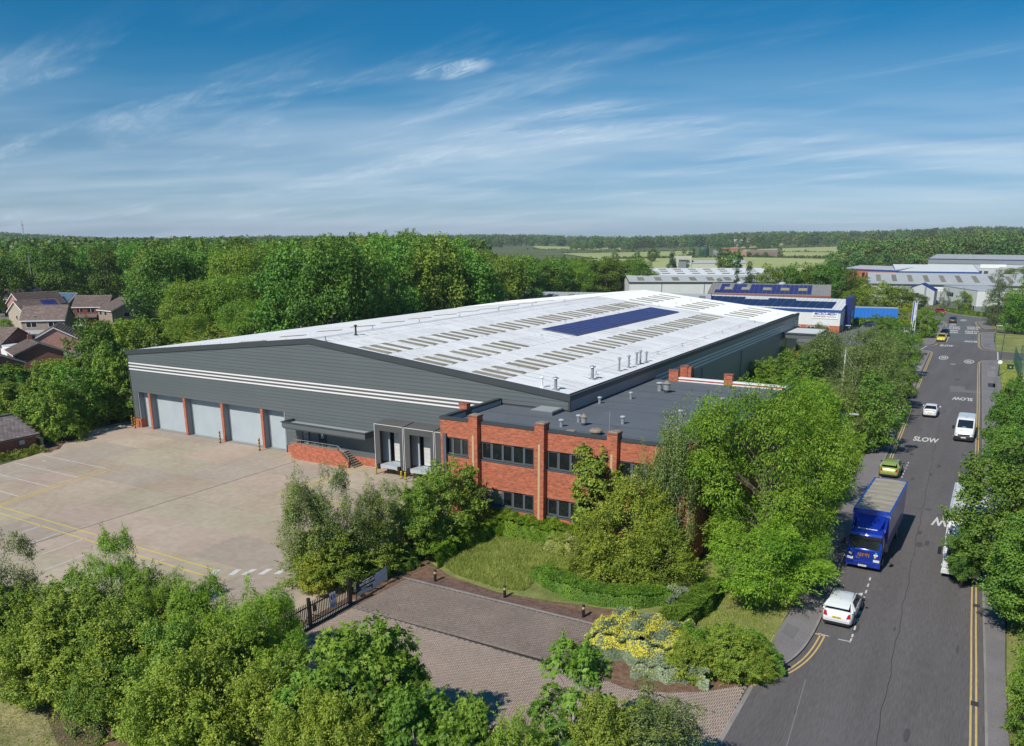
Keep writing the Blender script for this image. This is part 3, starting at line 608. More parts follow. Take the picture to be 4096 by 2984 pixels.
backwall('wall', [(XW, 4.43), (XE, 4.43), (XE, 9.15), (XR, 12.35), (XW, 9.15)][::-1], M_trim)
backwall('wall', [(-64.85, 0), (XE, 0), (XE, 4.42), (-64.85, 4.42)][::-1], M_trim)
W(box_obj('corner_trim', XW - .08, XW + .05, YF - .06, YF + .1, 1.1, 9.2, M_trim)); W(box_obj('corner_trim', XE - .16, XE + .035, YF - .06, YF + .12, 7.96, 9.25, M_trim))
for zt in (7.80, 7.44, 7.08): W(box_obj('white_stripe', XW - .01, -38.2, YF - .055, YF - .032, zt, zt + .155, M_white_strip))
# verge trim
for x0, x1 in ((XW - .25, XR), (XR, XE + .06)):
    a, b = rz_(x0), rz_(x1)
    W(MB().extr([(x0, a - .42), (x1, b - .42), (x1, b + .10), (x0, a + .10)], 'y', YF - .12, YF + .35).build('verge_trim', M_trim))
# loading bays: brick plinth, piers, jambs, roller doors
W(box_obj('brick_plinth', XW + .02, -88.92, YF - .04, 64.1, 0, 1.1, M_brick)); W(box_obj('jamb', -89.1, -88.92, YF + .05, 64.1, 1.1, 4.43, M_midgrey))
W(box_obj('wall', XW + .02, -89.1, YF + .04, 64.1, 1.1, 4.4, M_trim))
for xp in (-87.12, -80.95, -74.7, -68.46):
    W(box_obj('brick_pier', xp, xp + .36, YF - .02, YF + .1, 0, 4.42, M_brick)); W(box_obj('jamb', xp + .02, xp + .39, YF + .1, 64.1, 0, 4.42, M_midgrey))
W(box_obj('lintel', -89.1, -64.8, YF + .28, 64.3, 4.43, 4.7, M_trim)); W(box_obj('jamb', -64.9, -64.72, YF - .05, 64.1, 0, 4.45, M_midgrey))
for x0, x1 in ((-88.9, -87.1), (-86.72, -80.95), (-80.55, -74.7), (-74.3, -68.46), (-68.05, -64.9)):
    mb = MB(); z = .06
    while z < 4.4:
        mb.poly([(x0, 64.05, z), (x1, 64.05, z), (x1, 64.02, z + .045), (x0, 64.02, z + .045)]); mb.poly([(x0, 64.02, z + .045), (x1, 64.02, z + .045), (x1, 64.05, z + .10), (x0, 64.05, z + .10)]); z += .1
    mb.box(x0, x1, 63.98, 64.06, 0.0, .06)
    d = mb.build('roller_door', M_galv); W(d)
    for gx in (x0 + .02, x1 - .1): W(box_obj('door_guide', gx, gx + .08, 63.94, 64.01, 0, 4.4, M_galv))
W(box_obj('threshold', -89, -64.8, YF, 64.2, -.02, .02, M_kerb))
# brick plinth right of the doors
W(box_obj('brick_plinth', -64.85, -38.1, YF - .05, YF + .03, 0, .84, M_brick))
# side (east) wall, in planks
W(box_obj('wall', XE - .3, XE - .03, YF + .3, YB, 0, 9.1, M_trim)); W(box_obj('wall', XW, XW + .25, YF + .3, YB, 0, 9.1, M_trim)); W(box_obj('wall', XW, XE, YB - .25, YB, 0, 9.1, M_trim))
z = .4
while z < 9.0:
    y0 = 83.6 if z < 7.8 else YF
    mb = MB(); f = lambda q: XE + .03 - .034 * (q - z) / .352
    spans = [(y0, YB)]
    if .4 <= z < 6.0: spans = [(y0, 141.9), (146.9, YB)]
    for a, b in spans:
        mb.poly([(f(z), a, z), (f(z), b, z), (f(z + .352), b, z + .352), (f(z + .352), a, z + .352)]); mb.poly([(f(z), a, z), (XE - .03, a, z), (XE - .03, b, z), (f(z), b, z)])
    W(mb.build('cladding_plank', M_clad_lifted)); z += .36
for zt in (7.95, 7.55, 7.15): W(box_obj('white_stripe', XE + .035, XE + .06, 84, 143.2, zt, zt + .22, M_white_strip)); W(box_obj('white_stripe', XE + .035, XE + .06, 152.8, YB, zt, zt + .22, M_white_strip))
W(box_obj('eaves_trim', XE - .18, XE + .07, YF - .1, YB + .1, 8.86, 9.33, M_trim)); W(box_obj('gutter', XE - .62, XE - .18, YF + .3, YB, 9.06, 9.1, M_asphalt_dark))
W(box_obj('loading_door', XE - .1, XE - .02, 141.9, 146.9, .4, 5.9, M_midgrey))
for kz in range(13): W(box_obj('door_louvre', XE - .02, XE + .01, 142.1, 146.0, .8 + kz * .38, 1.06 + kz * .38, M_lightgrey))
W(box_obj('side_door', XE - .02, XE + .05, 154.1, 155.3, 0, 3.2, M_trim)); W(box_obj('side_door', XE - .02, XE + .05, 133.3, 134.2, .3, 2.8, M_trim))
for y in (100, 118): W(box_obj('downpipe', XE + .05, XE + .15, y, y + .1, .2, 6.9, M_clad_lifted))
# porch roof on the east side
pr = empty('porch_roof', (0, 0, 0)); W(pr)
MB().box(-31.0, -25.2, 143.3, 153.0, 6.15, 6.9).build('fascia', M_clad, pr); MB().box(-30.8, -25.4, 143.5, 152.8, 6.86, 6.93).build('roof_sheet', M_roof2, pr)
for (a, b, c, d) in ((-31, -25.1, 143.2, 143.42), (-31, -25.1, 152.9, 153.1), (-25.3, -25.1, 143.42, 152.9)): MB().box(a, b, c, d, 6.75, 7.05).build('coping', M_trim, pr)
for x, y in ((-25.6, 143.7), (-25.6, 152.5)): MB().box(x - .12, x + .12, y - .12, y + .12, 0, 6.15).build('post', M_trim, pr)
# roof sheets
M_jointline = mat('sheet_joint_line', (0.36, 0.36, 0.38), 0.8, 0.2, 2)
def sheet_mesh():
    mb = MB(); n = 28; p = 5.88 / n
    for i in range(n):
        y = i * p; c = .035
        for (a, b, za, zb) in ((y, y + p * .3, 0, 0), (y + p * .3, y + p * .5, 0, c), (y + p * .5, y + p * .8, c, c), (y + p * .8, y + p, c, 0)):
            mb.poly([(0, a, za), (1, a, za), (1, b, zb), (0, b, zb)])
    me = bpy.data.meshes.new('roof_sheet'); me.from_pydata(mb.v, [], mb.f); me.materials.append(M_roof); return me
ME_sheet = sheet_mesh()
rows = [-31.5, -34.5, -38.0, -41.6, -44.6, -48.3, -51.3, -54.9, -58.0, -60.7]
ang = math.atan(.1059)
def W2(o): o.parent = WH; o.matrix_parent_inverse = Matrix.Translation((60.5, -109, 0)); return o
for i in range(9):
    xa, xb = rows[i + 1], rows[i]; ln = (xb - xa) / math.cos(ang)
    for j in range(12):
        o = link('roof_sheet', ME_sheet); W2(o); o.location = (xa, YF + .3 + 5.88 * j, rz_(xa) + (9 - i) * .001); o.rotation_euler = (0, ang, 0); o.scale = (ln + .08, 1, 1)
for i in range(3):
    xa = -90.3 + i * 9.87; ln = 9.9 / math.cos(ang)
    for j in range(12):
        o = link('roof_sheet', ME_sheet); W2(o); o.location = (xa, YF + .3 + 5.88 * j, rz_(xa)); o.rotation_euler = (0, -ang, 0); o.scale = (ln, 1, 1)
for (xa, xb) in ((XR, -31.45), (-90.3, XR)):
    W(MB().poly([(xa, 134.05, rz_(xa) + .05), (xb, 134.05, rz_(xb) + .05), (xb, YB + .1, rz_(xb) + .05), (xa, YB + .1, rz_(xa) + .05)]).build('far_roof_sheet', M_roof2))
    mb = MB(); y = 134.6
    while y < YB: mb.poly([(xa, y, rz_(xa) + .052), (xb, y, rz_(xb) + .052), (xb, y + .05, rz_(xb) + .10), (xa, y + .05, rz_(xa) + .10)]); mb.poly([(xa, y + .05, rz_(xa) + .10), (xb, y + .05, rz_(xb) + .10), (xb, y + .1, rz_(xb) + .052), (xa, y + .1, rz_(xa) + .052)]); y += .61
    W(mb.build('standing_seams', M_roof2, kind='stuff'))
W(MB().extr([(XR - .35, rz_(XR) - .0), (XR, rz_(XR) + .10), (XR + .35, rz_(XR) + .0), (XR, rz_(XR) - .1)], 'y', YF + .2, YB).build('ridge_cap', M_roof))
# lap joints: rows of small fixings and washers, uneven
def lap(x, y0, y1, dens=.5):
    mb = MB(); y = y0
    while y < y1:
        if rng.random() < dens:
            l = rng.uniform(.06, .22); zz = rz_(x) + .038; mb.box(x - .02, x + rng.uniform(.02, .07), y, y + l, zz, zz + .012)
        y += .21
    W(mb.build('lap_fixings', M_lap, kind='stuff'))
for x in (-58.6, -54.9, -51.2, -44.6, -38.0): lap(x, YF + .4, 134, .75)
mb = MB()
for _ in range(340):
    x = rng.choice([-52.6, -47, -46.2, -40, -39.4]) + rng.gauss(0, .9); y = rng.choice([69, 75, 81, 88, 96, 104, 110]) + rng.gauss(0, 1.6)
    if y < YF + .5: continue
    zz = rz_(x) + .037; mb.box(x, x + rng.uniform(.05, .25), y, y + rng.uniform(.03, .07), zz, zz + .01)
W(mb.build('roof_marks', M_lap, kind='stuff'))
mb = MB(); y = YF + .5
while y < 134:
    for i in range(9):
        xa, xb = rows[i + 1], rows[i]
        if rng.random() < .75:
            q0 = rng.uniform(0, .3); q1 = rng.uniform(.6, 1); x0_ = xa + (xb - xa) * q0; x1_ = xa + (xb - xa) * q1; w_ = rng.uniform(.012, .035)
            mb.poly([(x0_, y, rz_(x0_) + .045), (x1_, y, rz_(x1_) + .045), (x1_, y + w_, rz_(x1_) + .045), (x0_, y + w_, rz_(x0_) + .045)])
    y += .49
W(mb.build('sheet_joints', M_jointline, kind='stuff'))
# rooflights
def light_mesh(ln, wd):
    mb = MB(); n = 4
    for i in range(n):
        y = i * wd / n; p = wd / n
        mb.poly([(0, y, 0), (ln, y, 0), (ln, y + p / 2, .03), (0, y + p / 2, .03)]); mb.poly([(0, y + p / 2, .03), (ln, y + p / 2, .03), (ln, y + p, 0), (0, y + p, 0)])
    mb.poly([(0, 0, -.04), (ln, 0, -.04), (ln, 0, 0), (0, 0, 0)]); mb.poly([(ln, 0, -.04), (ln, wd, -.04), (ln, wd, 0), (ln, 0, 0)])
    me = bpy.data.meshes.new('rooflight'); me.from_pydata(mb.v, [], mb.f); me.materials.append(M_rooflight); return me
ME_rl = light_mesh(3.55, .82); ME_rl2 = light_mesh(4.1, .42)
ysl = [64.2]
b0 = 65.75
for kbay in range(12):
    for q in ((0, 1.85) if kbay == 0 else (-1.75, 0, 1.85)): ysl.append(b0 + kbay * 6.16 + q + (0 if kbay == 0 else .15))
ysl = [y for y in ysl if y < 133]
def rl(me, x, y): 
    o = link('rooflight', me); W2(o); o.location = (x, y, rz_(x) + (.14 if me is ME_rl2 else .075)); o.rotation_euler = (0, ang, 0)
for y in ysl:
    rl(ME_rl, -54.9, y); rl(ME_rl, -41.6, y)
    if y < 80.5: rl(ME_rl, -48.25, y)
for x0 in (-55.6, -47.3, -38.9):
    for kq in range(6): rl(ME_rl2, x0, 136.0 + kq * 2.85 + (.4 if kq % 2 else 0))
for y in ysl[::3]:
    o = link('rooflight', ME_rl); W2(o); o.location = (-72, y, rz_(-72) + .07); o.rotation_euler = (0, -ang, 0)
# solar panels on the roof
def pv_mesh(wx, wy):
    mb = MB(); mb.box(0, wx, 0, wy, 0, .04, 1); mb.poly([(.02, .02, .043), (wx / 2 - .008, .02, .043), (wx / 2 - .008, wy - .02, .043), (.02, wy - .02, .043)], 0); mb.poly([(wx / 2 + .008, .02, .043), (wx - .02, .02, .043), (wx - .02, wy - .02, .043), (wx / 2 + .008, wy - .02, .043)], 0)
    me = bpy.data.meshes.new('solar_panel'); me.from_pydata(mb.v, [], mb.f); me.materials.append(M_pv); me.materials.append(M_pvframe); me.polygons.foreach_set('material_index', mb.m); return me
ME_pv = pv_mesh(.97, 1.62)
for i in range(5):
    for j in range(23):
        o = link('solar_panel', ME_pv); W2(o); x = -49.35 + i * .985; o.location = (x, 92.3 + j * 1.645, rz_(x) + .14); o.rotation_euler = (0, ang, 0)
# flues and anchor posts
def flue(x, y, h, r, cap=True, m=M_steel):
    zb = rz_(x); mb = MB().tube((x, y, zb - .1), (x, y, zb + h), r, n=10)
    o = W(mb.build('flue_pipe', m))
    if cap: c = MB().cone(x, y, [(r * 1.1, zb + h + .02), (r * 2.1, zb + h + .03), (r * 1.9, zb + h + .1), (r * .3, zb + h + .2)], 12).build('rain_cap', m, o)
    MB().cone(x, y, [(r * 2.6, zb + .0), (r * 2.4, zb + .08), (r * 1.1, zb + .16)], 10).build('flashing', m, o)
flue(-59.53, 69.2, .95, .10, True, M_asphalt_dark); flue(-59.0, 63.9, .55, .06, False); flue(-34.2, 64.2, .85, .09, True, M_wh); flue(-32.95, 64.4, 1.0, .14); flue(-32.6, 71.3, 1.15, .15)
for y, h in ((77.3, 1.25), (79.8, 1.15), (81.95, 1.2), (83.0, 1.3), (84.75, .95)): flue(-32.4, y, h, .1)
for x, y in ((-33.2, 73.5), (-33.2, 81.8), (-33.2, 90.4), (-33.2, 98.9), (-33.1, 107.6), (-33.1, 115.5), (-33.0, 124), (-32.9, 132.3), (-32.7, 147), (-48.9, 149), (-48.9, 141), (-49.3, 133.7), (-49.4, 125.4), (-49.5, 117.1), (-49.6, 108.8), (-50, 100.4), (-40.5, 67.0),
             (-62, 75), (-62, 84), (-62, 93), (-62, 103), (-62, 113), (-62, 124), (-89.6, 67), (-89.6, 75), (-89.6, 83), (-89.6, 92), (-89.6, 101)):
    zb = rz_(x) + .03
    W(MB().box(x - .22, x + .22, y - .05, y + .05, zb, zb + .05).tube((x, y, zb), (x, y, zb + .3), .035, n=6).box(x - .07, x + .07, y - .07, y + .07, zb + .26, zb + .32).build('roof_anchor', M_steel))
W(MB().tube((-33.2, 73.5, 9.85), (-32.9, 132.3, 9.82), .012, n=4).build('safety_line', M_steel))
# entrance canopy
cp = empty('entrance_canopy'); W(cp)
MB().box(-63.4, -52.45, 61.5, 63.15, 3.55, 3.62).build('canopy_deck', M_roofgrey, cp)
MB().box(-63.5, -52.35, 61.38, 61.5, 3.28, 3.86).box(-63.5, -63.38, 61.5, 63.15, 3.28, 3.86).box(-52.47, -52.35, 61.5, 63.15, 3.28, 3.86).build('fascia', M_clad, cp)
MB().box(-63.6, -52.25, 61.3, 61.52, 3.82, 3.9).box(-63.6, -63.36, 61.52, 63.1, 3.82, 3.9).box(-52.49, -52.25, 61.52, 63.1, 3.82, 3.9).build('coping', M_trim, cp)
MB().box(-63.3, -52.3, 61.34, 61.42, 3.2, 3.3).build('gutter', M_trim, cp); MB().box(-63.4, -52.45, 61.52, 63.1, 3.34, 3.38).build('soffit', M_midgrey, cp)
# entrance doors in the cladding
for x0, x1, kind in ((-62.4, -61.4, 0), (-60.1, -59.1, 1)):
    d = W(box_obj('entrance_door', x0 + .12, x1 - .1, YF - .055, YF - .0, 1.3, 2.85, M_midgrey if kind == 0 else M_trim)); 
    MB().box(x0, x0 + .12, YF - .12, YF, 1.3, 2.95).box(x1 - .1, x1, YF - .12, YF, 1.3, 2.95).box(x0, x1, YF - .12, YF, 2.86, 2.95).build('door_frame', M_trim, d)
    if kind: 
        MB().box(x0 + .3, x1 - .22, YF - .065, YF - .055, 1.95, 2.75).build('door_glass', M_glass, d)
        s = MB().box(-59.72, -59.45, YF - .075, YF - .067, 2.15, 2.7).build('door_notice', M_wh, d); MB().box(-59.68, -59.49, YF - .079, YF - .0755, 2.2, 2.4).build('notice_print', M_signblue, s)
    else: MB().box(x0 + .4, x0 + .7, YF - .062, YF - .056, 2.3, 2.4).build('name_plate', M_trim, d)
# raised platform with steps and rails
pf = empty('loading_platform'); W(pf)
MB().box(-62.45, -56.2, 61.75, 63.14, 0, 1.28).build('platform_slab', M_kerb, pf)
MB().extr([(-62.5, 0), (-54.75, 0), (-54.75, .62), (-56.15, 1.72), (-62.5, 1.72)][::-1], 'y', 61.45, 61.72).build('brick_parapet', M_brick, pf)
MB().box(-62.5, -62.25, 61.72, 63.13, 0, 1.72).build('brick_parapet', M_brick, pf)
MB().extr([(-62.54, 1.722), (-56.12, 1.722), (-56.12, 1.76), (-62.54, 1.76)][::-1], 'y', 61.42, 61.75).build('coping', M_cement, pf)
for i in range(7): MB().box(-56.2 + i * .27, -55.9 + i * .27, 61.73, 63.1, 0, 1.28 - (i + 1) * .165).build('step', M_cement, pf)
rl_ = MB()
for x in (-62.2, -61.2, -60.2, -59.2, -58.2, -57.2, -56.2): rl_.tube((x, 61.58, 1.7), (x, 61.58, 2.12), .025, n=6)
rl_.tube((-62.2, 61.58, 2.12), (-56.1, 61.58, 2.12), .03, n=6).tube((-56.1, 61.58, 2.12), (-54.8, 61.58, 1.0), .03, n=6).tube((-54.8, 61.58, 1.0), (-54.8, 61.58, .6), .03, n=6).tube((-62.2, 61.58, 2.12), (-62.2, 62.9, 2.2), .03, n=6).tube((-62.2, 62.9, 2.2), (-62.2, 62.9, 1.7), .025, n=6)
rl_.build('handrail', M_midgrey, pf)
# dock shelters
M_dock = mat('dock_shelter_grey', (0.10, 0.10, 0.097), 0.6, 0.06); M_pad = mat('dock_pad', (0.075, 0.077, 0.075), 0.7, 0.08); M_dockdoor = mat('dock_door_panel', (0.56, 0.55, 0.54), 0.5, 0.04, rnd=.02)
def dock(x0, full=True):
    d = empty('dock_shelter'); W(d); x1 = x0 + (3.42 if full else 1.3); yf = 61.3
    for i in range(9 if full else 3): MB().extr([(yf, 5.02), (63.1, 5.22), (63.1, 5.25), (yf, 5.05)], 'x', x0 + i * .38, x0 + i * .38 + .37).build('roof_panel', M_dock, d)
    MB().box(x0 + .03, x1 - .03 if full else x1, yf + .04, 63.12, 5.0 - .03, 5.0).build('shelter_frame', M_dock, d)
    MB().box(x0, x1, yf, yf + .05, 4.42, 5.02).build('head_curtain', M_pad, d)
    MB().box(x0 + .02, x0 + .62, yf + .01, yf + .06, 1.15, 4.5).build('side_curtain', M_pad, d)
    if full: MB().box(x1 - .42, x1 - .02, yf + .01, yf + .06, 1.0, 4.5).build('side_curtain', M_pad, d)
    MB().box(x0, x0 + .03, yf + .05, 63.12, .75, 5.0).build('side_panel', M_dock, d)
    if full: MB().box(x1 - .03, x1, yf + .05, 63.12, .75, 5.0).build('side_panel', M_black, d)
    MB().box(x0 - .02, x0 + .02, yf - .015, yf - .001, .75, 5.06).box(x0 + .02, x1, yf - .015, yf - .001, 5.02, 5.06).build('white_edge', M_wh, d)
    if full: MB().box(x1 - .02, x1 + .02, yf - .015, yf - .001, .75, 5.02).build('white_edge', M_wh, d)
    MB().box(x0 + .03, x0 + .62, yf + .0, yf + .04, .78, 1.14).build('skirt_panel', M_dock, d)
    if not full: return
    MB().box(x1 - .42, x1 - .03, yf + .0, yf + .04, .78, 1.0).build('skirt_panel', M_dock, d)
    MB().box(x0 + .75, x1 - .15, 62.95, 63.1, 1.1, 4.6).build('door_surround', M_black, d); MB().box(x0 + .04, x0 + .95, 62.4, 62.5, 1.1, 4.6).build('side_wall', M_galv, d)
    for i in range(8): p = MB().box(x0 + 1.15, x1 - .3, 62.86, 62.94, 1.12 + i * .4, 1.12 + i * .4 + .385).build('door_panel', M_dockdoor, d)
    MB().box(x0 + 2.35, x0 + 2.5, 62.84, 62.859, 2.1, 2.18).build('door_handle', M_black, d)
    MB().box(x0 + .6, x1 - .45, yf - .05, 62.8, 1.0, 1.08).box(x0 + .6, x1 - .45, yf - .09, yf - .05, .74, 1.06).build('dock_leveller', M_galv, d)
    for bx in (x0 + .34, x1 - .62): MB().box(bx, bx + .28, yf - .25, yf - .01, .62, 1.12).build('bumper', M_rubber, d)
    MB().box(x0 + .75, x0 + .95, yf - .12, yf - .095, .68, .75).box(x1 - .85, x1 - .7, yf - .12, yf - .095, .68, .75).build('reflector', M_signyel, d)
    for lx in (x0 + .95, x1 - 1.0): MB().box(lx, lx + .12, 61.8, 61.92, 0, .74).build('support_leg', M_trim, d)
dock(-51.06); dock(-47.48); dock(-43.9, False)
W(box_obj('grey_panel', -42.62, -38.15, 61.3, 63.12, 0, 5.0, M_frame))

# striped guards and bollards
M_hazy = mat('bollard_yellow', (0.55, 0.30, 0.035), 0.6, 0.15, 3); M_brightyel = mat('guard_yellow', (0.75, 0.62, 0.02), 0.5, 0.05)
def striped(name, x, y, h, r, m, label, cat, group, n=4):
    t = empty(name, (x, y, 0), 0, label, cat, group)
    MB().tube((0, 0, 0), (0, 0, h), r, n=10).build('post', m, t)
    for i in range(n):
        z0 = h * (i + .35) / n; mb = MB(); q = 10
        for j in range(q):
            a = 2 * math.pi * j / q; b = 2 * math.pi * (j + 1) / q; rr = r + .004; dz = r * 1.2; ww = h / n * .42
            za = z0 + dz * math.sin(a) * .7; zb = z0 + dz * math.sin(b) * .7
            mb.poly([(rr * math.cos(a), rr * math.sin(a), za), (rr * math.cos(b), rr * math.sin(b), zb), (rr * math.cos(b), rr * math.sin(b), zb + ww), (rr * math.cos(a), rr * math.sin(a), za + ww)])
        mb.build('black_band', M_black, t)
    MB().cone(0, 0, [(r * 1.8, 0), (r * 1.8, .02), (r * 1.05, .03)], 10).build('base_plate', M_asphalt_dark, t)
G = 'black and yellow bollards guarding the loading doors'
striped('bollard', -90.45, 63.0, 1.37, .09, M_hazy, 'rusty yellow and black bollard at the warehouse left corner, outer one of the pair', 'bollard', G)
striped('bollard', -89.4, 62.6, 1.37, .09, M_hazy, 'rusty yellow and black bollard nearest the brick plinth at the warehouse left corner', 'bollard', G)
striped('bollard', -74.45, 62.5, 1.38, .09, M_hazy, 'yellow and black bollard standing before the third brick pier', 'bollard', G)
striped('bollard', -67.95, 62.2, 1.38, .09, M_hazy, 'yellow and black bollard standing before the rightmost brick pier', 'bollard', G)
G = 'short striped guard posts under the dock shelters'
striped('guard_post', -51.0, 61.2, .72, .09, M_brightyel, 'short yellow striped post under the left edge of the first dock shelter', 'guard post', G, 5)
striped('guard_post', -47.87, 61.15, .72, .09, M_brightyel, 'short yellow striped post at the right foot of the first dock shelter', 'guard post', G, 5)
striped('guard_post', -47.35, 61.1, .72, .09, M_brightyel, 'short yellow striped post at the left foot of the second dock shelter', 'guard post', G, 5)

# ------------------------------------------------------------------ brick office block
OF = empty('office_building', (-27, 68, 0), 0, 'two storey red brick office block with grey windows and a flat felt roof', 'office building')
def O(o): o.parent = OF; o.matrix_parent_inverse = Matrix.Translation((27, -68, 0)); return o
M_soldier = brick_mat('soldier_brick', (0.52, 0.15, 0.075), (0.38, 0.10, 0.055), (0.38, 0.2, 0.14), .075, .225)
XL_, XRt = -38.1, -16.45; YO = 54.0
holes = []
bays = [(-37.72, -35.4, 3), (-34.22, -29.42, 5), (-28.3, -23.5, 5), (-22.38, -17.55, 5)]
for a, b, n in bays:
    holes.append((a, b, 5.4, 6.87))
    if n == 5: holes.append((a, b, 1.7, 3.1))
def wall_x(x0, x1, y0, y1, z0, z1, holes):
    mb = MB(); xs_ = sorted({x0, x1} | {h[0] for h in holes} | {h[1] for h in holes}); zs_ = sorted({z0, z1} | {h[2] for h in holes} | {h[3] for h in holes})
    for i in range(len(xs_) - 1):
        run = None
        for j in range(len(zs_) - 1):
            cx = (xs_[i] + xs_[i + 1]) / 2; cz = (zs_[j] + zs_[j + 1]) / 2
            solid = not any(h[0] < cx < h[1] and h[2] < cz < h[3] for h in holes)
            if solid: run = (run[0], zs_[j + 1]) if run else (zs_[j], zs_[j + 1])
            if (not solid or j == len(zs_) - 2) and run: mb.box(xs_[i], xs_[i + 1], y0, y1, run[0], run[1]); run = None
    return mb
O(wall_x(XL_, XRt, YO, YO + .3, 0, 8.3, holes).build('wall', M_brick))
O(box_obj('wall', XL_, XL_ + .3, YO + .31, YF - .05, 0, 8.3, M_brick)); O(box_obj('wall', XRt - .3, XRt, YO + .31, 83.5, 0, 8.3, M_brick)); O(box_obj('wall', XE + .06, XRt - .31, 83.2, 83.5, 0, 7.85, M_brick))
O(MB().prism([(XL_ + .3, YO + .3), (XRt - .3, YO + .3), (XRt - .3, 83.2), (XE + .05, 83.2), (XE + .05, YF - .04), (XL_ + .3, YF - .04)], 7.6, 7.9).build('roof_deck', M_felt))
def coping(*a, m=M_trim, name='coping'): O(box_obj(name, *a, m))
px = [-35.05, -29.12, -23.19, -17.26]; prev = XL_ - .06
for x in px: coping(prev, x, YO - .06, YO + .36, 8.3, 8.5); prev = x + .8
coping(prev, XRt + .06, YO - .06, YO + .36, 8.3, 8.5)
coping(XL_ - .06, XL_ + .36, YO + .36, YF - .1, 8.3, 8.5); coping(XRt - .36, XRt + .06, YO + .36, 83.5, 8.3, 8.5)
O(box_obj('upstand', XL_ + .3, XL_ + .34, YO + .36, YF - .1, 7.9, 8.3, M_roofgrey)); O(box_obj('upstand', XL_ + .34, XRt - .3, YO + .3, YO + .34, 7.9, 8.3, M_felt))
O(box_obj('coping', -28.9, XRt - .3, 83.12, 83.58, 8.15, 8.3, M_wh)); O(box_obj('parapet', -28.9, XRt - .31, 83.2, 83.5, 7.85, 8.15, M_brick))
O(box_obj('upstand', -28.9, XRt - .3, 83.08, 83.19, 7.9, 7.98, M_wh))
for (x, y, w_, d_, h_) in ((-29.15, 83.0, 1.0, .6, 8.95), (-28.7, 85.2, .8, .8, 9.1), (-23.3, 83.0, .85, .6, 8.95)):
    p = O(box_obj('chimney_pier', x, x + w_, y, y + d_, 0 if y > 84 else 7.91, h_, M_brick)); MB().box(x - .04, x + w_ + .04, y - .04, y + d_ + .04, h_, h_ + .1).build('cap', M_brick_dk, p).matrix_parent_inverse = Matrix()
O(MB().extr([(85.3, 7.5), (86.8, 7.5), (86.1, 8.9), (85.9, 9.1), (85.3, 9.1)][::-1], 'x', -27.9, -27.5).build('raked_parapet', M_brick))
p = O(box_obj('chimney_pier', -38.5, -37.75, 57.4, 58.0, 8.0, 8.85, M_brick)); MB().box(-38.54, -37.71, 57.36, 58.04, 8.85, 8.95).build('cap', M_brick_dk, p).matrix_parent_inverse = Matrix(); O(box_obj('flashing', -37.74, -37.7, 57.3, 58.1, 8.0, 8.3, M_black))
for x in px:
    # pier with a slot of cream render
    p = empty('brick_pier'); O(p)
    MB().box(x, x + .30, YO - .5, YO - .01, 0, 8.86).box(x + .50, x + .8, YO - .5, YO - .01, 0, 8.86).box(x + .30, x + .50, YO - .45, YO - .01, 0, 7.42).box(x + .30, x + .50, YO - .5, YO - .01, 7.42, 8.86).box(x, x + .8, YO + .0, YO + .36, 8.3, 8.86).build('brickwork', M_brick, p)
    MB().box(x + .31, x + .49, YO - .515, YO - .46, .1, 7.4).build('cream_strip', M_cream, p)
    MB().box(x - .04, x + .84, YO - .54, YO + .4, 8.86, 8.98).build('cap', M_brick_dk, p); MB().bbox(x - .0, x + .80, YO - .5, YO + .36, 8.98, 9.05, .08).build('cement_flaunching', M_cement, p)
M_room = mat('office_room', (0.10, 0.095, 0.085), 0.9, 0.4, 1.5)
def window(a, b, z0, z1, n, blinds=()):
    wq = empty('window'); O(wq); y = YO + .12; fw = .07
    mb = MB().box(a, b, y, y + .09, z0, z0 + fw * 1.6).box(a, b, y, y + .09, z1 - fw, z1).box(a, a + fw, y, y + .09, z0 + fw * 1.6, z1 - fw).box(b - fw, b, y, y + .09, z0 + fw * 1.6, z1 - fw)
    wd = (b - a) / n
    for i in range(1, n): mb.box(a + i * wd - fw, a + i * wd + fw, y - .005, y + .085, z0 + fw * 1.6, z1 - fw)
    mb.build('window_frame', M_frame, wq)
    MB().box(a - .02, b + .02, YO - .07, y + .0, z0 - .07, z0 - .0).build('window_sill', M_frame, wq)
    for i in range(n):
        xa = a + i * wd + fw; xb = a + (i + 1) * wd - fw; s = i % 2 == 0
        if s:
            g = .055; MB().box(xa, xb, y - .03, y + .03, z0 + .1, z0 + .1 + g).box(xa, xb, y - .03, y + .03, z1 - .07 - g, z1 - .07).box(xa, xa + g, y - .03, y + .03, z0 + .1 + g, z1 - .07 - g).box(xb - g, xb, y - .03, y + .03, z0 + .1 + g, z1 - .07 - g).build('casement', M_frame, wq)
            xa += g; xb -= g
        MB().box(xa, xb, y + .04, y + .05, z0 + .11, z1 - .07).build('pane', M_glass, wq)
    for i in blinds: MB().box(a + i * wd + .1, a + (i + 1) * wd - .1, y + .015, y + .032, z0 + .15, z1 - .1).build('blind', M_blind, wq)
    O(box_obj('soldier_course', a - .02, b + .02, YO - .006, YO - .001, z1 + .003, z1 + .23, M_soldier)); O(box_obj('soldier_course', a - .02, b + .02, YO - .006, YO - .001, z0 - .30, z0 - .075, M_soldier))
for i, (a, b, n) in enumerate(bays):
    window(a, b, 5.4, 6.87, n)
    if n == 5: window(a, b, 1.7, 3.1, n, (0, 1) if i == 1 else ())
O(box_obj('downpipe', -37.77, -37.45, YO - .2, YO - .01, 0, 7.15, M_frame))
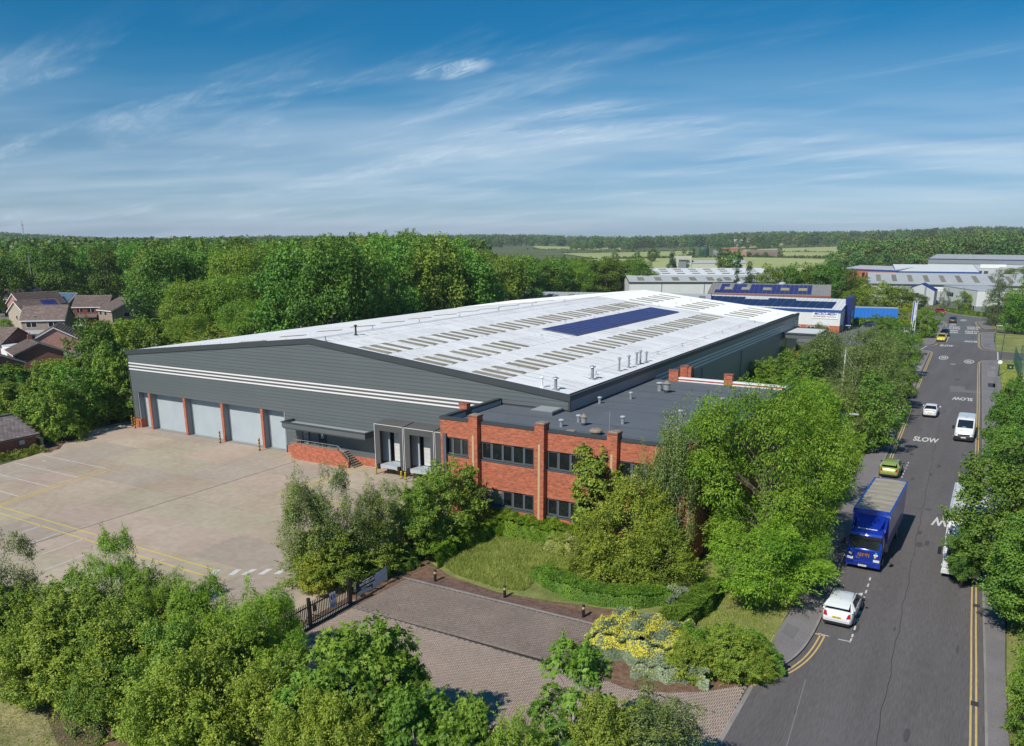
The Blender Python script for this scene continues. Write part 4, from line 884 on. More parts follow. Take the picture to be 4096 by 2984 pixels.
# felt roof furniture
def vent(x, y, h=.5, r=.14, kind=0):
    v = empty('roof_vent', (x, y, 7.9)); v.parent = OF; v.matrix_parent_inverse = Matrix.Translation((27, -68, 0))
    if kind == 0:
        MB().tube((0, 0, 0), (0, 0, h), r, n=12).build('duct', M_steel, v); MB().cone(0, 0, [(r * 1.6, h), (r * 1.65, h + .06), (r * 1.2, h + .12), (r * .2, h + .15)], 14).build('cap', M_galv, v)
    elif kind == 1:
        MB().tube((0, 0, 0), (0, 0, h * .3), r * 1.0, n=12).build('duct', M_asphalt_dark, v); MB().cone(0, 0, [(r * 1.3, h * .3), (r * 1.3, h * .9), (r * 1.0, h * .95)], 14).build('drum', M_steel, v); MB().cone(0, 0, [(r * 1.6, h * .95), (r * 1.7, h), (r * .1, h + .28)], 14).build('cap', M_rust, v)
    else:
        MB().tube((0, 0, 0), (0, 0, h * .5), r, n=12).build('duct', M_rust, v); MB().cone(0, 0, [(r * 1.2, h * .35), (r * 2.0, h * .5), (r * 2.0, h * .75), (r * 1.3, h)], 12).build('cap', M_rust, v)
vent(-29, 57.75); vent(-28.56, 60); vent(-25.15, 61.1, .55); vent(-30.3, 68.0, .5, .13); vent(-28.66, 71.4, .55, .12); vent(-27.67, 59.1, .7, .18, 1); vent(-27.8, 76.7, .75, .22); vent(-26.9, 76.2, .9, .26, 1); vent(-25.5, 56.7, .45, .26, 2); vent(-27.5, 56.4, .18, .2, 2)
vent(-22, 66, .5); vent(-20.5, 73, .5)
sk = empty('roof_hatch'); O(sk)
MB().bbox(-33.7, -31.5, 61.0, 63.1, 7.9, 8.22, .05).build('upstand', M_felt, sk); MB().box(-33.6, -31.6, 61.1, 63.0, 8.221, 8.25).build('hatch_cover', M_roofgrey, sk)
an = empty('aerial', (-25.15, 58.45, 7.9)); an.parent = OF; an.matrix_parent_inverse = Matrix.Translation((27, -68, 0))
MB().tube((0, 0, 0), (0, 0, 1.5), .03, n=6).build('mast', M_steel, an); mb = MB().tube((0, 0, 1.4), (-.75, .2, 1.3), .012, n=4)
for i in range(7): mb.tube((-.1 - i * .1, .03 + i * .027 - .15, 1.39 - i * .013), (-.1 - i * .1, .03 + i * .027 + .15, 1.39 - i * .013), .008, n=4)
mb.build('antenna_array', M_steel, an)
for yy in (57, 60, 66.3, 69.4, 72.5, 75.6, 78.7): O(MB().box(XE + .2 if yy > 63 else XL_ + .5, XRt - .4, yy, yy + .03, 7.9, 7.912).build('felt_lap', M_asphalt_dark))
O(MB().box(XE + .1, XRt - .4, 74.6, 75.0, 7.9, 7.93).build('felt_ridge', M_felt))
# ------------------------------------------------------------------ generic oriented box buildings
def local_to(o, parent): o.parent = parent; return o
def shed(name, label, cat, x, y, ang, ln, dp, eave, ridge, m_wall, m_roof, m_trim=None, brick=0.0, m_brick=None, roof_lights=0, rl_m=None, group=None, ridge_off=.5, seams=True):
    """local frame: x along the front eave (0..ln), y to the back (0..dp)"""
    b = empty(name, (x, y, hill(x, y)), R(ang), label, cat, group); m_trim = m_trim or M_trim; ry = dp * ridge_off
    z0 = brick - .0
    MB().box(0, ln, 0, .2, z0, eave).build('wall', m_wall, b); MB().box(0, ln, dp - .2, dp, z0, eave).build('wall', m_wall, b)
    for xx in (0, ln - .2): MB().extr([(.2, z0), (dp - .2, z0), (dp - .2, eave), (ry, ridge - .05), (.2, eave)][::-1], 'x', xx, xx + .2).build('gable_wall', m_wall, b)
    if brick: MB().box(-.03, ln + .03, -.03, dp + .03, -.5, brick).build('brick_base', m_brick or M_brick, b)
    o = .25
    for (ya, yb, za, zb, nm) in ((-o, ry, eave, ridge, 'roof_slope'), (ry, dp + o, ridge, eave, 'roof_slope')):
        if abs(yb - ya) < .3: continue
        mb = MB(); n = max(1, int(ln / 1.0)) if seams else 1
        for i in range(n):
            xa = -o + (ln + 2 * o) * i / n; xb = -o + (ln + 2 * o) * (i + 1) / n; e = (xb - xa)
            mb.poly([(xa, ya, za), (xb - e * .12, ya, za), (xb - e * .12, yb, zb), (xa, yb, zb)]); mb.poly([(xb - e * .12, ya, za), (xb, ya, za + .06), (xb, yb, zb + .06), (xb - e * .12, yb, zb)])
        mb.build(nm, m_roof, b)
    MB().box(-o, ln + o, -o - .06, -o + .02, eave - .45, eave + .05).build('eaves_trim', m_trim, b)
    for xx in (-o, ln + o - .1): MB().extr([(-o, eave - .4), (ry, ridge - .4), (dp + o, eave - .4), (dp + o, eave + .06), (ry, ridge + .08), (-o, eave + .06)][::-1], 'x', xx - .02, xx + .1).build('verge_trim', m_trim, b)
    s = (ridge - eave) / max(.1, ry + o)
    for i in range(roof_lights):
        xx = ln * (i + .5) / roof_lights; y0 = ry * .22; y1 = ry * .78; wd = min(1.6, ln / roof_lights * .3)
        MB().poly([(xx, y0, eave + s * (y0 + o) + .08), (xx + wd, y0, eave + s * (y0 + o) + .08), (xx + wd, y1, eave + s * (y1 + o) + .08), (xx, y1, eave + s * (y1 + o) + .08)]).build('rooflight', rl_m or M_rooflight, b)
    return b
def pwin(b, x, z, w_, h_, y=-.02, m=None, frame=None):
    f = MB().box(x, x + w_, y - .04, y, z, z + h_).build('window', frame or M_wh, b); MB().box(x + .07, x + w_ - .07, y - .05, y - .041, z + .07, z + h_ - .07).build('pane', m or M_glass, f)
    n = max(1, int(round(w_ / .9)))
    if n > 1:
        mb = MB()
        for i in range(1, n): mb.box(x + w_ * i / n - .04, x + w_ * i / n + .04, y - .055, y - .0505, z + .07, z + h_ - .07)
        mb.build('mullion', frame or M_wh, f)
    return f
def ewin(b, xw, y, z, w_, h_, sgn, m=None, frame=None):
    xo = xw + sgn * .04
    f = MB().box(min(xw, xo), max(xw, xo), y, y + w_, z, z + h_).build('window', frame or M_wh, b); a, c = sorted((xo, xo + sgn * .01)); MB().box(a, c, y + .07, y + w_ - .07, z + .07, z + h_ - .07).build('pane', m or M_glass, f); return f
M_whiteclad = mat('white_cladding', (0.66, 0.67, 0.66), 0.5, 0.05, 0.3, fine=.05, fscale=2); M_roofwhite = mat('pale_roof', (0.62, 0.64, 0.65), 0.55, 0.05, .2); M_roofpale = mat('pale_grey_roof', (0.42, 0.44, 0.45), 0.6, 0.06, .2)
M_fibre = mat('fibre_cement_roof', (0.22, 0.22, 0.22), 0.85, 0.12, .4); M_redtext = mat('sign_red', (0.22, 0.05, 0.04), 0.5, 0.03); M_yellowlight = mat('yellowed_rooflight', (0.32, 0.29, 0.17), 0.7, .1, 1)

# filtration company building beside the porch
mm = shed('industrial_unit', 'white unit with blue trim, a blue entrance fin and a large dark solar roof', 'industrial unit', -92, 213.2, 0, 59.3, 22.5, 5.4, 7.35, M_whiteclad, M_roofwhite, M_blue, 1.7, M_brick)
MB().box(59.2, 60.4, 6.2, 14.2, 0, 8.0).build('entrance_fin', M_navy, mm); MB().box(60.41, 60.46, 8.6, 11.8, 0, 4.6).build('fin_glazing', M_glass, mm)
text_obj('fin_lettering', 'FILTER', .8, M_midgrey, mm, (60.43, 12.4, 6.2), (R(90), R(90), R(90)))
sg = MB().box(52.9, 58.8, -.12, -.05, 3.3, 4.95).build('sign_board', M_wh, mm)
text_obj('sign_lettering', 'MICRO-MESH', .86, M_signblue, sg, (55.85, -.13, 4.42), (R(90), 0, 0), 1.0, 1.0, bold=.02, depth=.02)
text_obj('sign_lettering', 'FILTRATION', .46, M_redtext, sg, (54.5, -.13, 3.78), (R(90), 0, 0), 1.12, 1, bold=.012, depth=.02)
MB().box(56.1, 58.4, -.14, -.125, 3.72, 3.84).build('sign_rule', M_redtext, sg)
for i in range(5): ewin(mm, 59.36, 1.0 + i * 1.1, .6, .8, 1.0, 1)
for i in range(5): ewin(mm, 59.36, 15 + i * 1.3, .6, .9, 1.0, 1)
for i in range(4): pwin(mm, 45 + i * 3.4, .5, 1.8, .9, -.04)
def pv_block(b, x0, x1, y0, y1, eave, ridge, ry, nx, ny, skip=(), m=None):
    s = (ridge - eave) / (ry + .25)
    for i in range(nx):
        for j in range(ny):
            if (i, j) in skip: continue
            xa = x0 + (x1 - x0) * i / nx + .06; xb = x0 + (x1 - x0) * (i + 1) / nx - .06; ya = y0 + (y1 - y0) * j / ny + .05; yb = y0 + (y1 - y0) * (j + 1) / ny - .05
            MB().poly([(xa, ya, eave + s * (ya + .25) + .16), (xb, ya, eave + s * (ya + .25) + .16), (xb, yb, eave + s * (yb + .25) + .16), (xa, yb, eave + s * (yb + .25) + .16)]).build('solar_panel', m or M_pv, b)
M_pvdark = mat('dark_solar_panel', (0.016, 0.030, 0.095), 0.35, 0.1, 1, rnd=.12)
pv_block(mm, 20, 57.0, 1.0, 7.4, 5.4, 7.35, 11.25, 18, 4, m=M_pvdark); pv_block(mm, 4, 16.5, 1.0, 7.4, 5.4, 7.35, 11.25, 6, 4, m=M_pvdark); pv_block(mm, 24, 34, 7.4, 9.4, 5.4, 7.35, 11.25, 5, 1, m=M_pvdark); pv_block(mm, 40, 47, 7.4, 9.0, 5.4, 7.35, 11.25, 3, 1, m=M_pvdark)
# unit behind it
m2 = shed('industrial_unit', 'grey roofed unit striped with blue solar panels and yellowed rooflights', 'industrial unit', -74.5, 243, 10, 33.5, 22, 6.4, 8.9, M_lightgrey, M_fibre, M_brick_dk)
pv_block(m2, 1.5, 28.5, .5, 9.6, 6.4, 8.9, 11, 22, 3, skip=[(i, 1) for i in (2, 3, 6, 7, 11, 12, 15, 16, 19, 20)] + [(i, 2) for i in (3, 7)] + [(0, 2), (0, 1)])
for x in (4, 9, 15, 20, 25): MB().poly([(x, 3.7, 7.45), (x + 2.2, 3.7, 7.45), (x + 2.2, 6.4, 8.05), (x, 6.4, 8.05)]).build('rooflight', M_yellowlight, m2)
for x in (8, 20): MB().cone(x, 10.6, [(1.0, 8.6), (1.1, 9.0), (.9, 9.3), (.3, 9.5)], 14).build('ventilator', M_galv, m2)
# low grey roof on the left, behind the warehouse
gl = shed('industrial_unit', 'low grey roofed unit with blue eaves line, behind the back left of the warehouse', 'industrial unit', -112.5, 191.5, 17, 52, 30, 6.0, 7.7, M_whiteclad, M_roofpale, M_blue, roof_lights=9)
# white sheds beyond
wa = shed('industrial_unit', 'long pale shed with four square rooflights behind the weeping tree', 'industrial unit', -121.5, 297, 30, 58, 20, 6, 8.0, M_whiteclad, M_roofpale, M_trim)
for i in range(7): MB().poly([(3.5 + i * 6.6, 2, 6.55), (6 + i * 6.6, 2, 6.55), (6 + i * 6.6, 6.5, 7.5), (3.5 + i * 6.6, 6.5, 7.5)]).build('rooflight', M_rooflight, wa)
for i in range(3): MB().box(12 + i * 16, 12.3 + i * 16, -.1, -.02, 0, 5.9).build('wall_joint', M_midgrey, wa)
wb = shed('industrial_unit', 'furthest white shed with rows of small grey rooflights beside the plant tower', 'industrial unit', -133, 321, 32, 66, 26, 7.2, 9.6, M_whiteclad, M_roofwhite, M_blue)
for i in range(9):
    for yy in (2.5, 6.5, 10.0):
        zz = 7.2 + (yy + .25) * 2.4 / 13.25; MB().poly([(3 + i * 6.2, yy, zz + .15), (6.2 + i * 6.2, yy, zz + .15), (6.2 + i * 6.2, yy + 1.0, zz + .33), (3 + i * 6.2, yy + 1.0, zz + .33)]).build('rooflight', M_rooflight, wb)
pl = empty('process_plant', (-196, 560, 0), R(28), 'cream processing plant with a square tower and pipes in front of the fields', 'processing plant')
M_creamclad = mat('cream_cladding', (0.50, 0.50, 0.40), .6, .05)
MB().box(0, 11, 0, 9, -1, 9.5).build('tower', M_creamclad, pl); MB().extr([(0, -1), (12, -1), (12, 5.0), (6, 6.3), (0, 5.0)][::-1], 'x', 11.2, 48).build('hall', M_creamclad, pl); MB().extr([(-.3, 5.0), (6, 6.6), (12.3, 5.0), (12.3, 4.8), (6, 6.35), (-.3, 4.8)], 'x', 11, 48.4).build('roof', M_roofpale, pl)
MB().box(2, 7, -3, -.1, -1, 6).build('stair_housing', M_midgrey, pl)
for z in (2, 4.5, 7): MB().box(2, 9, -1.6, -.1, z, z + .2).build('gantry', M_midgrey, pl)
for i in range(3): MB().cone(33 + i * 4.5, -1.5, [(1.0, -1), (1.0, 4), (1.3, 5), (.7, 6.0)], 10).build('cyclone', M_galv, pl)
# right hand estate buildings
rb_ = shed('industrial_unit', 'red brick fronted unit with white roof and blue eaves, right of the fields', 'industrial unit', -72, 462, -26, 30, 30, 6.6, 8.0, M_brick, M_roofwhite, M_blue)
for i in range(6): pwin(rb_, 2 + i * 4.6, 1.2, 1.4, 3.8, -.02, frame=M_trim)
rb2 = shed('industrial_unit', 'pale low gabled unit with blue verge line joined beside the red brick one', 'industrial unit', -45.5, 449, 12, 36, 34, 6.2, 9.0, M_lightgrey, M_roofwhite, M_blue)
lg = shed('industrial_unit', 'very long pale grey unit with slanting rooflights and arched doorways', 'industrial unit', -41.5, 325, 9, 74, 46, 6.3, 9.3, M_lightgrey, M_roofpale, M_trim, roof_lights=14)
for x in (15, 26, 37, 48):
    mb = MB(); n = 10
    pts = [(x + 1.9 + 1.9 * math.cos(math.pi * i / n), -.06, 4.2 + 1.1 * math.sin(math.pi * i / n)) for i in range(n + 1)]; mb.poly(pts); mb.build('arched_canopy', M_trim, lg)
text_obj('sign_lettering', 'AUTO PARTS', .9, M_midgrey, MB().box(20.3, 25.3, -.12, -.05, 4.0, 5.4).build('sign_board', M_wh, lg), (22.8, -.13, 4.7), (R(90), 0, 0), .8)
for i in range(3): pwin(lg, 32 + i * 2.2, 2.5, 1.8, 1.2, -.04, frame=M_trim)
gb = empty('annexe', (-27.5, 318, 0), R(-4), 'small pale gabled annexe with dark blue edging in front of the long grey unit', 'annexe')
MB().extr([(0, 0), (8.0, 0), (8.0, 4.7), (3.8, 6.9), (0, 5.4)][::-1], 'y', 0, 6.5).build('wall', M_lightgrey, gb); MB().extr([(-.2, 5.3), (3.8, 6.85), (8.2, 4.6), (8.2, 4.85), (3.8, 7.15), (-.2, 5.6)][::-1], 'y', -.1, 6.6).build('roof', M_navy, gb); MB().box(4.9, 5.4, -.2, -.02, 0, 6.0).build('flue', M_midgrey, gb); pwin(gb, .7, 2.6, 2.6, 1.3, -.02, frame=M_trim)
of = empty('office_annexe', (-16.65, 312.3, 0), R(-66.8), 'white clad two storey office at the road bend with strip windows and grey base', 'office')
MB().box(0, 26.8, 0, 13, 2.2, 6.75).build('wall', M_whiteclad, of); MB().box(.05, 26.75, .05, 12.9, 0, 2.2).build('base_wall', M_midgrey, of); MB().box(-.1, 26.9, -.1, 13.1, 6.75, 6.95).build('coping', M_roofpale, of)
for i in range(14): MB().box(.0, 26.8, -.025, -.001, 2.3 + i * .31, 2.52 + i * .31).build('cladding_plank', M_whiteclad, of)
for x0, n in ((3.2, 4), (15.5, 5)):
    for i in range(n): pwin(of, x0 + i * 1.45, 3.9, 1.3, 1.3, -.05, frame=M_midgrey)
pwin(of, 22.5, .4, 1.4, 1.8, -.02, frame=M_trim); pwin(of, 25, .2, 1.2, 2.2, -.02, frame=M_wh)
fr = shed('industrial_unit', 'large distant warehouse with loading docks and dark fascia at far right', 'industrial unit', -40, 560, -9, 70, 42, 9.8, 12.0, M_lightgrey, M_roofpale, M_navy)
MB().box(0, 70, -.31, -.01, 7.2, 9.3).build('dark_band', M_midgrey, fr)
for i in range(7): MB().box(11 + i * 3.2, 13.2 + i * 3.2, -.15, -.02, .2, 3.4).build('dock_door', M_navy if i in (0, 4, 5) else M_trim, fr)
MB().box(28, 41, -.2, -.02, 5, 8).build('sign_board', M_wh, fr)
MB().extr([(-8, 0), (-.1, 0), (-.1, 6), (-8, 4.6)][::-1], 'x', 38, 70).build('lean_to', M_roofpale, fr)
gr = empty('industrial_unit', (4.55, 243.5, 0), R(-4), 'green clad unit with brick base cut off by the right edge of the picture', 'industrial unit')
M_greenclad = mat('green_cladding', (0.17, 0.20, 0.13), .6, .05); M_browner = brick_mat('brown_brick', (0.33, 0.19, 0.12), (0.26, 0.14, 0.09), (.3, .25, .2))
MB().box(0, 20, 0, 12, 0, 2.2).build('brick_base', M_browner, gr); MB().box(-.05, 20, -.05, 12, 2.2, 5.5).build('wall', M_greenclad, gr); MB().box(-.2, 20, -.2, 12.2, 5.5, 5.7).build('roof', M_roofpale, gr)
gz = empty('gas_kiosk', (4.9, 155, 0), 0, 'narrow white ribbed structure behind green mesh fence at the right edge', 'kiosk')
for i in range(5): MB().box(i * .3, i * .3 + .24, -.2, 12, 0, 4.2).build('ribbed_panel', M_whiteclad, gz)
tr = empty('curtain_trailer', (-34.6, 243.5, 0), R(12), 'long bright blue curtain sided trailer parked behind the blue trimmed unit', 'trailer')
MB().box(0, 11.6, 0, 2.5, .9, 3.9).build('curtain', M_bluesheet, tr); MB().box(-.05, 11.65, -.05, 2.55, 3.9, 4.02).build('roof_rail', M_roofpale, tr); MB().box(.2, 11.4, .3, 2.2, .6, .9).build('chassis', M_black, tr)
for i in range(12): MB().box(.4 + i * .95, .44 + i * .95, -.03, -.001, .95, 3.85).build('curtain_strap', M_signblue, tr)
for x in (1.2, 2.5, 3.8): MB().tube((x, .1, .5), (x, 2.4, .5), .5, n=14).build('wheel', M_rubber, tr)
flat('car_park', [(-45, 196), (-45, 212.8), (-33, 212.8), (-33, 236), (-45, 242), (-22, 245), (-15.5, 236), (-15.5, 206), (-24, 190), (-36, 190)], 0.02, M_asphalt_patch)

# ------------------------------------------------------------------ houses on the left
def house(name, label, x, y, ang, ln, dp, eave, ridge, m_wall, wins=(), gable_r=(), chim=None, cat='house', m_roof=None, hip=False, wins_lo=(), door=None, gable_l=(), z=0, extra=None, fascia=None, group='houses on the estate beyond the trees'):
    b = empty(name, (x, y, z), R(ang), label, cat, group); m_roof = m_roof or M_tile; o = .3; ry = dp / 2
    MB().box(0, ln, 0, .25, -2, eave).build('wall', m_wall, b); MB().box(0, ln, dp - .25, dp, -2, eave).build('wall', m_wall, b)
    for xx in (0, ln - .25): MB().extr([(.25, -2), (dp - .25, -2), (dp - .25, eave), (ry, ridge - .1), (.25, eave)][::-1], 'x', xx, xx + .25).build('gable_wall', m_wall, b)
    for front in (1, 0):
        rows_ = 11; mb = MB()
        for k in range(rows_):
            ya = -o + (ry + o) * k / rows_; yb = -o + (ry + o) * (k + 1) / rows_; za = eave - .1 + (ridge - eave + .1) * k / rows_; zb = eave - .1 + (ridge - eave + .1) * (k + 1) / rows_
            yy0, yy1 = (ya, yb) if front else (dp - ya, dp - yb); n = max(6, int(ln / .9))
            for i in range(n):
                xa = -o + (ln + 2 * o) * i / n; xb = -o + (ln + 2 * o) * (i + 1) / n; e = .10 + rng.uniform(0, .04)
                p = [(xa, yy0, za + e), (xb, yy0, za + e), (xb, yy1, zb + .02), (xa, yy1, zb + .02)]; q = [(xa, yy0, za), (xb, yy0, za), (xb, yy0, za + e), (xa, yy0, za + e)]
                mb.poly(p if front else p[::-1]); mb.poly(q if front else q[::-1])
        mb.build('roof_slope', m_roof, b)
    MB().extr([(ry - .18, ridge - .02), (ry, ridge + .12), (ry + .18, ridge - .02)][::-1], 'x', -o, ln + o).build('ridge_tiles', m_roof, b)
    MB().box(-o, ln + o, -o - .04, -o + .0, eave - .28, eave - .08).build('fascia', M_wh, b)
    for xx in (-o - .02, ln + o - .04): MB().extr([(-o, eave - .32), (ry, ridge - .25), (dp + o, eave - .32), (dp + o, eave - .1), (ry, ridge - .03), (-o, eave - .1)][::-1], 'x', xx, xx + .06).build('bargeboard', fascia or M_wh, b)
    for (wx, wz, ww, wh) in list(wins) + list(wins_lo): pwin(b, wx, wz, ww, wh, -.005)
    for (wy, wz, ww, wh) in gable_r: ewin(b, ln, wy, wz, ww, wh, 1)
    for (wy, wz, ww, wh) in gable_l: ewin(b, 0, wy, wz, ww, wh, -1)
    if chim: c = MB().box(chim - .35, chim + .35, ry - .35, ry + .35, ridge - .8, ridge + .9).build('chimney', M_brick_dk, b); MB().tube((chim, ry, ridge + .9), (chim, ry, ridge + 1.2), .13, n=8).build('chimney_pot', M_rust, c)
    if door: MB().box(door, door + .9, -.06, -.005, 0, 2.0).build('door', M_wh, b)
    return b
H1 = house('house', 'buff brick house with broad tiled roof, nearest of the two storey ones', -185.6, 105.6, 41, 8.7, 7.6, 4.8, 7.7, M_brick_buff, wins=((.9, 3.2, 2.2, 1.2), (5.4, 3.2, 2.2, 1.2)))
MB().extr([(-1.9, 1.9), (0, 2.5), (0, 2.6), (-1.9, 2.0)][::-1], 'x', .6, 4.8).build('porch_roof', M_roofgrey, H1)
HB = house('house', 'cream gabled house with six blue solar panels on its dark roof', -200.3, 115.1, 85, 9.6, 8.0, 5.0, 7.6, M_brick_cream, gable_l=((3.5, 3.2, .8, 1.1),))
for i in range(3):
    for j in range(2):
        xa = 5.6 + i * 1.2; ya = 1.7 + j * 1.0; s = 2.7 / 4.3; MB().poly([(xa, ya, 4.9 + s * (ya + .3) + .22), (xa + 1.12, ya, 4.9 + s * (ya + .3) + .22), (xa + 1.12, ya + .92, 4.9 + s * (ya + 1.22) + .22), (xa, ya + .92, 4.9 + s * (ya + 1.22) + .22)]).build('solar_panel', M_pv, HB)
HP = house('house', 'pink brick gabled house behind the cream gabled one', -226.8, 129.9, 85, 11.6, 8.0, 5.0, 7.7, M_brick_pink)
HF = house('house', 'furthest tiled house with white windows at the back left of the estate', -250.5, 138.8, 50, 9.0, 8, 5.0, 7.7, M_brick_dk, wins=((1.5, 3.4, 1.6, 1.1), (4.2, 3.4, 1.6, 1.1)))
HF2 = house('house', 'brown roofed house partly cut off by the left edge, upper of two', -236, 121.5, 60, 5.5, 8, 4.9, 7.6, M_brick_dk, wins=((3.0, 3.3, 1.4, 1.1),))
HF3 = house('house', 'brown roofed house partly cut off by the left edge, lower of two', -214.5, 110.5, 60, 4.5, 8, 4.8, 7.2, M_brick_dk, wins=((2, 3.3, 1.4, 1.1),))
H2 = house('house', 'terraced house with red tile hung front and a white glazed porch', -209.7, 133.3, 37, 8.6, 7.5, 4.8, 7.4, M_brick_dk, wins=((.9, 3.3, 1.4, 1.15), (3.4, 3.3, 1.9, 1.15), (6.9, 3.3, 1.5, 1.15)), wins_lo=((4.6, .7, 1.8, 1.4),))
M_tilehung = mat('red_tile_hanging', (0.22, 0.045, 0.04), .8, .15, 3)
MB().box(.25, 8.6, -.045, -.004, 2.9, 4.7).build('tile_hanging', M_tilehung, H2)
MB().box(.3, 3.1, -1.2, -.02, 0, 2.1).build('porch', M_wh, H2); MB().box(.5, 1.6, -1.22, -1.205, .3, 1.9).box(1.8, 2.9, -1.22, -1.205, .3, 1.9).build('porch_glass', M_glass, H2); MB().extr([(-1.5, 2.1), (0, 2.9), (0, 3.0), (-1.5, 2.2)][::-1], 'x', 0, 6.0).build('porch_roof', M_tile, H2)
H4 = house('house', 'house with a wide brown gable and pink brick front, right end of the red terrace', -201.6, 134.8, -8, 7.0, 12, 4.4, 7.1, M_brick_buff, wins=((.7, 3.0, 1.3, 1.1), (3.2, 3.0, 1.3, 1.1)), gable_r=((3, 2.6, 1.6, 1.2), (9, 1.2, 1.6, 1.2)))
H3 = house('house', 'small house with pale blue solar roof and one window in its brick gable', -231.7, 140.8, 18, 5.8, 8.0, 4.6, 7.0, M_brick_dk, gable_r=((3.2, 3.2, 1.7, 1.2),), m_roof=M_fibre)
M_pvpale = mat('pale_solar_panel', (0.10, 0.17, 0.26), .3, .1, 2, rnd=.1)
pv_block(H3, .2, 5.6, .1, 3.7, 4.65, 7.05, 4, 5, 4, m=M_pvpale)
B1 = house('bungalow', 'bungalow with pale orange brick gable facing the trees', -162.5, 103.6, 142, 10.0, 8.5, 2.4, 4.9, M_brick_pink, cat='bungalow', group='bungalows on the estate')
B0 = house('bungalow', 'bungalow with dark brick gable, behind the brown one with a chimney', -175.2, 86.6, 17, 10.0, 9.5, 2.4, 5.2, M_brick_dk, cat='bungalow', fascia=M_trim, group='bungalows on the estate')
B2 = house('bungalow', 'brown roofed bungalow with a small chimney and black bargeboards nearest the hedge', -156.5, 85.6, -22, 9.4, 7.6, 2.6, 4.3, M_brick_dk, cat='bungalow', chim=1.6, fascia=M_trim, group='bungalows on the estate')
B3 = house('bungalow', 'low grey tiled roof cut off by the left edge below the chimney', -152.0, 73.6, -4, 10.0, 7.0, 2.2, 3.8, M_brick_dk, cat='bungalow', m_roof=M_tile_l, group='bungalows on the estate')
gar = empty('garage_row', (-189, 122.5, 0), R(37), 'pair of grey garage doors beside the red terraced house', 'garage')
MB().box(0, 4.4, 0, 3, 0, 2.3).build('wall', M_brick_dk, gar); MB().box(-.1, 4.5, -.1, 3.1, 2.3, 2.45).build('roof', M_fibre, gar); 
for x in (.2, 2.3): MB().box(x, x + 1.9, -.05, -.001, .1, 2.1).build('garage_door', M_roofgrey, gar)
gar.location = (-213.4, 130.4, 0)
cn = empty('conservatory', (-160.5, 93.5, 0), R(10), 'pale flat roofed conservatory between the two bungalows', 'conservatory'); MB().box(-9.5, 0, -3, 0, 0, 2.3).build('wall', M_wh, cn); MB().box(-9.6, .1, -3.1, .1, 2.3, 2.4).build('roof', M_roofwhite, cn)
flat('estate_road', [(-150, 98), (-260, 160), (-300, 150), (-230, 100), (-160, 78)], 0.02, M_pave)

# brick store on the yard edge, tiled roof tile by tile
bs = empty('brick_store', (-89.7, 50.6, 0), 0, 'small red brick store with a grey tiled roof at the left edge of the yard', 'outbuilding')
MB().box(-8.6, 0, -10, 0, 0, 1.72).build('wall', M_brick_dk, bs); MB().extr([(-8.6, 1.72), (0, 1.72), (-4.3, 3.35)], 'y', -10, -.001).build('gable_wall', M_brick_dk, bs)
MB().box(.12, .2, -10.2, .2, 1.55, 1.75).build('fascia', M_wh, bs); MB().extr([(-4.3, 3.3), (.35, 1.6), (.35, 1.72), (-4.3, 3.42), (-8.95, 1.72), (-8.95, 1.6)], 'y', -10.2, .2).build('roof_deck', M_trim, bs)
sl = math.atan2(1.7, 4.65)
def tile_mesh():
    mb = MB().bbox(0, .40, 0, .36, 0, .045, .012); me = bpy.data.meshes.new('roof_tile'); me.from_pydata(mb.v, [], mb.f); me.materials.append(M_tile_l); return me
ME_t = tile_mesh(); cnt = 0
for r_ in range(12):
    for c_ in range(24):
        o = link('roof_tile', ME_t, bs); d = 4.95 - (r_ + 1) * .40
        x = .38 - (r_ + 1) * .385 * math.cos(sl); z = 1.72 + (r_ + 1) * .385 * math.sin(sl) - .005
        o.location = (x, .2 - (c_ + 1) * .42 - (.2 if r_ % 2 else 0) + .2, z); o.rotation_euler = (0, sl - .05, 0); cnt += 1
MB().box(-4.45, -4.15, -10.2, .25, 3.36, 3.5).build('ridge_tiles', M_tile_l, bs)
MB().box(.02, .2, -1.9, -1.35, .9, 1.35).build('meter_box', M_galv, bs)
pst = empty('timber_post', (-89.3, 50.95, 0), 0, 'weathered timber post at the corner of the brick store', 'post'); MB().box(-.12, .12, -.12, .12, 0, 1.2).build('post', M_rust, pst)

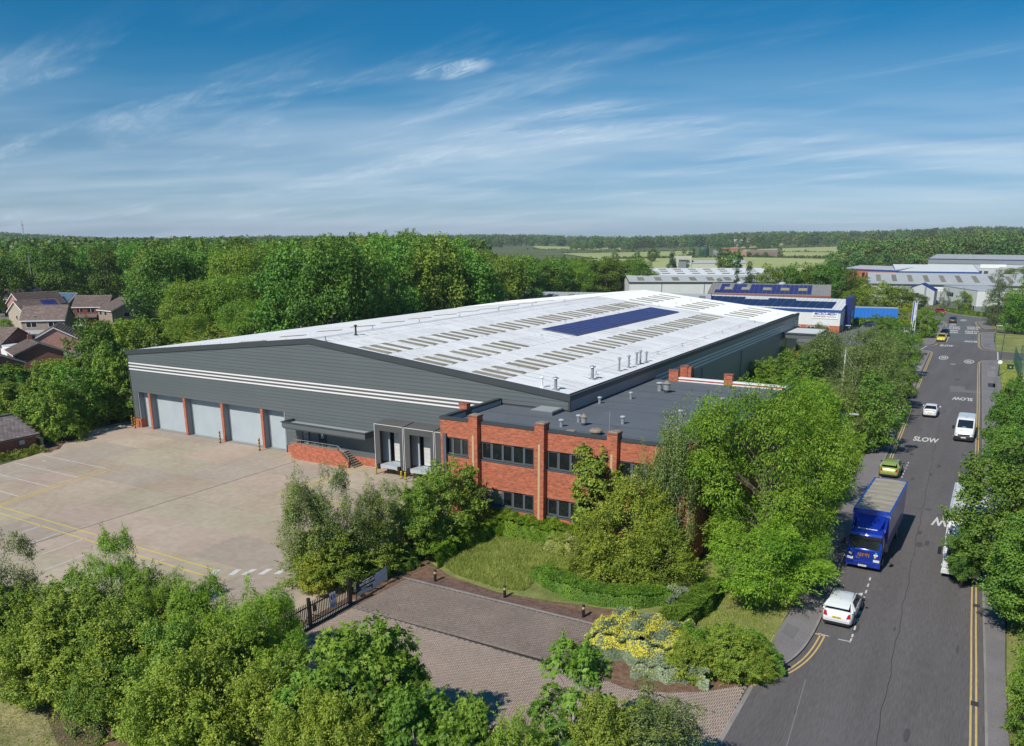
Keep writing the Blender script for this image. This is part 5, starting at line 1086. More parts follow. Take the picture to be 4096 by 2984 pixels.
# farm and distant landmarks
fm = empty('farm', (-300, 985, hill(-300, 985)), R(20), 'red roofed farm buildings and a green silo among the fields', 'farm')
M_redroof = mat('red_roof', (0.28, 0.10, 0.07), .8, .1, .3)
MB().extr([(0, 0), (12, 0), (12, 5), (6, 9), (0, 5)][::-1], 'x', 10, 29).build('barn', M_redroof, fm); MB().extr([(-14, 0), (-2, 0), (-2, 4), (-8, 7), (-14, 4)][::-1], 'x', 0, 22).build('barn', M_fibre, fm); MB().extr([(2, 0), (18, 0), (18, 4), (10, 7), (2, 4)][::-1], 'x', 40, 78).build('barn', M_tile, fm); MB().box(30, 40, -6, 2, 0, 6).build('farmhouse', M_brick_pink, fm)
MB().cone(-10, 0, [(6, 0), (6, 8), (5, 10), (1, 11)], 14).build('silo', M_polegreen, fm)
for k, (x, y, ln, hh) in enumerate(((-620, 2150, 40, 9), (-700, 2320, 50, 10), (-560, 2100, 26, 8), (-380, 2150, 30, 8), (-310, 2250, 34, 8), (-250, 2200, 28, 8), (-840, 2300, 60, 9), (-150, 2100, 26, 8))):
    hb = empty('distant_house', (x, y, hill(x, y) + 2), R(15 + k * 7), ('tiny red roofed house on the wooded skyline' if k % 2 else 'tiny white walled house on the wooded skyline'), 'house', ('red roofed houses on the far skyline' if k % 2 else 'white houses on the far skyline'))
    MB().box(0, ln * .5, 0, 10, -6, hh * .7).build('wall', M_brick_pink if k % 2 else M_whiteclad, hb); MB().extr([(-1, hh * .7), (11, hh * .7), (5, hh * 1.25)][::-1], 'x', -1, ln * .5 + 1).build('roof', M_redroof if k % 2 else M_tile, hb)
wt = empty('white_works', (-520, 1700, hill(-520, 1700)), R(20), 'white works building on the far side of the fields', 'works building'); MB().box(0, 46, 0, 20, -5, 9).build('wall', M_whiteclad, wt); MB().box(44, 60, 2, 18, -5, 14).build('tower', M_whiteclad, wt)
def at_az(px, dist):       # a spot at this bearing and distance from the flight position
    a = R(29.6715) - math.atan((px - 2075) / 3449.0); return (-math.sin(a) * dist, math.cos(a) * dist)
x, y = at_az(95, 3000)
ms = empty('radio_mast', (x, y, hill(x, y)), 0, 'lattice radio mast on the hill at the left horizon', 'mast'); MB().tube((0, 0, 0), (0, 0, 62), 1.3, .8, n=5).build('mast', M_steel, ms); MB().box(-4, 4, -1.5, 1.5, 46, 50).box(-5, 5, -1.5, 1.5, 38, 40).build('dish_platform', M_steel, ms)
x, y = at_az(690, 2500)
tw = empty('tower_block', (x, y, hill(x, y)), .3, 'square brown tower block showing above the wood on the horizon', 'tower block'); MB().box(-6, 6, -6, 6, 0, 31).build('tower', M_brick_buff, tw)
x, y = at_az(757, 2400)
wtw = empty('water_tower', (x, y, hill(x, y)), 0, 'tiny white dome above the trees near the brown tower', 'water tower'); MB().cone(0, 0, [(3, 0), (3, 24), (6, 29), (5, 31), (2, 32)], 12).build('tank', M_wh, wtw)
# ------------------------------------------------------------------ street furniture
def lamp(x, y, h, label, arm=(-1, 0), disc=False):
    t = empty('street_lamp', (x, y, 0), 0, label, 'street lamp', 'green street lamps along the road')
    MB().tube((0, 0, 0), (0, 0, 1.4), .10, n=8).tube((0, 0, 1.4), (0, 0, h), .065, .045, n=8).build('column', M_polegreen, t)
    MB().tube((0, 0, h), (arm[0] * .9, arm[1] * .9, h + .1), .035, n=6).build('arm', M_polegreen, t)
    a = Vector((arm[0], arm[1], 0)); hd = MB().bbox(-.45, .45, -.14, .14, 0, .13, .04).build('lamp_head', M_galv, t); hd.location = (a.x * .9, a.y * .9, h + .03); hd.rotation_euler = (0, 0, math.atan2(a.y, a.x))
    if disc: MB().tube((0, -.08, 2.45), (0, -.12, 2.45), .33, n=18).build('round_sign', M_wh, t)
    return t
lamp(1.42, 158.6, 8.3, 'nearest tall green lamp on the right with a round white sign on its column', disc=True)
lamp(.14, 210.7, 8.3, 'middle of the three tall green lamps on the right verge')
lamp(-1.33, 258.1, 8.2, 'furthest of the three tall green lamps, before the bend')
lamp(-12.1, 87.8, 5.2, 'green lamp with a flat white head among the trees left of the road', (1, 0))
lamp(-9.6, 281.5, 7.9, 'thin lamp before the round tree at the white office')
lamp(-24.5, 164, 6.6, 'pale lamp head poking out of the trees left of the road', (1, 0))
for k, (x, y) in enumerate(((-184.3, 107.7), (-168, 88))): 
    t = empty('street_lamp', (x, y, 0), 0, 'short dark lamp in front of the buff house' if k == 0 else 'white bent topped lamp beside the dark gabled bungalow', 'street lamp'); MB().tube((0, 0, 0), (0, 0, 5.6), .06, n=6).build('column', M_midgrey, t); MB().tube((0, 0, 5.6), (.7, 0, 5.8), .08, n=6).build('lamp_head', M_galv, t)
for k, px_ in enumerate((100, 410, 612, 545)):
    a = R(29.6715) - math.atan((px_ - 2075) / 3449.0); d = 300; t = empty('lighting_column', (-math.sin(a) * d, math.cos(a) * d, 0), 0, 'thin pale lighting column against the edge of the wood', 'lighting column', 'lighting columns before the wood'); MB().tube((0, 0, 0), (0, 0, 17), .12, n=5).build('column', M_steel, t)
# flagpole
t = empty('flagpole', (-16.6, 115.5, 0), 0, 'tall bare white flagpole rising out of the trees', 'flagpole'); MB().tube((0, 0, 0), (0, 0, 8.4), .11, .08, n=8).build('pole', M_wh, t); MB().cone(0, 0, [(.1, 8.4), (.12, 8.5), (.03, 8.6)], 8).build('finial', M_rust, t)
t = empty('sign_post', (-10.5, 82.2, 0.03), 0, 'plain grey post on the left verge beside the green hatchback', 'post'); MB().tube((0, 0, 0), (0, 0, 2.95), .05, n=8).build('post', M_steel, t)
t = empty('marker_post', (-10.4, 43.1, 0.03), 0, 'short black post in the bush at the drive corner', 'post'); MB().tube((0, 0, 0), (0, 0, 1.15), .05, n=8).build('post', M_black, t); MB().cone(0, 0, [(.07, 1.15), (.07, 1.2), (.02, 1.24)], 8).build('cap', M_black, t)
t = empty('bus_stop_flag', (-9.6, 66.8, 0.115), R(-20), 'two white boards on a black post seen from behind at the pavement edge', 'sign'); MB().tube((0, 0, 0), (0, 0, 2.2), .05, n=8).build('post', M_black, t)
MB().box(-.62, -.1, -.03, .0, 1.2, 2.1).build('sign_board', M_wh, t); MB().box(.1, .6, -.03, .0, 1.2, 2.2).build('sign_board', M_wh, t)
t = empty('timber_sign', (-18.2, 88, 0.03), R(15), 'small weathered wooden sign in the shrubs beside the pavement', 'sign'); MB().box(-.55, .55, -.05, .05, .5, 1.0).build('sign_board', M_rust, t); MB().box(-.45, -.38, -.04, .04, 0, .5).box(.38, .45, -.04, .04, 0, .5).build('leg', M_rust, t); t.location = (-13.3, 93.5, .03)
t = empty('white_post', (-13.7, 214.2, 0.03), 0, 'short white leaning post before the banner totem', 'post'); MB().tube((0, 0, 0), (.05, 0, 3.1), .07, n=8).build('post', M_wh, t)
# totem with banner panels
t = empty('totem_sign', (-16.3, 207.5, 0.03), R(8), 'tall totem of white poles with grey and blue banner panels left of the junction', 'totem sign')
for x, y in ((0, 0), (.5, .3), (-.3, .7)): MB().tube((x, y, 0), (x, y, 8.5), .07, n=8).build('pole', M_wh, t)
M_bann = mat('banner_grey', (0.42, 0.40, 0.45), .6, .12, .8)
p = MB().box(.05, .5, -.05, 0, 4.3, 8.2).build('banner', M_bann, t); MB().box(-.32, .0, .3, .34, 4.0, 8.4).build('banner', M_signblue, t)
text_obj('banner_lettering', 'Filter', .5, M_wh, p, (.28, -.06, 7.0), (R(90), R(-90), 0), depth=.01)
mb = MB()
for i in range(20): a = 2 * math.pi * i / 20; b = 2 * math.pi * (i + 1) / 20; mb.poly([(.28 + .18 * math.cos(a), -.055, 5.2 + .3 * math.sin(a)), (.28 + .18 * math.cos(b), -.055, 5.2 + .3 * math.sin(b)), (.28 + .11 * math.cos(b), -.055, 5.2 + .2 * math.sin(b)), (.28 + .11 * math.cos(a), -.055, 5.2 + .2 * math.sin(a))])
mb.build('banner_emblem', M_wh, p)
# grit bin
t = empty('grit_bin', (3.15, 168.5, .03), R(10), 'dark green grit bin with a small label on the right verge', 'grit bin')
M_bin = mat('bin_green', (0.012, 0.05, 0.04), .5, .05)
MB().extr([(-.38, 0), (.38, 0), (.45, .7), (-.45, .7)][::-1], 'y', -.35, .35).build('bin_body', M_bin, t); MB().bbox(-.5, .5, -.4, .4, .7, .85, .06).build('lid', M_bin, t); MB().box(-.15, .1, -.37, -.355, .35, .55).build('label_plate', M_signyel, t)
# green mesh fence
M_mesh = bpy.data.materials.new('fence_mesh'); M_mesh.use_nodes = True
def mesh_nodes():
    nt = M_mesh.node_tree; N = nt.nodes; L = nt.links; b = N['Principled BSDF']; b.inputs['Base Color'].default_value = (.008, .10, .075, 1); b.inputs['Roughness'].default_value = .5
mesh_nodes()
for pts, lab in ((((3.75, 178.5), (4.5, 155.5)), 'green mesh security fence running along the right verge'), (((4.8, 182.5), (16, 182.5)), 'green mesh fence panel facing the side road at right')):
    t = empty('mesh_fence', (0, 0, 0), 0, lab, 'fence', 'green mesh fences'); (xa, ya), (xb, yb) = pts; L_ = math.hypot(xb - xa, yb - ya); n = max(2, int(L_ / 2.8)); u = Vector(((xb - xa) / L_, (yb - ya) / L_, 0))
    for i in range(n + 1):
        p = Vector((xa, ya, 0)) + u * (L_ * i / n); MB().tube(p, p + Vector((0, 0, 2.9)), .05, n=6).build('post', M_mesh, t)
    for i in range(n):
        p = Vector((xa, ya, 0)) + u * (L_ * i / n); mb = MB(); s = L_ / n; k = .1
        while k < s: q = p + u * k; mb.poly([q + Vector((0, 0, .05)), q + u * .03 + Vector((0, 0, .05)), q + u * .03 + Vector((0, 0, 2.85)), q + Vector((0, 0, 2.85))]); k += .09
        for j in range(14): mb.poly([p + Vector((0, 0, .1 + j * .2)), p + u * s + Vector((0, 0, .1 + j * .2)), p + u * s + Vector((0, 0, .14 + j * .2)), p + Vector((0, 0, .14 + j * .2))])
        mb.build('mesh_panel', M_mesh, t)
# palisade fence with gate
pg = empty('palisade_fence', (-33.17, 27.6, 0), 0, 'black palisade gate and fence between the forecourt and the concrete yard', 'gate')
for i in range(62):
    y = i * .145
    if abs(y - 5.55) < .08: continue
    z0 = .05; zt = 1.55
    MB().extr([(y - .03, z0), (y + .03, z0), (y + .03, zt), (y, zt + .1), (y - .03, zt)], 'x', -.02, .0).build('pale', M_black, pg)
MB().box(-.07, -.02, -.1, 8.95, 1.30, 1.37).build('rail', M_black, pg); MB().box(-.07, -.02, -.1, 8.95, .22, .29).build('rail', M_black, pg)
MB().box(-.16, .0, 5.46, 5.62, 0, 1.85).build('gate_post', M_black, pg); MB().box(-.17, .06, 8.98, 9.22, 0, 1.8).build('gate_post', M_black, pg)
MB().box(.0, .12, 5.75, 6.0, .95, 1.3).build('lock_box', M_black, pg); MB().tube((-.05, 5.6, .95), (-.05, 5.0, .35), .03, n=5).build('brace', M_black, pg); MB().tube((-.05, 5.6, .8), (-.05, 6.4, .35), .03, n=5).build('brace', M_black, pg)
sp = empty('warning_sign', (-33.14, 34.83, .5), 0, 'blue and white warning sign with an exclamation mark hung on the palisade gate', 'sign')
MB().box(0, .015, 0, .5, 0, .98).build('sign_board', M_wh, sp); MB().tube((.0155, .25, .7), (.02, .25, .7), .2, n=22).build('blue_disc', M_signblue, sp); text_obj('exclamation_mark', '!', .46, M_wh, sp, (.022, .25, .7), (R(90), 0, R(90)), bold=.02)
MB().box(.016, .019, .04, .46, .03, .42).build('blue_panel', M_signblue, sp); text_obj('sign_lettering', 'CUSTOMER\nNOTICE', .085, M_wh, sp, (.021, .25, .33), (R(90), 0, R(90)), bold=.003); text_obj('sign_lettering', 'ALL VISITORS MUST\nREPORT TO OFFICE', .04, M_wh, sp, (.021, .25, .15), (R(90), 0, R(90)))
s2 = empty('post_notice', (-33.10, 36.98, 0), 0, 'two small yellow and blue notices stacked on the big gate post', 'notice'); MB().box(0, .012, 0, .2, 1.1, 1.42).build('notice_board', M_wh, s2); MB().box(.0125, .016, .03, .17, 1.13, 1.35).build('yellow_print', M_signyel, s2); MB().box(0, .012, 0, .2, .78, 1.07).build('notice_board', M_wh, s2); MB().box(.0125, .016, .03, .17, .8, .95).build('blue_print', M_signblue, s2)
# banner on the hedge
bn = empty('fence_banner', (-33.3, 37.5, 0), 0, 'sagging dark blue and white banner reading NOTTINGHAM WE\'RE MOVING beside the gate', 'banner')
M_bnavy = mat('banner_navy', (0.018, 0.02, 0.06), .55, .05); M_bwhite = mat('banner_white', (0.55, 0.58, 0.62), .6, .06, 2)
mb = MB(); n = 24; m_ = 8
for i in range(n):
    for j in range(m_):
        q = []
        for s, v_ in ((i, j), (i + 1, j), (i + 1, j + 1), (i, j + 1)):
            a = s / n; b = v_ / m_; top = 1.30 - .16 * math.sin(a * math.pi) * .8 + .0; bot = .22 + .06 * math.sin(a * 9); q.append((.05 * math.sin(a * 14 + b * 3) * b + .02, 3.05 * a, bot + (top - bot) * b))
        a = (i + .5) / n; b = (j + .5) / m_; wh = b < .30 - .25 * a + .0 or a > .63 - .05 * math.sin(b * 3) or (a > .5 and b < .45 - (a - .5) * -.6)
        mb.poly(q, 1 if wh else 0)
mb.build('banner_sheet', [M_bnavy, M_bwhite], bn)
text_obj('banner_lettering', 'NOTTINGHAM', .21, M_wh, bn, (.085, .92, .90), (R(90), 0, R(90)), bold=.008); text_obj('banner_lettering', "WE'RE MOVING!", .18, M_wh, bn, (.085, .95, .66), (R(90), 0, R(90)), bold=.004); text_obj('banner_lettering', 'Midlands Regional Trade Centre', .085, M_wh, bn, (.085, 1.0, 1.10), (R(90), 0, R(90)))
mb = MB()
for (a, b, c, d) in ((2.15, .7, 2.95, .85), (2.3, .95, 2.3, 1.15), (2.2, 1.05, 2.45, 1.05), (2.45, .5, 2.75, .45), (2.2, .62, 2.2, .8)): mb.tube((.09, a, b), (.09, c, d), .008, n=4)
mb.build('map_lines', M_signblue, bn)
for y in (-.06, 3.1): MB().tube((-.03, y, 0), (-.03, y, 1.35), .03, n=6).build('support_post', M_black, bn)
# bollard lights
for k, (x, y, lab) in enumerate(((-30.7, 42.45, 'black bollard light with cream lens, nearest the banner'), (-25.26, 42.5, 'middle black bollard light on the mossy path'), (-19.6, 42.4, 'black bollard light with cream lens, nearest the flowering bush'))):
    t = empty('bollard_light', (x, y, 0), 0, lab, 'bollard light', 'bollard lights along the forecourt edge')
    M_lens = MATS.get('lens') or mat('lens', (0.55, 0.45, 0.25), .4, .05)
    MB().tube((0, 0, 0), (0, 0, .55), .095, n=12).build('post', M_black, t); MB().tube((0, 0, .55), (0, 0, .72), .09, n=12).build('lens', M_lens, t); MB().cone(0, 0, [(.10, .72), (.10, .80), (.06, .84)], 12).build('cap', M_black, t)
# ------------------------------------------------------------------ vehicles (local +y is forward, origin on the ground under the middle)
def paint(name, c, rough=.28, metal=.0): return mat(name, c, rough, .02, .5, metal=metal, coat=.6, spec=.5)
M_carwhite = paint('car_white', (.72, .74, .76)); M_lime = paint('car_lime', (.30, .40, .11), .3, .2); M_yel = paint('car_yellow', (.62, .50, .02)); M_darkcar = paint('car_dark', (.025, .03, .04)); M_redcar = paint('car_red', (.40, .01, .03)); M_bluecar = paint('car_blue', (.02, .08, .30)); M_silver = paint('car_silver', (.40, .42, .44), .3, .3); M_navycar = paint('car_navy', (.01, .02, .07))
M_cglass = mat('car_glass', (.012, .016, .022), .05, .1, spec=.9); M_redlamp = mat('tail_lamp', (.50, .01, .01), .25, .1, spec=.6); M_lamp = mat('head_lamp', (.65, .68, .70), .15, .15, 8, spec=.8); M_platey = mat('plate_yellow', (.68, .50, .04), .5, .02); M_platew = mat('plate_white', (.75, .75, .72), .5, .02); M_rim = mat('wheel_rim', (.35, .36, .38), .35, .1, metal=.6)
def loft(secs, m=0, caps=True, mb=None):
    mb = mb or MB(); n = len(secs[0]); b = len(mb.v)
    for s in secs: mb.v += s
    for k in range(len(secs) - 1):
        for i in range(n - 1): mb.f.append((b + k * n + i, b + k * n + i + 1, b + (k + 1) * n + i + 1, b + (k + 1) * n + i)); mb.m.append(m)
        mb.f.append((b + k * n + n - 1, b + k * n, b + (k + 1) * n, b + (k + 1) * n + n - 1)); mb.m.append(m)
    if caps: mb.f.append(tuple(b + i for i in range(n))); mb.m.append(m); mb.f.append(tuple(b + (len(secs) - 1) * n + n - 1 - i for i in range(n))); mb.m.append(m)
    return mb
def finish(mb, name, m, parent, ang_=35):
    o = mb.build(name, m, parent); me = o.data; me.polygons.foreach_set('use_smooth', [True] * len(me.polygons))
    try: me.set_sharp_from_angle(angle=R(ang_))
    except Exception: pass
    return o
def interp(tab, y):
    for (a, va), (b, vb) in zip(tab, tab[1:]):
        if a <= y <= b: t = (y - a) / (b - a) if b > a else 0; t = t * t * (3 - 2 * t) if False else t; return va + (vb - va) * t
    return tab[0][1] if y < tab[0][0] else tab[-1][1]
STY = dict(
    hatch=dict(L=4.3, W=1.82, H=1.47, top=[(0, .62), (.015, .80), (.04, .98), (.08, 1.04), (.5, 1.0), (.70, .97), (.78, .93), (.90, .82), (.97, .66), (1, .52)], hw=[(0, .80), (.03, .90), (.1, .97), (.3, 1), (.7, 1), (.88, .95), (.96, .84), (1, .70)], cab=[.055, .175, .56, .76]),
    lift=dict(L=4.5, W=1.76, H=1.48, top=[(0, .70), (.03, .92), (.06, 1.06), (.13, 1.08), (.5, 1.0), (.70, .97), (.78, .92), (.90, .80), (.97, .64), (1, .5)], hw=[(0, .80), (.04, .88), (.12, .95), (.3, 1), (.7, 1), (.88, .95), (.96, .82), (1, .66)], cab=[.06, .30, .55, .80]),
    suv=dict(L=4.4, W=1.86, H=1.62, top=[(0, .75), (.03, .98), (.10, 1.08), (.5, 1.08), (.70, 1.06), (.78, 1.03), (.92, .95), (.97, .78), (1, .58)], hw=[(0, .82), (.04, .93), (.1, .98), (.3, 1), (.7, 1), (.9, .97), (.97, .88), (1, .78)], cab=[.03, .12, .58, .74]))
def car(label, x, y, face, style, m, group=None, L=None, plate=None, front=False, z=0.0, plain=False, tilt=0):
    S = STY[style]; L = L or S['L']; W_ = S['W'] / 2; Hh = S['H']
    t = empty('car', (x, y, z), face, label, 'car', group)
    secs = []
    ys_ = [0, .012, .03, .06, .1, .15, .22, .3, .4, .5, .6, .7, .76, .8, .85, .9, .94, .97, .99, 1]
    for q in ys_:
        hw = interp(S['hw'], q) * W_; zt = interp(S['top'], q); zl = .30 if q in (0, 1) else (.24 if q < .04 or q > .96 else .18); yy = (q - .5) * L; zm = zl + (zt - zl) * .5
        pr = [(hw * .88, yy, zl), (hw * .97, yy, zl + .1), (hw, yy, zm), (hw * .985, yy, zt - (zt - zl) * .22), (hw * .93, yy, zt - .05), (hw * .80, yy, zt), (hw * .4, yy, zt + .02), (0, yy, zt + .028)]
        secs.append(pr + [(-a, b, c) for a, b, c in reversed(pr[:-1])])
    body = finish(loft([s[::-1] for s in secs]), 'body', m, t, 50)
    c0, c1, c2, c3 = [(q - .5) * L for q in S['cab']]; zb0 = interp(S['top'], S['cab'][0]) - .04; zb1 = interp(S['top'], S['cab'][3]) - .02; zr = Hh
    def ring(y_, hw_, z_): return [(hw_, y_, z_), (hw_ * .5, y_, z_ + .0), (-hw_ * .5, y_, z_), (-hw_, y_, z_)]
    # glasshouse as a dark shell, roof and pillars in body colour over it
    wb = W_ * .93; wr = W_ * .70
    v = [(wb, c0, zb0), (-wb, c0, zb0), (-wb, c3, zb1), (wb, c3, zb1), (wr, c1, zr - .05), (-wr, c1, zr - .05), (-wr, c2, zr - .04), (wr, c2, zr - .04)]
    g = MB(); g.v = v; g.f = [(0, 4, 5, 1), (1, 5, 6, 2), (2, 6, 7, 3), (3, 7, 4, 0)]; g.m = [0] * 4
    gl = MB(); gl.v = list(v); gl.f = [(1, 5, 4, 0)]; gl.m = [0]; gl.build('rear_window', M_cglass, t)
    gl = MB(); gl.v = list(v); gl.f = [(3, 7, 6, 2)]; gl.m = [0]; gl.build('windscreen', M_cglass, t)
    for f_ in ((2, 6, 5, 1), (0, 4, 7, 3)): gl = MB(); gl.v = list(v); gl.f = [f_]; gl.m = [0]; gl.build('side_window', M_cglass, t)
    # roof
    rs = []
    for q, dz, dw in ((0, -.055, .96), (.06, -.02, 1.0), (.3, .0, 1.02), (.65, .0, 1.02), (.93, -.02, .99), (1, -.06, .93)):
        yy = c1 - .10 + (c2 - c1 + .14) * q; hw = wr * dw; zz = zr + dz; rs.append([(hw + .03, yy, zz - .045), (hw, yy, zz - .01), (hw * .6, yy, zz + .015), (0, yy, zz + .022), (-hw * .6, yy, zz + .015), (-hw, yy, zz - .01), (-hw - .03, yy, zz - .045)])
    finish(loft([s[::-1] for s in rs]), 'roof', m, t, 60)
    def pillar(a, b, w0, w1, mm_=m, nm='pillar'):
        a = Vector(a); b = Vector(b); MB().tube(a, b, w0, w1, n=6).build(nm, mm_, t)
    for s in (1, -1):
        pillar((s * wb * .985, c3 - .02, zb1), (s * wr * .985, c2, zr - .06), .045, .035); pillar((s * wb * .97, c0 + .02, zb0), (s * wr * .97, c1, zr - .06), .085 if style != 'lift' else .06, .05)
        my = (c1 + c2) / 2 - .1; pillar((s * (wb + .005), my, (zb0 + zb1) / 2), (s * (wr + .01), my, zr - .06), .028, .022, M_black)
        if style != 'lift': pillar((s * (wb - .0), c0 + .42, zb0 + .0), (s * (wr + .005), c1 + .12, zr - .06), .10, .05)
    # door seams and handles
    for s in (1, -1):
        for yy in (c2 + .30, (c1 + c2) / 2 - .1, c1 - .15): MB().box(*sorted((s * (W_ - .02), s * (W_ + .004))), yy, yy + .015, .38, .90).build('door_seam', M_black, t)
        for yy in ((c1 + c2) / 2, c1 - .0): MB().box(*sorted((s * W_, s * (W_ + .02))), yy, yy + .14, .84, .87).build('door_handle', m, t)
    # tail: spoiler, lamps, plate, bumper
    yr = -.5 * L
    for s in (1, -1):
        if not plain:
            xq = W_ * .72; zt_ = interp(S['top'], .035)
            MB().extr([(s * xq * .80, zt_ - .30), (s * xq * 1.17, zt_ - .22), (s * xq * 1.13, zt_ + .02), (s * xq * .92, zt_ - .03)], 'y', yr + .0, yr + .17).build('tail_lamp', M_redlamp if style != 'lift' else M_lamp, t)
            MB().extr([(s * W_ * .50, .60), (s * W_ * .86, .66), (s * W_ * .88, .78), (s * W_ * .60, .70)], 'y', .5 * L - .16, .5 * L - .02).build('headlight', M_lamp, t)
        MB().bbox(*sorted((s * (W_ + .02), s * (W_ + .2))), c3 - .5, c3 - .38, .95, 1.07, .03).build('door_mirror', m if style != 'hatch' else M_black, t)
        for yy in (-.30 * L, .31 * L):
            w_ = MB().tube((s * (W_ - .2), yy, .32), (s * (W_ + .012), yy, .32), .32, n=18).build('wheel', M_rubber, t); MB().tube((s * (W_ + .012), yy, .32), (s * (W_ + .02), yy, .32), .21, n=14).build('rim', M_rim, w_)
    MB().bbox(-W_ * .80, W_ * .80, yr - .015, yr + .1, .22, .38, .02).build('bumper', M_black, t); MB().box(-W_ * .74, W_ * .74, yr - .006, yr + .05, .44, .455).build('tailgate_seam', M_black, t)
    MB().box(-W_ * .60, W_ * .60, -.30 * L - .02, .18 * L, Hh + .008, Hh + .012).build('roof_gloss_panel', m, t) if False else None
    MB().bbox(-W_ * .78, W_ * .78, .5 * L - .12, .5 * L + .012, .24, .38, .02).build('bumper', M_black, t)
    MB().box(-W_ * .45, W_ * .45, .5 * L - .06, .5 * L + .005, .42, .52).build('grille', M_black, t)
    p = MB().box(-.26, .26, yr - .012, yr + .03, .62 if style != 'hatch' else .60, .73 if style != 'hatch' else .71).build('number_plate', M_platey, t)
    MB().box(-.26, .26, .5 * L - .01, .5 * L + .018, .40, .51).build('number_plate', M_platew, t)
    if plate: text_obj('plate_lettering', plate, .10, M_black, p, (0, yr - .014, .655), (R(90), 0, 0))
    return t
G = 'cars on the road'
wc = car('white hatchback parked at the left kerb nearest the camera, seen from behind', -5.87, 50.75, R(-1), 'hatch', M_carwhite, G, plate='MJ65 CBN')
for s in (1, -1): MB().tube((s * .60, -.75, 1.47), (s * .58, .25, 1.48), .015, n=5).build('roof_rail', M_black, wc)
MB().extr([(-2.17, 1.30), (-1.90, 1.40), (-1.55, 1.485), (-1.55, 1.44), (-1.9, 1.34)], 'x', -.62, .62).build('rear_spoiler', M_carwhite, wc); MB().tube((0, -1.2, 1.48), (0, -1.3, 1.56), .015, n=5).build('aerial', M_black, wc)
gc = car('lime green hatchback parked behind the blue lorry, seen from behind', -7.08, 86.5, R(-.5), 'hatch', M_lime, G, L=4.0, plate='YF08 LUM')
MB().extr([(-2.02, 1.30), (-1.80, 1.40), (-1.5, 1.485), (-1.5, 1.44), (-1.8, 1.34)], 'x', -.58, .58).build('rear_spoiler', M_lime, gc)
pc = car('white liftback driving away in the left lane beside the first SLOW marking', -5.9, 119.3, R(0), 'lift', M_carwhite, G, plate='KX14 RWD')
MB().box(-.55, .55, -2.16, -2.05, .84, .93).build('rear_lower_glass', M_cglass, pc)
car('yellow crossover parked at the left kerb facing the camera', -10.2, 208.6, R(180), 'suv', M_yel, G, L=4.2)
car('dark crossover parked just behind the yellow one', -10.2, 219.5, R(180), 'suv', M_darkcar, G)
car('black crossover driving away past the KEEP CLEAR lettering', -10.4, 256.2, R(2), 'suv', M_darkcar, G)
car('red car waiting at the far bend below the white office', -15.2, 284.6, R(205), 'hatch', M_redcar, G)
car('blue car half hidden by the shrubs in the left junction mouth', -10.9, 131.4, R(78), 'hatch', M_bluecar, G)
G2 = 'cars in the car park beside the blue finned unit'
car('dark blue saloon in front of the blue trailer', -28.5, 232.5, R(82), 'hatch', M_navycar, G2)
car('dark car parked against the brick base of the white unit', -37.5, 199.5, R(95), 'hatch', M_navycar, G2)
car('silver car parked beyond the totem, left one', -21.8, 221.5, R(35), 'hatch', M_silver, G2)
car('silver car parked beyond the totem, middle one', -19.2, 220.3, R(35), 'hatch', M_silver, G2)
car('white car parked beyond the totem, right one', -17.2, 218.5, R(35), 'hatch', M_carwhite, G2)
car('dark grey hatchback parked in front of the estate garages', -210.5, 129.8, R(215), 'hatch', M_darkcar)
car('red car mostly hidden beneath the ash trees by the gate', -30.9, 25.6, R(70), 'hatch', M_redcar)

# white panel van facing the camera
vn = empty('van', (-1.5, 107.1, 0), R(180), 'white panel van with black bumper driving towards the camera', 'van')
secs = []
for yy, zt, hw, zl in ((-2.75, 2.3, .98, .4), (-2.7, 2.42, 1.02, .3), (-2.2, 2.47, 1.03, .28), (0, 2.47, 1.03, .28), (.95, 2.45, 1.03, .28), (1.15, 2.36, 1.02, .28), (1.8, 1.50, 1.0, .28), (1.95, 1.36, 1.0, .28), (2.5, 1.18, .97, .28), (2.68, 1.0, .9, .3), (2.75, .8, .82, .35)):
    zm = 1.2 if zt > 1.4 else zt * .6; wt_ = hw * (.86 if zt > 2 else .9)
    pr = [(hw * .93, yy, zl), (hw, yy, zl + .12), (hw, yy, min(zm, zt - .2)), (wt_ * 1.04, yy, zt - .12), (wt_ * .97, yy, zt - .03), (wt_ * .5, yy, zt + .01), (0, yy, zt + .02)]; secs.append((pr + [(-a, b, c) for a, b, c in reversed(pr[:-1])])[::-1])
finish(loft(secs), 'body', M_carwhite, vn, 40)
MB().poly([(.80, 1.83, 1.50), (-.80, 1.83, 1.50), (-.76, 1.22, 2.30), (.76, 1.22, 2.30)][::1]).build('windscreen', M_cglass, vn)
for s in (1, -1):
    MB().poly([(s * 1.035, .5, 1.35), (s * 1.035, 1.65, 1.35), (s * .96, 1.05, 2.1), (s * .95, .5, 2.15)]).build('side_window', M_cglass, vn); MB().bbox(*sorted((s * 1.05, s * 1.30)), 1.45, 1.6, 1.25, 1.65, .04).build('door_mirror', M_black, vn)
    MB().extr([(s * .62, 1.0), (s * .93, 1.12), (s * .90, .95), (s * .66, .88)], 'y', 2.45, 2.72).build('headlight', M_lamp, vn)
    for yy in (-1.9, 1.75): w_ = MB().tube((s * .8, yy, .35), (s * 1.045, yy, .35), .35, n=18).build('wheel', M_rubber, vn); MB().tube((s * 1.045, yy, .35), (s * 1.055, yy, .35), .2, n=12).build('rim', M_rim, w_)
MB().bbox(-.98, .98, 2.55, 2.80, .28, .72, .08).build('bumper', M_black, vn); MB().box(-.60, .60, 2.70, 2.79, .74, .92).build('grille', M_black, vn); MB().box(-.26, .26, 2.80, 2.815, .5, .61).build('number_plate', M_platew, vn)
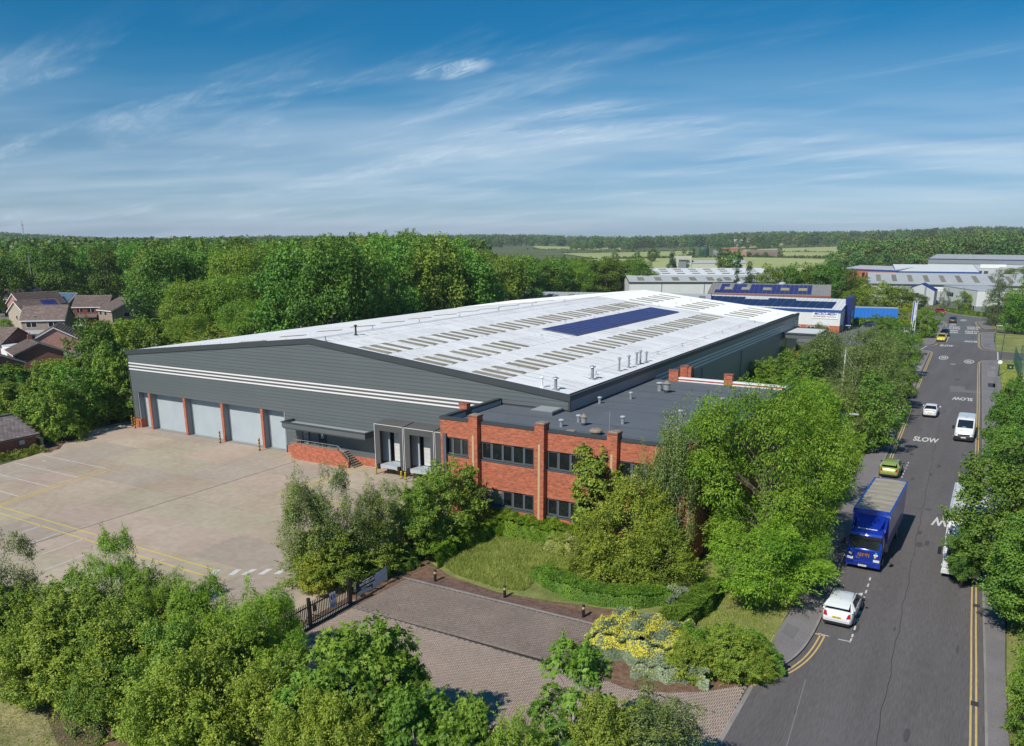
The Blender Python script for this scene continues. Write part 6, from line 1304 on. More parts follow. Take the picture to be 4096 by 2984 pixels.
for i in range(7): MB().box(-.72 + i * .23, -.64 + i * .23, -2.4, .4, 2.46, 2.495).build('roof_rib', M_carwhite, vn)
MB().box(-.1, .25, 1.75, 1.78, 1.52, 1.60).build('dash_papers', M_wh, vn); MB().tube((0, .9, 2.46), (0, .75, 2.62), .015, n=5).build('aerial', M_black, vn)
text_obj('van_lettering', 'dpd', .18, M_midgrey, vn, (.35, 2.28, 1.275), (R(20), 0, R(180)))

# lorries
M_truckblue = paint('lorry_blue', (.008, .035, .36), .22, .25); M_tarp = mat('canvas_roof', (.33, .30, .24), .8, .16, .8, stretch=(.5, 2.2, 1), fine=.12, fscale=4); M_bluebox = paint('lorry_box_blue', (.01, .05, .40), .3)
def lorry(label, x, y, face, m, m_box, m_top, Lb, zt=3.75, deflector=True, hidden=False):
    t = empty('lorry', (x, y, 0), face, label, 'lorry'); hw = 1.16
    # local: cab front at y=0, body runs to negative y
    secs = []
    for yy, z0, z1, w_ in ((0.0, .55, 1.5, 1.02), (-.03, .45, 1.58, 1.10), (-.10, .42, 1.66, 1.13), (-.24, .42, 2.40, 1.13), (-.30, .42, 2.55, 1.12), (-.42, .42, 2.66, 1.10), (-1.0, .42, 2.74, 1.08), (-1.75, .42, 2.74, 1.08)):
        wt_ = w_ * (.93 if z1 > 2 else .98); pr = [(w_ * .97, yy, z0), (w_, yy, z0 + .1), (w_, yy, min(1.55, z1 - .1)), (wt_, yy, z1 - .08), (wt_ * .95, yy, z1), (0, yy, z1 + .02)]; secs.append(pr + [(-a, b, c) for a, b, c in reversed(pr[:-1])])
    finish(loft(secs), 'cab', m, t, 38)
    MB().poly([(-.98, -.075, 1.62), (.98, -.075, 1.62), (.93, -.215, 2.30), (-.93, -.215, 2.30)]).build('windscreen', M_cglass, t).location = (0, -.015, 0)
    t.children[-1].location = (0, .035, 0)
    MB().extr([(-.02, 2.30), (.0, 2.42), (-.28, 2.50), (-.28, 2.38)], 'x', -1.06, 1.06).build('sun_visor', M_black, t)
    MB().extr([(-.26, 2.46), (-.34, 2.66), (-.62, 2.86), (-1.1, 2.9), (-1.1, 2.5)], 'x', -1.02, 1.02).build('visor_panel', m, t)
    if deflector:
        mb = MB(); a = [(-.72, -.62, 2.86), (.72, -.62, 2.86), (1.0, -1.72, 3.55), (-1.0, -1.72, 3.55)]; mb.poly(a); mb.poly([(.72, -.62, 2.86), (.72, -.62, 2.76), (1.02, -1.75, 2.72), (1.0, -1.72, 3.55)]); mb.poly([(-.72, -.62, 2.86), (-1.0, -1.72, 3.55), (-1.02, -1.75, 2.72), (-.72, -.62, 2.76)])
        mb.build('wind_deflector', m, t)
        for s in (1, -1): MB().extr([(-.85, 2.72), (-1.0, 2.9), (-1.78, 3.5), (-1.8, 2.72)], 'x', *sorted((s * .98, s * 1.12))).build('deflector_fin', m, t)
        MB().box(-.62, .62, -.66, -.60, 2.88, 2.93).build('deflector_trim', M_carwhite, t)
    for s in (1, -1):
        MB().poly([(s * 1.135, -.35, 1.6), (s * 1.135, -1.2, 1.6), (s * 1.07, -1.2, 2.35), (s * 1.075, -.42, 2.35)]).build('side_window', M_cglass, t)
        mr = MB().box(*sorted((s * 1.28, s * 1.5)), -.12, -.04, 1.65, 2.15).build('door_mirror', M_black, t); MB().tube((s * 1.1, -.2, 2.3), (s * 1.38, -.1, 2.15), .025, n=5).tube((s * 1.1, -.2, 1.6), (s * 1.38, -.1, 1.66), .025, n=5).build('mirror_arm', M_black, mr)
        MB().box(*sorted((s * .66, s * 1.06)), -.02, .025, .78, .95).build('headlight', M_lamp, t); MB().box(*sorted((s * .74, s * 1.0)), .0, .03, .55, .63).build('fog_lamp', M_lamp, t)
        MB().box(*sorted((s * .35, s * .45)), -.0, .01, 1.58, 1.6).build('wiper', M_black, t)
        for yy, dual in ((-1.15, 0), (-Lb * .72 - 1.8, 1)): w_ = MB().tube((s * .75, yy, .48), (s * 1.15, yy, .48), .48, n=20).build('wheel', M_rubber, t); MB().tube((s * 1.15, yy, .48), (s * 1.16, yy, .48), .27, n=12).build('rim', M_rim, w_)
    MB().bbox(-1.14, 1.14, -.25, .05, .36, .72, .05).build('bumper', m, t); MB().box(-.5, .5, .045, .055, .5, .62).build('air_intake', M_navy if m is M_truckblue else M_black, t); MB().box(-1.0, 1.0, .0, .022, 1.0, 1.06).build('grille_bar', m, t)
    p = MB().box(-.27, .27, .05, .07, .36, .48).build('number_plate', M_platew, t)
    # body
    yb = -1.95; MB().box(-1.21, 1.21, yb - Lb, yb, .95, zt - .08).build('box_body', m_box, t)
    MB().box(-1.25, -1.13, yb - Lb, yb, zt - .12, zt + .03).box(1.13, 1.25, yb - Lb, yb, zt - .12, zt + .03).box(-1.25, 1.25, yb - .02, yb + .14, zt - .35, zt + .03).box(-1.25, 1.25, yb - Lb - .05, yb - Lb, zt - .12, zt + .03).build('body_frame', m_box, t)
    mb = MB(); n = 44
    for i in range(n):
        ya = yb - Lb * i / n; yc = yb - Lb * (i + 1) / n; za = zt + .015 * math.sin(i * 1.05) + .01 * math.sin(i * .37); zc = zt + .015 * math.sin((i + 1) * 1.05) + .01 * math.sin((i + 1) * .37)
        for j in range(4):
            xa = -1.13 + j * .565; xb = xa + .565; f = lambda q: -.03 + .05 * math.cos(q / 1.13 * math.pi / 2)
            mb.poly([(xa, ya, za + f(xa)), (xb, ya, za + f(xb)), (xb, yc, zc + f(xb)), (xa, yc, zc + f(xa))])
    finish(mb, 'canvas_roof', m_top, t, 180)
    MB().box(-.5, .5, yb - Lb, -1.9, .6, .95).build('chassis', M_black, t)
    return t, p
lt, lp = lorry('metallic blue lorry with wind deflector and canvas topped box parked at the left kerb', -5.86, 58.7, R(180 - 1.5), M_truckblue, M_bluebox, M_tarp, 8.9, 3.9)
text_obj('plate_lettering', 'P300 PRO', .11, M_black, lp, (0, .072, .42), (R(90), 0, R(180)))
M_lred = mat('logo_red', (.45, .02, .01), .5, .02); M_lgold = mat('logo_gold', (.60, .42, .12), .5, .02); M_sticker = mat('sticker_cyan', (.05, .35, .5), .5, .1)
text_obj('cab_lettering', 'JN', .60, M_lgold, lt, (0.0, .0, 1.25), (R(86), 0, R(180)), 1.25, 1, bold=.025); text_obj('cab_lettering', 'JN', .60, M_black, lt, (0.0, .012, 1.25), (R(86), 0, R(180)), 1.25, 1, bold=.008); text_obj('cab_lettering', 'Transport', .13, M_lred, lt, (0.0, .022, 1.22), (R(86), 0, R(180)), 1.3, .8, bold=.004)
for k, (x, z, mm_) in enumerate(((.85, 1.45, M_signblue), (.78, 1.28, M_sticker), (.92, 1.2, M_platew), (.80, 1.15, M_lgold), (-.80, 1.42, M_sticker), (-.72, 1.28, M_platew), (-.86, 1.28, M_platew), (-.76, 1.14, M_signyel), (0, 2.62, M_lgold))):
    yy = -.02 if z < 2 else -.31; MB().tube((x, yy, z), (x, yy + .035, z), .07 if z < 2 else .05, n=14).build('round_sticker', mm_, lt)
MB().box(-.45, -.05, -.10, -.07, 1.64, 1.70).build('dash_permit', M_signyel, lt)
M_lgrey = paint('lorry_white', (.62, .64, .66)); M_ttop = mat('trailer_top', (.55, .56, .55), .7, .05, 1)
l2, p2 = lorry('white lorry parked at the right kerb half hidden by the oak branches', .12, 60.1, R(180), M_lgrey, M_lgrey, M_ttop, 9.6, 3.75, deflector=True)
text_obj('van_lettering', 'HIRE', .5, M_signblue, l2, (0, -.45, 2.0), (R(86), 0, R(180))) if False else None
TREES = [
    ('ash', -10.8, 49.5, 5.3, 3.1, 'ash nearest the white hatchback, on a bare patch of verge'),
    ('ash_big', -11.9, 55.5, 12.6, 5.25, 'large spreading bright green ash between the brick office and the blue lorry'),
    ('ash', -11.9, 72.0, 8.6, 3.07, 'ash arching over the pavement beside the lorry body'),
    ('ash', -16.4, 56.5, 10.9, 3.07, 'bright ash hiding the right end of the office facade'),
    ('ash', -9.3, 54.4, 3.7, 1.99, 'low bright ash bough over the kerb in front of the lorry'),
    ('ash', -20.9, 86.3, 7.8, 4.5, 'bright ash beside the far parapet of the flat roof'),
    ('ash', -17.2, 90.7, 8.0, 4.11, 'ash between the office and the white flagpole'),
    ('maple', -23.6, 52.7, 7.9, 1.9, 'slender young maple standing before the second office bay'),
    ('shrub', -19.7, 49.8, 6.4, 3.21, 'big olive green shrub in front of the office'),
    ('shrub', -17.3, 49.0, 4.5, 2.82, 'olive green shrub leaning over the box hedge'),
    ('shrub', -21.9, 48.5, 4.1, 2.15, 'olive green shrub at the left of the big one'),
    ('birch', -17.8, 52.5, 11.2, 1.73, 'weeping birch against the right end of the office wall'),
    ('birch', -19.7, 52.6, 8.2, 1.42, 'small weeping birch beside the last visible office window'),
    ('birch', -38.1, 38.4, 7.4, 1.86, 'leftmost birch of the clump behind the gate'),
    ('birch', -35.6, 39.4, 7.7, 1.85, 'tallest birch of the clump behind the gate'),
    ('birch', -34.6, 42.3, 6.4, 1.92, 'birch of the gate clump nearest the loading docks'),
    ('hawthorn', -34.6, 49.5, 5.6, 3.16, 'dark hawthorn below the first office windows'),
    ('hawthorn', -34.6, 45.7, 5.2, 2.45, 'dark hawthorn between the birches and the office'),
    ('hawthorn', -35.0, 38.9, 3.5, 3.28, 'dense bush under the birch clump by the gate'),
    ('hawthorn', -33.8, 41.8, 3.5, 2.46, 'dense bush behind the banner'),
    ('shrub_y', -36.3, 36.9, 2.5, 1.23, 'yellow green bush spilling over the yard edge by the gate'),
    ('hawthorn', -28.3, 124.8, 4.7, 4.16, 'light green bush against the grey side wall'),
    ('shrub_y', -30.1, 143.1, 4.2, 2.66, 'yellow leaved bush by the grey side wall'),
    ('hawthorn', -34.1, 159.0, 5.0, 3.36, 'dark evergreen bush near the side door'),
    ('broad_n', -20.1, 106.0, 8.3, 3.92, 'round green tree in front of the weeping birches'),
    ('birch', -15.5, 105.7, 11.2, 3.92, 'large weeping birch nearest the warehouse porch'),
    ('birch', -11.8, 109.3, 10.7, 3.31, 'large weeping birch left of the second road junction'),
    ('birch', -12.6, 129.5, 8.8, 2.91, 'weeping birch at the pavement near the blue car'),
    ('birch', -15.2, 124.1, 9.8, 3.77, 'weeping birch behind the other roadside birches'),
    ('birch', -23.1, 136.8, 8.2, 3.68, 'weeping birch directly below the porch roof'),
    ('broad_n', -10.3, 94.6, 7.9, 3.0, 'green tree beyond the green lamp with the flat head'),
    ('birch', -12.5, 93.4, 7.4, 2.42, 'drooping tree right of the white flagpole'),
    ('broad_n', -10.2, 121.5, 6.4, 2.18, 'green tree at the left junction mouth'),
    ('broad_n', -12.3, 150.5, 6.7, 2.6, 'green bush along the kerb by the first roundel'),
    ('broad_n', -15.7, 176.4, 6.5, 2.96, 'green bush beside the totem sign'),
    ('bright_m', -13.6, 213.6, 7.0, 2.69, 'yellow green tree right of the totem sign'),
    ('shrub_y', -19.3, 230.2, 6.0, 2.7, 'yellow green tree left of the totem sign'),
    ('broad_n', -22.8, 216.8, 4.3, 2.8, 'low green tree along the car park edge'),
    ('broad_n', -19.1, 174.5, 4.8, 2.62, 'green tree hiding the car park'),
    ('shrub_y', -11.6, 134.3, 2.4, 1.34, 'bright yellow flowering bush at the pavement'),
    ('shrub_y', -13.6, 106.8, 1.5, 1.33, 'yellow flowering bush near the wooden sign'),
    ('hawthorn', -15.3, 104.4, 1.4, 0.98, 'small dark round bush near the wooden sign'),
    ('birch', -33.0, 190.9, 4.3, 1.97, 'thin young birch before the white wall with lettering'),
    ('oak_m', -0.3, 251.1, 13.5, 3.49, 'willow beside the white office at the bend'),
    ('broad', -9.1, 292.0, 6.0, 2.62, 'round headed small tree before the white office'),
    ('broad', 4.2, 232.2, 9.5, 3.43, 'green tree on the right bank below the green clad unit'),
    ('broad', 5.6, 238.6, 12.9, 3.83, 'green tree cut off by the right edge above the bank'),
    ('broad', 0.8, 261.2, 7.2, 3.4, 'green bush on the right bank beside the far lamp'),
    ('birch_m', -15.0, 292.4, 7.9, 1.67, 'small airy tree between the annexe and the white office'),
    ('broad', -35.6, 255.2, 8.2, 4.09, 'dark tree right of the blue entrance fin'),
    ('broad', -31.0, 265.8, 9.7, 5.0, 'dark tree above the blue trailer'),
    ('broad', -27.2, 285.4, 7.9, 4.47, 'dark tree in front of the long grey unit'),
    ('broad', -23.5, 297.1, 5.0, 3.6, 'green tree before the small gabled annexe'),
    ('broad', -45.1, 329.5, 8.5, 5.26, 'tree between the solar roof and the long grey unit'),
    ('broad', 5.7, 477.4, 8.1, 5.68, 'tree in front of the far loading docks'),
    ('conifer', -76.3, 294.7, 12.8, 2.65, 'dark conifer behind the solar striped unit, left one'),
    ('broad', -70.2, 298.2, 13.1, 4.68, 'dark conifer behind the solar striped unit'),
    ('broad', -65.0, 305.9, 13.3, 5.06, 'dark tree right of the white sheds'),
    ('broad', -58.7, 309.4, 13.3, 5.38, 'dark tree above the solar striped roof end'),
    ('broad', -53.1, 307.9, 14.0, 5.62, 'tall dark tree above the end of the solar striped unit'),
    ('broad', -49.5, 319.6, 11.9, 4.82, 'dark tree beyond the blue fin'),
    ('conifer', -80.0, 292.6, 11.3, 1.87, 'thin conifer behind the solar striped unit'),
    ('birch_m', -93.0, 315.5, 8.3, 2.55, 'weeping tree in front of the pale shed'),
    ('conifer', -162.9, 460.0, 13.1, 4.06, 'dark cypress beside the plant tower'),
    ('broad', -280.8, 738.4, 10.8, 4.11, 'single round tree in the field'),
    ('broad', -124.6, 327.2, 9.0, 3.67, 'tree beside the left end of the pale shed'),
    ('broad', -123.1, 312.6, 13.8, 4.94, 'tree at the right end of the wood'),
    ('broad', -131.8, 323.1, 13.9, 5.5, 'dark tree at the right end of the wood'),
    ('broad', -141.3, 302.2, 13.9, 5.64, 'tree above the low grey roof'),
    ('broad', -134.4, 306.2, 14.3, 5.29, 'green tree above the low grey roof, right one'),
    ('broad', -148.3, 298.3, 14.1, 5.64, 'tree above the low grey roof, left one'),
    ('broad', -149.4, 283.4, 14.9, 5.77, 'green tree at the left end of the low grey roof'),
    ('broad', -155.2, 533.0, 8.3, 3.99, 'tree by the plant hall'),
    ('broad', -126.6, 332.5, 1.8, 1.5, 'small bush at the shed wall'),
    ('bright', -147.9, 121.0, 14.4, 6.68, 'bright green tree, left part of the luminous group behind the warehouse'),
    ('bright', -140.3, 125.3, 15.5, 6.87, 'tallest of the luminous bright green trees behind the warehouse'),
    ('bright', -135.6, 132.5, 14.2, 6.34, 'luminous bright green tree nearest the warehouse roof edge'),
    ('bright', -123.8, 114.8, 11.2, 5.37, 'low luminous tree over the warehouse left eaves'),
    ('bright', -135.2, 108.3, 8.6, 4.17, 'low bright tree beside the olive bushes'),
    ('hawthorn_m', -122.0, 102.4, 6.6, 5.67, 'olive thorn bush above the warehouse left corner'),
    ('hawthorn_m', -119.8, 91.9, 6.4, 5.67, 'olive thorn bush left of the warehouse verge'),
    ('hawthorn_m', -111.3, 81.9, 9.6, 4.25, 'thorn bush in front of the luminous trees'),
    ('broad', -166.1, 124.7, 8.3, 2.66, 'small round tree at the end of the terrace'),
    ('bright_m', -139.8, 98.7, 8.3, 3.77, 'lime green tree beyond the terrace gable'),
    ('broad_m', -103.4, 68.4, 11.1, 3.13, 'green tree behind the yard edge, tallest of the belt'),
    ('bright_m', -106.5, 64.9, 7.6, 3.71, 'lime green tree in the belt below the bungalows'),
    ('broad_m', -105.4, 60.5, 6.8, 3.46, 'green tree in the belt beside the chimney bungalow'),
    ('broad_m', -105.8, 57.2, 6.5, 3.26, 'green tree in the belt at the left edge'),
    ('hawthorn_m', -95.1, 64.8, 9.5, 3.4, 'thorn tree touching the warehouse left corner'),
    ('broad_m', -95.5, 60.1, 7.5, 3.18, 'dark tree at the yard edge behind the bollards'),
    ('hawthorn_m', -93.1, 54.6, 6.9, 2.85, 'dark tree over the brick store roof'),
    ('hawthorn_m', -98.6, 54.2, 5.9, 2.92, 'dark tree behind the brick store'),
    ('hawthorn_m', -95.4, 63.1, 4.9, 2.37, 'dark bush at the yard corner'),
    ('broad_m', -104.8, 53.4, 6.3, 3.25, 'green tree beyond the left edge'),
    ('bright', -200.7, 110.1, 4.2, 1.89, 'round green tree between the estate houses at the left edge'),
    ('broad_m', -121.8, 80.6, 9.6, 2.83, 'green tree beside the pale gabled bungalow'),
    ('bright_m', -118.8, 82.2, 10.6, 3.53, 'fresh green tree between the terrace and the warehouse'),
    ('hawthorn', -42.8, 21.4, 4.3, 2.38, 'big thorn bush in the lower left corner'),
    ('hawthorn', -38.6, 21.7, 4.8, 2.23, 'big thorn bush second from the lower left'),
    ('hawthorn', -34.3, 21.8, 5.1, 2.12, 'big thorn bush beside the brown path'),
    ('hawthorn', -41.9, 24.2, 4.3, 2.24, 'thorn bush behind, near the yard bays'),
    ('hawthorn', -30.2, 21.5, 5.3, 2.01, 'thorn bush above the end of the path'),
    ('shrub', -27.2, 20.9, 5.4, 2.13, 'yellow green bush at the bottom edge, left one'),
    ('shrub', -24.8, 21.5, 5.0, 1.91, 'yellow green bush at the bottom edge, middle one'),
    ('hawthorn', -39.6, 26.8, 4.3, 1.58, 'thorn bush below the bay lines'),
    ('ash', -43.1, 27.4, 5.7, 1.38, 'narrow ash standing out over the concrete yard'),
    ('ash', -37.9, 26.5, 4.9, 1.39, 'ash behind the foreground bushes'),
    ('ash', -33.0, 25.4, 5.5, 1.65, 'ash with an open centre left of the gate'),
    ('ash', -30.9, 27.2, 5.6, 1.62, 'large soft ash just left of the gate'),
    ('ash', -32.0, 29.9, 3.4, 0.9, 'ash bough reaching the black gate'),
    ('ash', -28.9, 23.9, 5.5, 1.91, 'big ash in the middle of the foreground bushes'),
    ('ash', -28.1, 25.7, 4.2, 1.36, 'ash over the paving beside the gate'),
    ('birch', -46.0, 23.2, 6.6, 1.56, 'pale stemmed birch at the left edge of the yard'),
    ('birch', -44.8, 20.9, 7.0, 1.19, 'birch beyond the left edge of the yard'),
    ('chestnut', -21.6, 24.4, 6.7, 2.43, 'horse chestnut with hand shaped leaves at the bottom centre'),
    ('chestnut', -23.1, 22.4, 4.8, 1.62, 'horse chestnut left of the biggest one'),
    ('chestnut', -18.5, 23.7, 4.8, 1.48, 'low horse chestnut right of the biggest one'),
    ('chestnut_open', -13.4, 28.3, 5.9, 2.01, 'open horse chestnut with pale stem over the drive'),
    ('chestnut', -16.2, 24.3, 4.6, 1.36, 'small horse chestnut top at the bottom edge'),
    ('shrub', -14.3, 24.8, 4.2, 1.44, 'bush at the bottom edge of the drive'),
    ('birch', -9.9, 28.6, 4.6, 1.81, 'dull green tree at the bottom edge near the road'),
    ('hawthorn', -11.2, 26.8, 4.6, 1.44, 'dark bush at the bottom edge between the chestnut and the road'),
    ('shrub', -20.4, 21.3, 4.8, 1.61, 'bush below the horse chestnuts'),
    ('hawthorn', -39.4, 20.8, 4.3, 2.04, 'thorn bush above the path in the bottom left corner'),
    ('hawthorn', -37.5, 22.8, 4.7, 2.19, 'thorn bush between the path and the yard bays'),
    ('shrub', -28.0, 19.6, 5.4, 2.1, 'yellow green bush above the path end'),
    ('hawthorn', -29.2, 23.7, 4.8, 2.02, 'thorn bush under the big foreground ashes'),
    ('hawthorn', -25.2, 23.5, 4.3, 1.92, 'thorn bush left of the horse chestnut'),
    ('shrub', -22.1, 21.6, 4.7, 1.66, 'yellow green bush at the bottom edge, right one'),
    ('hawthorn', -34.4, 25.7, 4.4, 1.88, 'thorn bush under the open centred ash'),
    ('oak', 0.3, 59.0, 4.3, 1.19, 'oak bough hanging down in front of the white lorry cab'),
    ('oak', 2.1, 59.2, 9.5, 3.06, 'big oak hanging over the white lorry'),
    ('oak', 3.6, 76.7, 9.8, 2.7, 'tall oak behind the white lorry'),
    ('oak', 2.4, 86.3, 9.3, 2.26, 'oak beside the white van'),
    ('oak', 3.9, 52.2, 7.7, 2.54, 'oak overhanging the right pavement'),
    ('oak', 3.2, 58.2, 6.4, 1.76, 'oak bough over the double yellow lines'),
    ('oak', 4.3, 103.0, 7.9, 3.0, 'oak cut off by the right edge beyond the van'),
    ('hawthorn', 4.0, 41.0, 4.6, 1.33, 'dark bush in the lower right corner'),
    ('hawthorn', 4.4, 44.7, 4.7, 1.44, 'dark bush at the right edge above the corner'),
    ('hawthorn', -9.9, 39.9, 2.5, 1.72, 'dense green bush at the drive corner'),
    ('shrub', -8.6, 40.4, 1.9, 1.07, 'yellow tipped bush at the pavement end'),
    ('hawthorn', -11.8, 38.6, 2.2, 1.31, 'green bush behind the silver leaved one'),
]
FOREST = [(-102.4,113.5,21.5,5.5), (-104.3,122.4,21.6,6.3), (-113.3,115.2,21.3,6.4), (-113.6,124.4,20.8,5.7), (-104.9,132.6,21.0,5.7), (-122.7,126.1,19.7,4.9), (-115.3,138.8,22.0,4.8), (-124.6,135.5,20.5,6.6), (-106.6,150.2,21.9,5.9), (-125.5,144.5,20.3,6.5), (-104.5,160.7,18.8,6.7), (-134.8,136.8,19.7,4.7), (-119.4,153.0,20.9,7.0), (-105.9,170.3,17.7,5.0), (-114.9,165.1,20.5,7.0), (-141.2,143.6,20.0,5.4), (-131.7,153.1,21.4,5.9), (-153.9,137.1,20.6,6.3), (-163.4,125.7,19.3,6.8), (-126.5,167.5,20.4,6.4), (-163.7,135.0,19.9,5.2), (-152.8,147.8,20.6,6.0), (-108.0,183.4,16.8,4.8), (-119.4,176.4,21.0,6.3), (-136.4,164.1,21.5,4.6), (-146.8,159.3,19.5,6.4), (-129.3,176.9,20.8,5.0), (-172.5,138.9,20.7,5.3), (-165.1,148.1,19.8,6.8), (-109.2,193.9,15.2,5.9), (-143.9,172.3,20.7,5.1), (-125.6,186.6,19.9,4.7), (-156.5,162.0,20.1,5.0), (-118.4,193.1,16.7,6.3), (-137.0,182.8,21.9,4.8), (-174.4,150.2,19.1,4.7), (-169.3,159.8,19.6,4.7), (-129.9,195.0,19.1,5.2), (-119.4,203.4,16.1,4.6), (-183.6,148.2,20.2,4.8), (-161.4,172.8,19.4,6.0), (-152.2,181.4,20.1,5.8), (-144.4,188.9,20.7,5.6), (-179.3,160.8,19.6,6.8), (-136.6,202.2,19.1,5.9), (-125.4,211.9,16.0,6.2), (-195.5,151.0,18.8,5.1), (-189.7,159.4,20.8,5.8), (-177.9,172.8,19.5,6.0), (-163.5,187.2,19.5,5.4), (-171.2,181.7,20.8,4.8), (-147.4,203.0,22.9,7.1), (-159.2,196.5,22.0,7.1), (-187.0,172.5,19.6,6.0), (-125.9,222.1,16.2,6.3), (-143.4,213.2,19.0,4.9), (-195.5,168.1,20.3,7.1), (-135.2,219.9,16.8,6.9), (-202.9,161.0,19.5,6.7), (-184.5,181.9,19.7,6.0), (-158.2,205.6,22.7,6.3), (-172.3,195.6,21.9,4.7), (-152.0,216.0,21.0,5.8), (-182.9,193.3,20.7,5.5), (-134.6,231.2,15.5,6.0), (-198.8,179.2,20.4,6.0), (-212.4,163.1,19.6,6.6), (-173.3,208.1,20.5,6.9), (-208.0,173.8,20.2,7.1), (-163.8,217.4,22.8,4.7), (-147.6,232.1,18.0,6.5), (-185.5,203.7,21.2,6.6), (-158.8,226.8,21.2,6.1), (-197.4,194.2,19.8,7.1), (-140.2,240.2,15.9,4.8), (-221.5,170.6,19.7,7.1), (-182.7,214.8,21.8,4.9), (-210.6,189.3,20.5,5.4), (-173.0,225.2,22.6,5.4), (-156.9,237.4,19.1,6.4), (-140.1,251.0,15.5,6.0), (-252.3,139.5,17.8,6.4), (-238.3,163.4,18.5,4.8), (-207.4,201.6,20.0,4.8), (-232.2,177.1,20.5,6.1), (-198.6,215.1,20.7,4.8), (-171.4,237.9,22.1,5.3), (-224.8,189.3,19.9,6.6), (-137.1,261.4,14.0,6.3), (-156.5,252.5,16.6,6.9), (-218.8,201.5,20.0,5.6), (-252.6,157.6,19.6,7.1), (-187.3,233.3,21.4,7.0), (-197.9,227.7,20.9,4.7), (-265.1,145.2,18.5,7.2), (-207.2,221.7,20.1,4.9), (-237.7,189.0,19.9,5.8), (-178.1,246.2,20.3,5.8), (-246.1,179.3,19.8,5.1), (-153.8,263.0,14.3,6.2), (-219.1,212.1,19.2,6.7), (-255.1,168.8,18.5,5.3), (-142.0,271.9,14.0,6.9), (-169.5,256.4,18.6,5.4), (-195.1,244.0,22.6,4.9), (-238.7,201.7,20.4,7.0), (-136.3,281.1,13.7,6.4), (-217.4,225.2,19.8,6.2), (-276.8,146.9,18.3,7.1), (-210.1,233.9,21.5,5.6), (-250.4,191.1,19.9,7.0), (-165.9,268.6,16.2,4.9), (-232.5,215.2,20.0,5.0), (-189.1,255.0,22.7,6.8), (-272.7,162.9,18.6,6.1), (-180.7,262.1,21.1,4.9), (-266.6,177.4,18.4,5.1), (-260.4,187.0,19.3,4.9), (-207.9,244.9,21.2,6.6), (-145.9,286.3,14.2,5.3), (-156.8,282.6,14.7,4.9), (-283.4,155.5,17.9,5.0), (-201.0,255.5,21.2,4.7), (-225.7,234.1,19.4,6.5), (-246.5,213.1,20.3,4.8), (-218.5,242.7,20.4,6.3), (-172.5,278.6,15.8,5.3), (-283.1,166.0,17.1,6.3), (-194.2,264.7,23.0,6.2), (-239.9,225.5,19.7,6.9), (-183.3,275.0,18.4,6.9), (-258.2,206.8,18.5,6.4), (-144.9,297.5,13.9,4.8), (-268.9,193.8,20.1,4.8), (-276.0,184.2,19.4,6.4), (-214.3,253.4,21.9,4.8), (-156.6,294.3,14.2,6.0), (-294.5,156.6,18.5,6.4), (-284.5,177.6,18.2,6.5), (-167.5,291.2,14.5,6.6), (-257.7,217.7,19.7,5.2), (-238.3,239.4,20.7,5.0), (-177.8,288.0,15.0,6.1), (-293.0,170.8,17.4,6.7), (-197.4,276.2,20.3,5.7), (-253.1,228.0,20.9,6.4), (-207.6,270.7,21.4,5.9), (-229.6,252.4,21.6,6.2), (-190.3,284.2,18.4,6.7), (-268.7,212.2,19.7,6.8), (-154.0,306.7,13.0,5.6), (-138.0,315.0,12.4,4.6), (-223.8,261.2,21.5,6.5), (-282.3,196.6,19.6,4.7), (-302.3,165.7,17.0,6.9), (-293.0,185.0,18.6,5.9), (-175.9,298.9,14.0,5.5), (-278.8,208.4,19.4,5.8), (-247.4,246.2,20.0,6.0), (-187.1,295.9,15.4,6.7), (-168.4,307.5,13.5,5.0), (-216.5,277.7,21.2,5.7), (-236.8,261.0,21.5,5.8), (-265.4,233.4,19.5,4.8), (-275.8,221.6,20.6,4.7), (-226.6,271.9,20.8,6.6), (-305.8,178.7,18.2,6.6), (-199.5,293.1,20.2,7.0), (-149.5,321.9,13.7,4.6), (-209.4,287.8,22.6,6.3), (-292.6,203.4,19.3,7.2), (-137.7,329.2,12.2,5.6), (-247.4,257.5,20.0,6.2), (-186.4,306.5,14.7,6.0), (-260.6,247.3,18.6,5.4), (-302.3,194.4,18.2,6.9), (-160.4,323.6,13.2,7.0), (-288.3,220.6,20.5,6.0), (-312.0,188.3,18.1,6.1), (-244.8,270.0,20.5,6.0), (-319.7,175.0,16.7,7.1), (-148.4,333.9,12.0,5.8), (-271.2,245.1,19.6,6.3), (-299.0,213.0,18.8,4.8), (-261.0,258.8,19.1,6.6), (-232.4,285.3,22.3,4.7), (-281.7,236.7,20.1,6.8), (-182.7,320.4,13.9,4.8), (-307.1,206.0,18.6,5.2), (-196.1,314.0,15.7,6.9), (-222.2,296.2,22.8,7.1), (-173.4,327.7,12.5,5.9), (-243.2,280.6,20.5,6.7), (-208.8,307.5,18.9,5.4), (-164.3,333.4,11.7,5.1), (-140.6,344.4,11.9,6.1), (-153.5,344.1,11.6,6.6), (-185.8,331.7,13.9,6.7), (-175.9,338.1,11.8,5.5), (-145.2,358.2,11.3,6.4), (-166.7,352.7,12.3,5.4), (-180.3,347.9,13.0,5.4), (-156.7,359.4,11.4,5.5), (-194.2,341.8,12.5,6.2), (-176.1,358.9,11.5,6.6), (-150.5,374.0,11.4,4.8), (-162.2,370.3,11.4,5.8), (-199.4,355.0,11.9,6.6), (-187.5,362.8,12.1,6.8), (-180.2,370.3,12.4,6.3), (-156.1,385.4,11.8,6.2), (-167.1,383.2,11.7,5.9), (-194.3,372.4,11.4,6.8), (-207.2,370.2,11.9,5.9), (-183.8,385.2,11.5,6.0), (-160.5,398.3,11.5,6.4), (-173.2,392.9,11.9,5.4)]
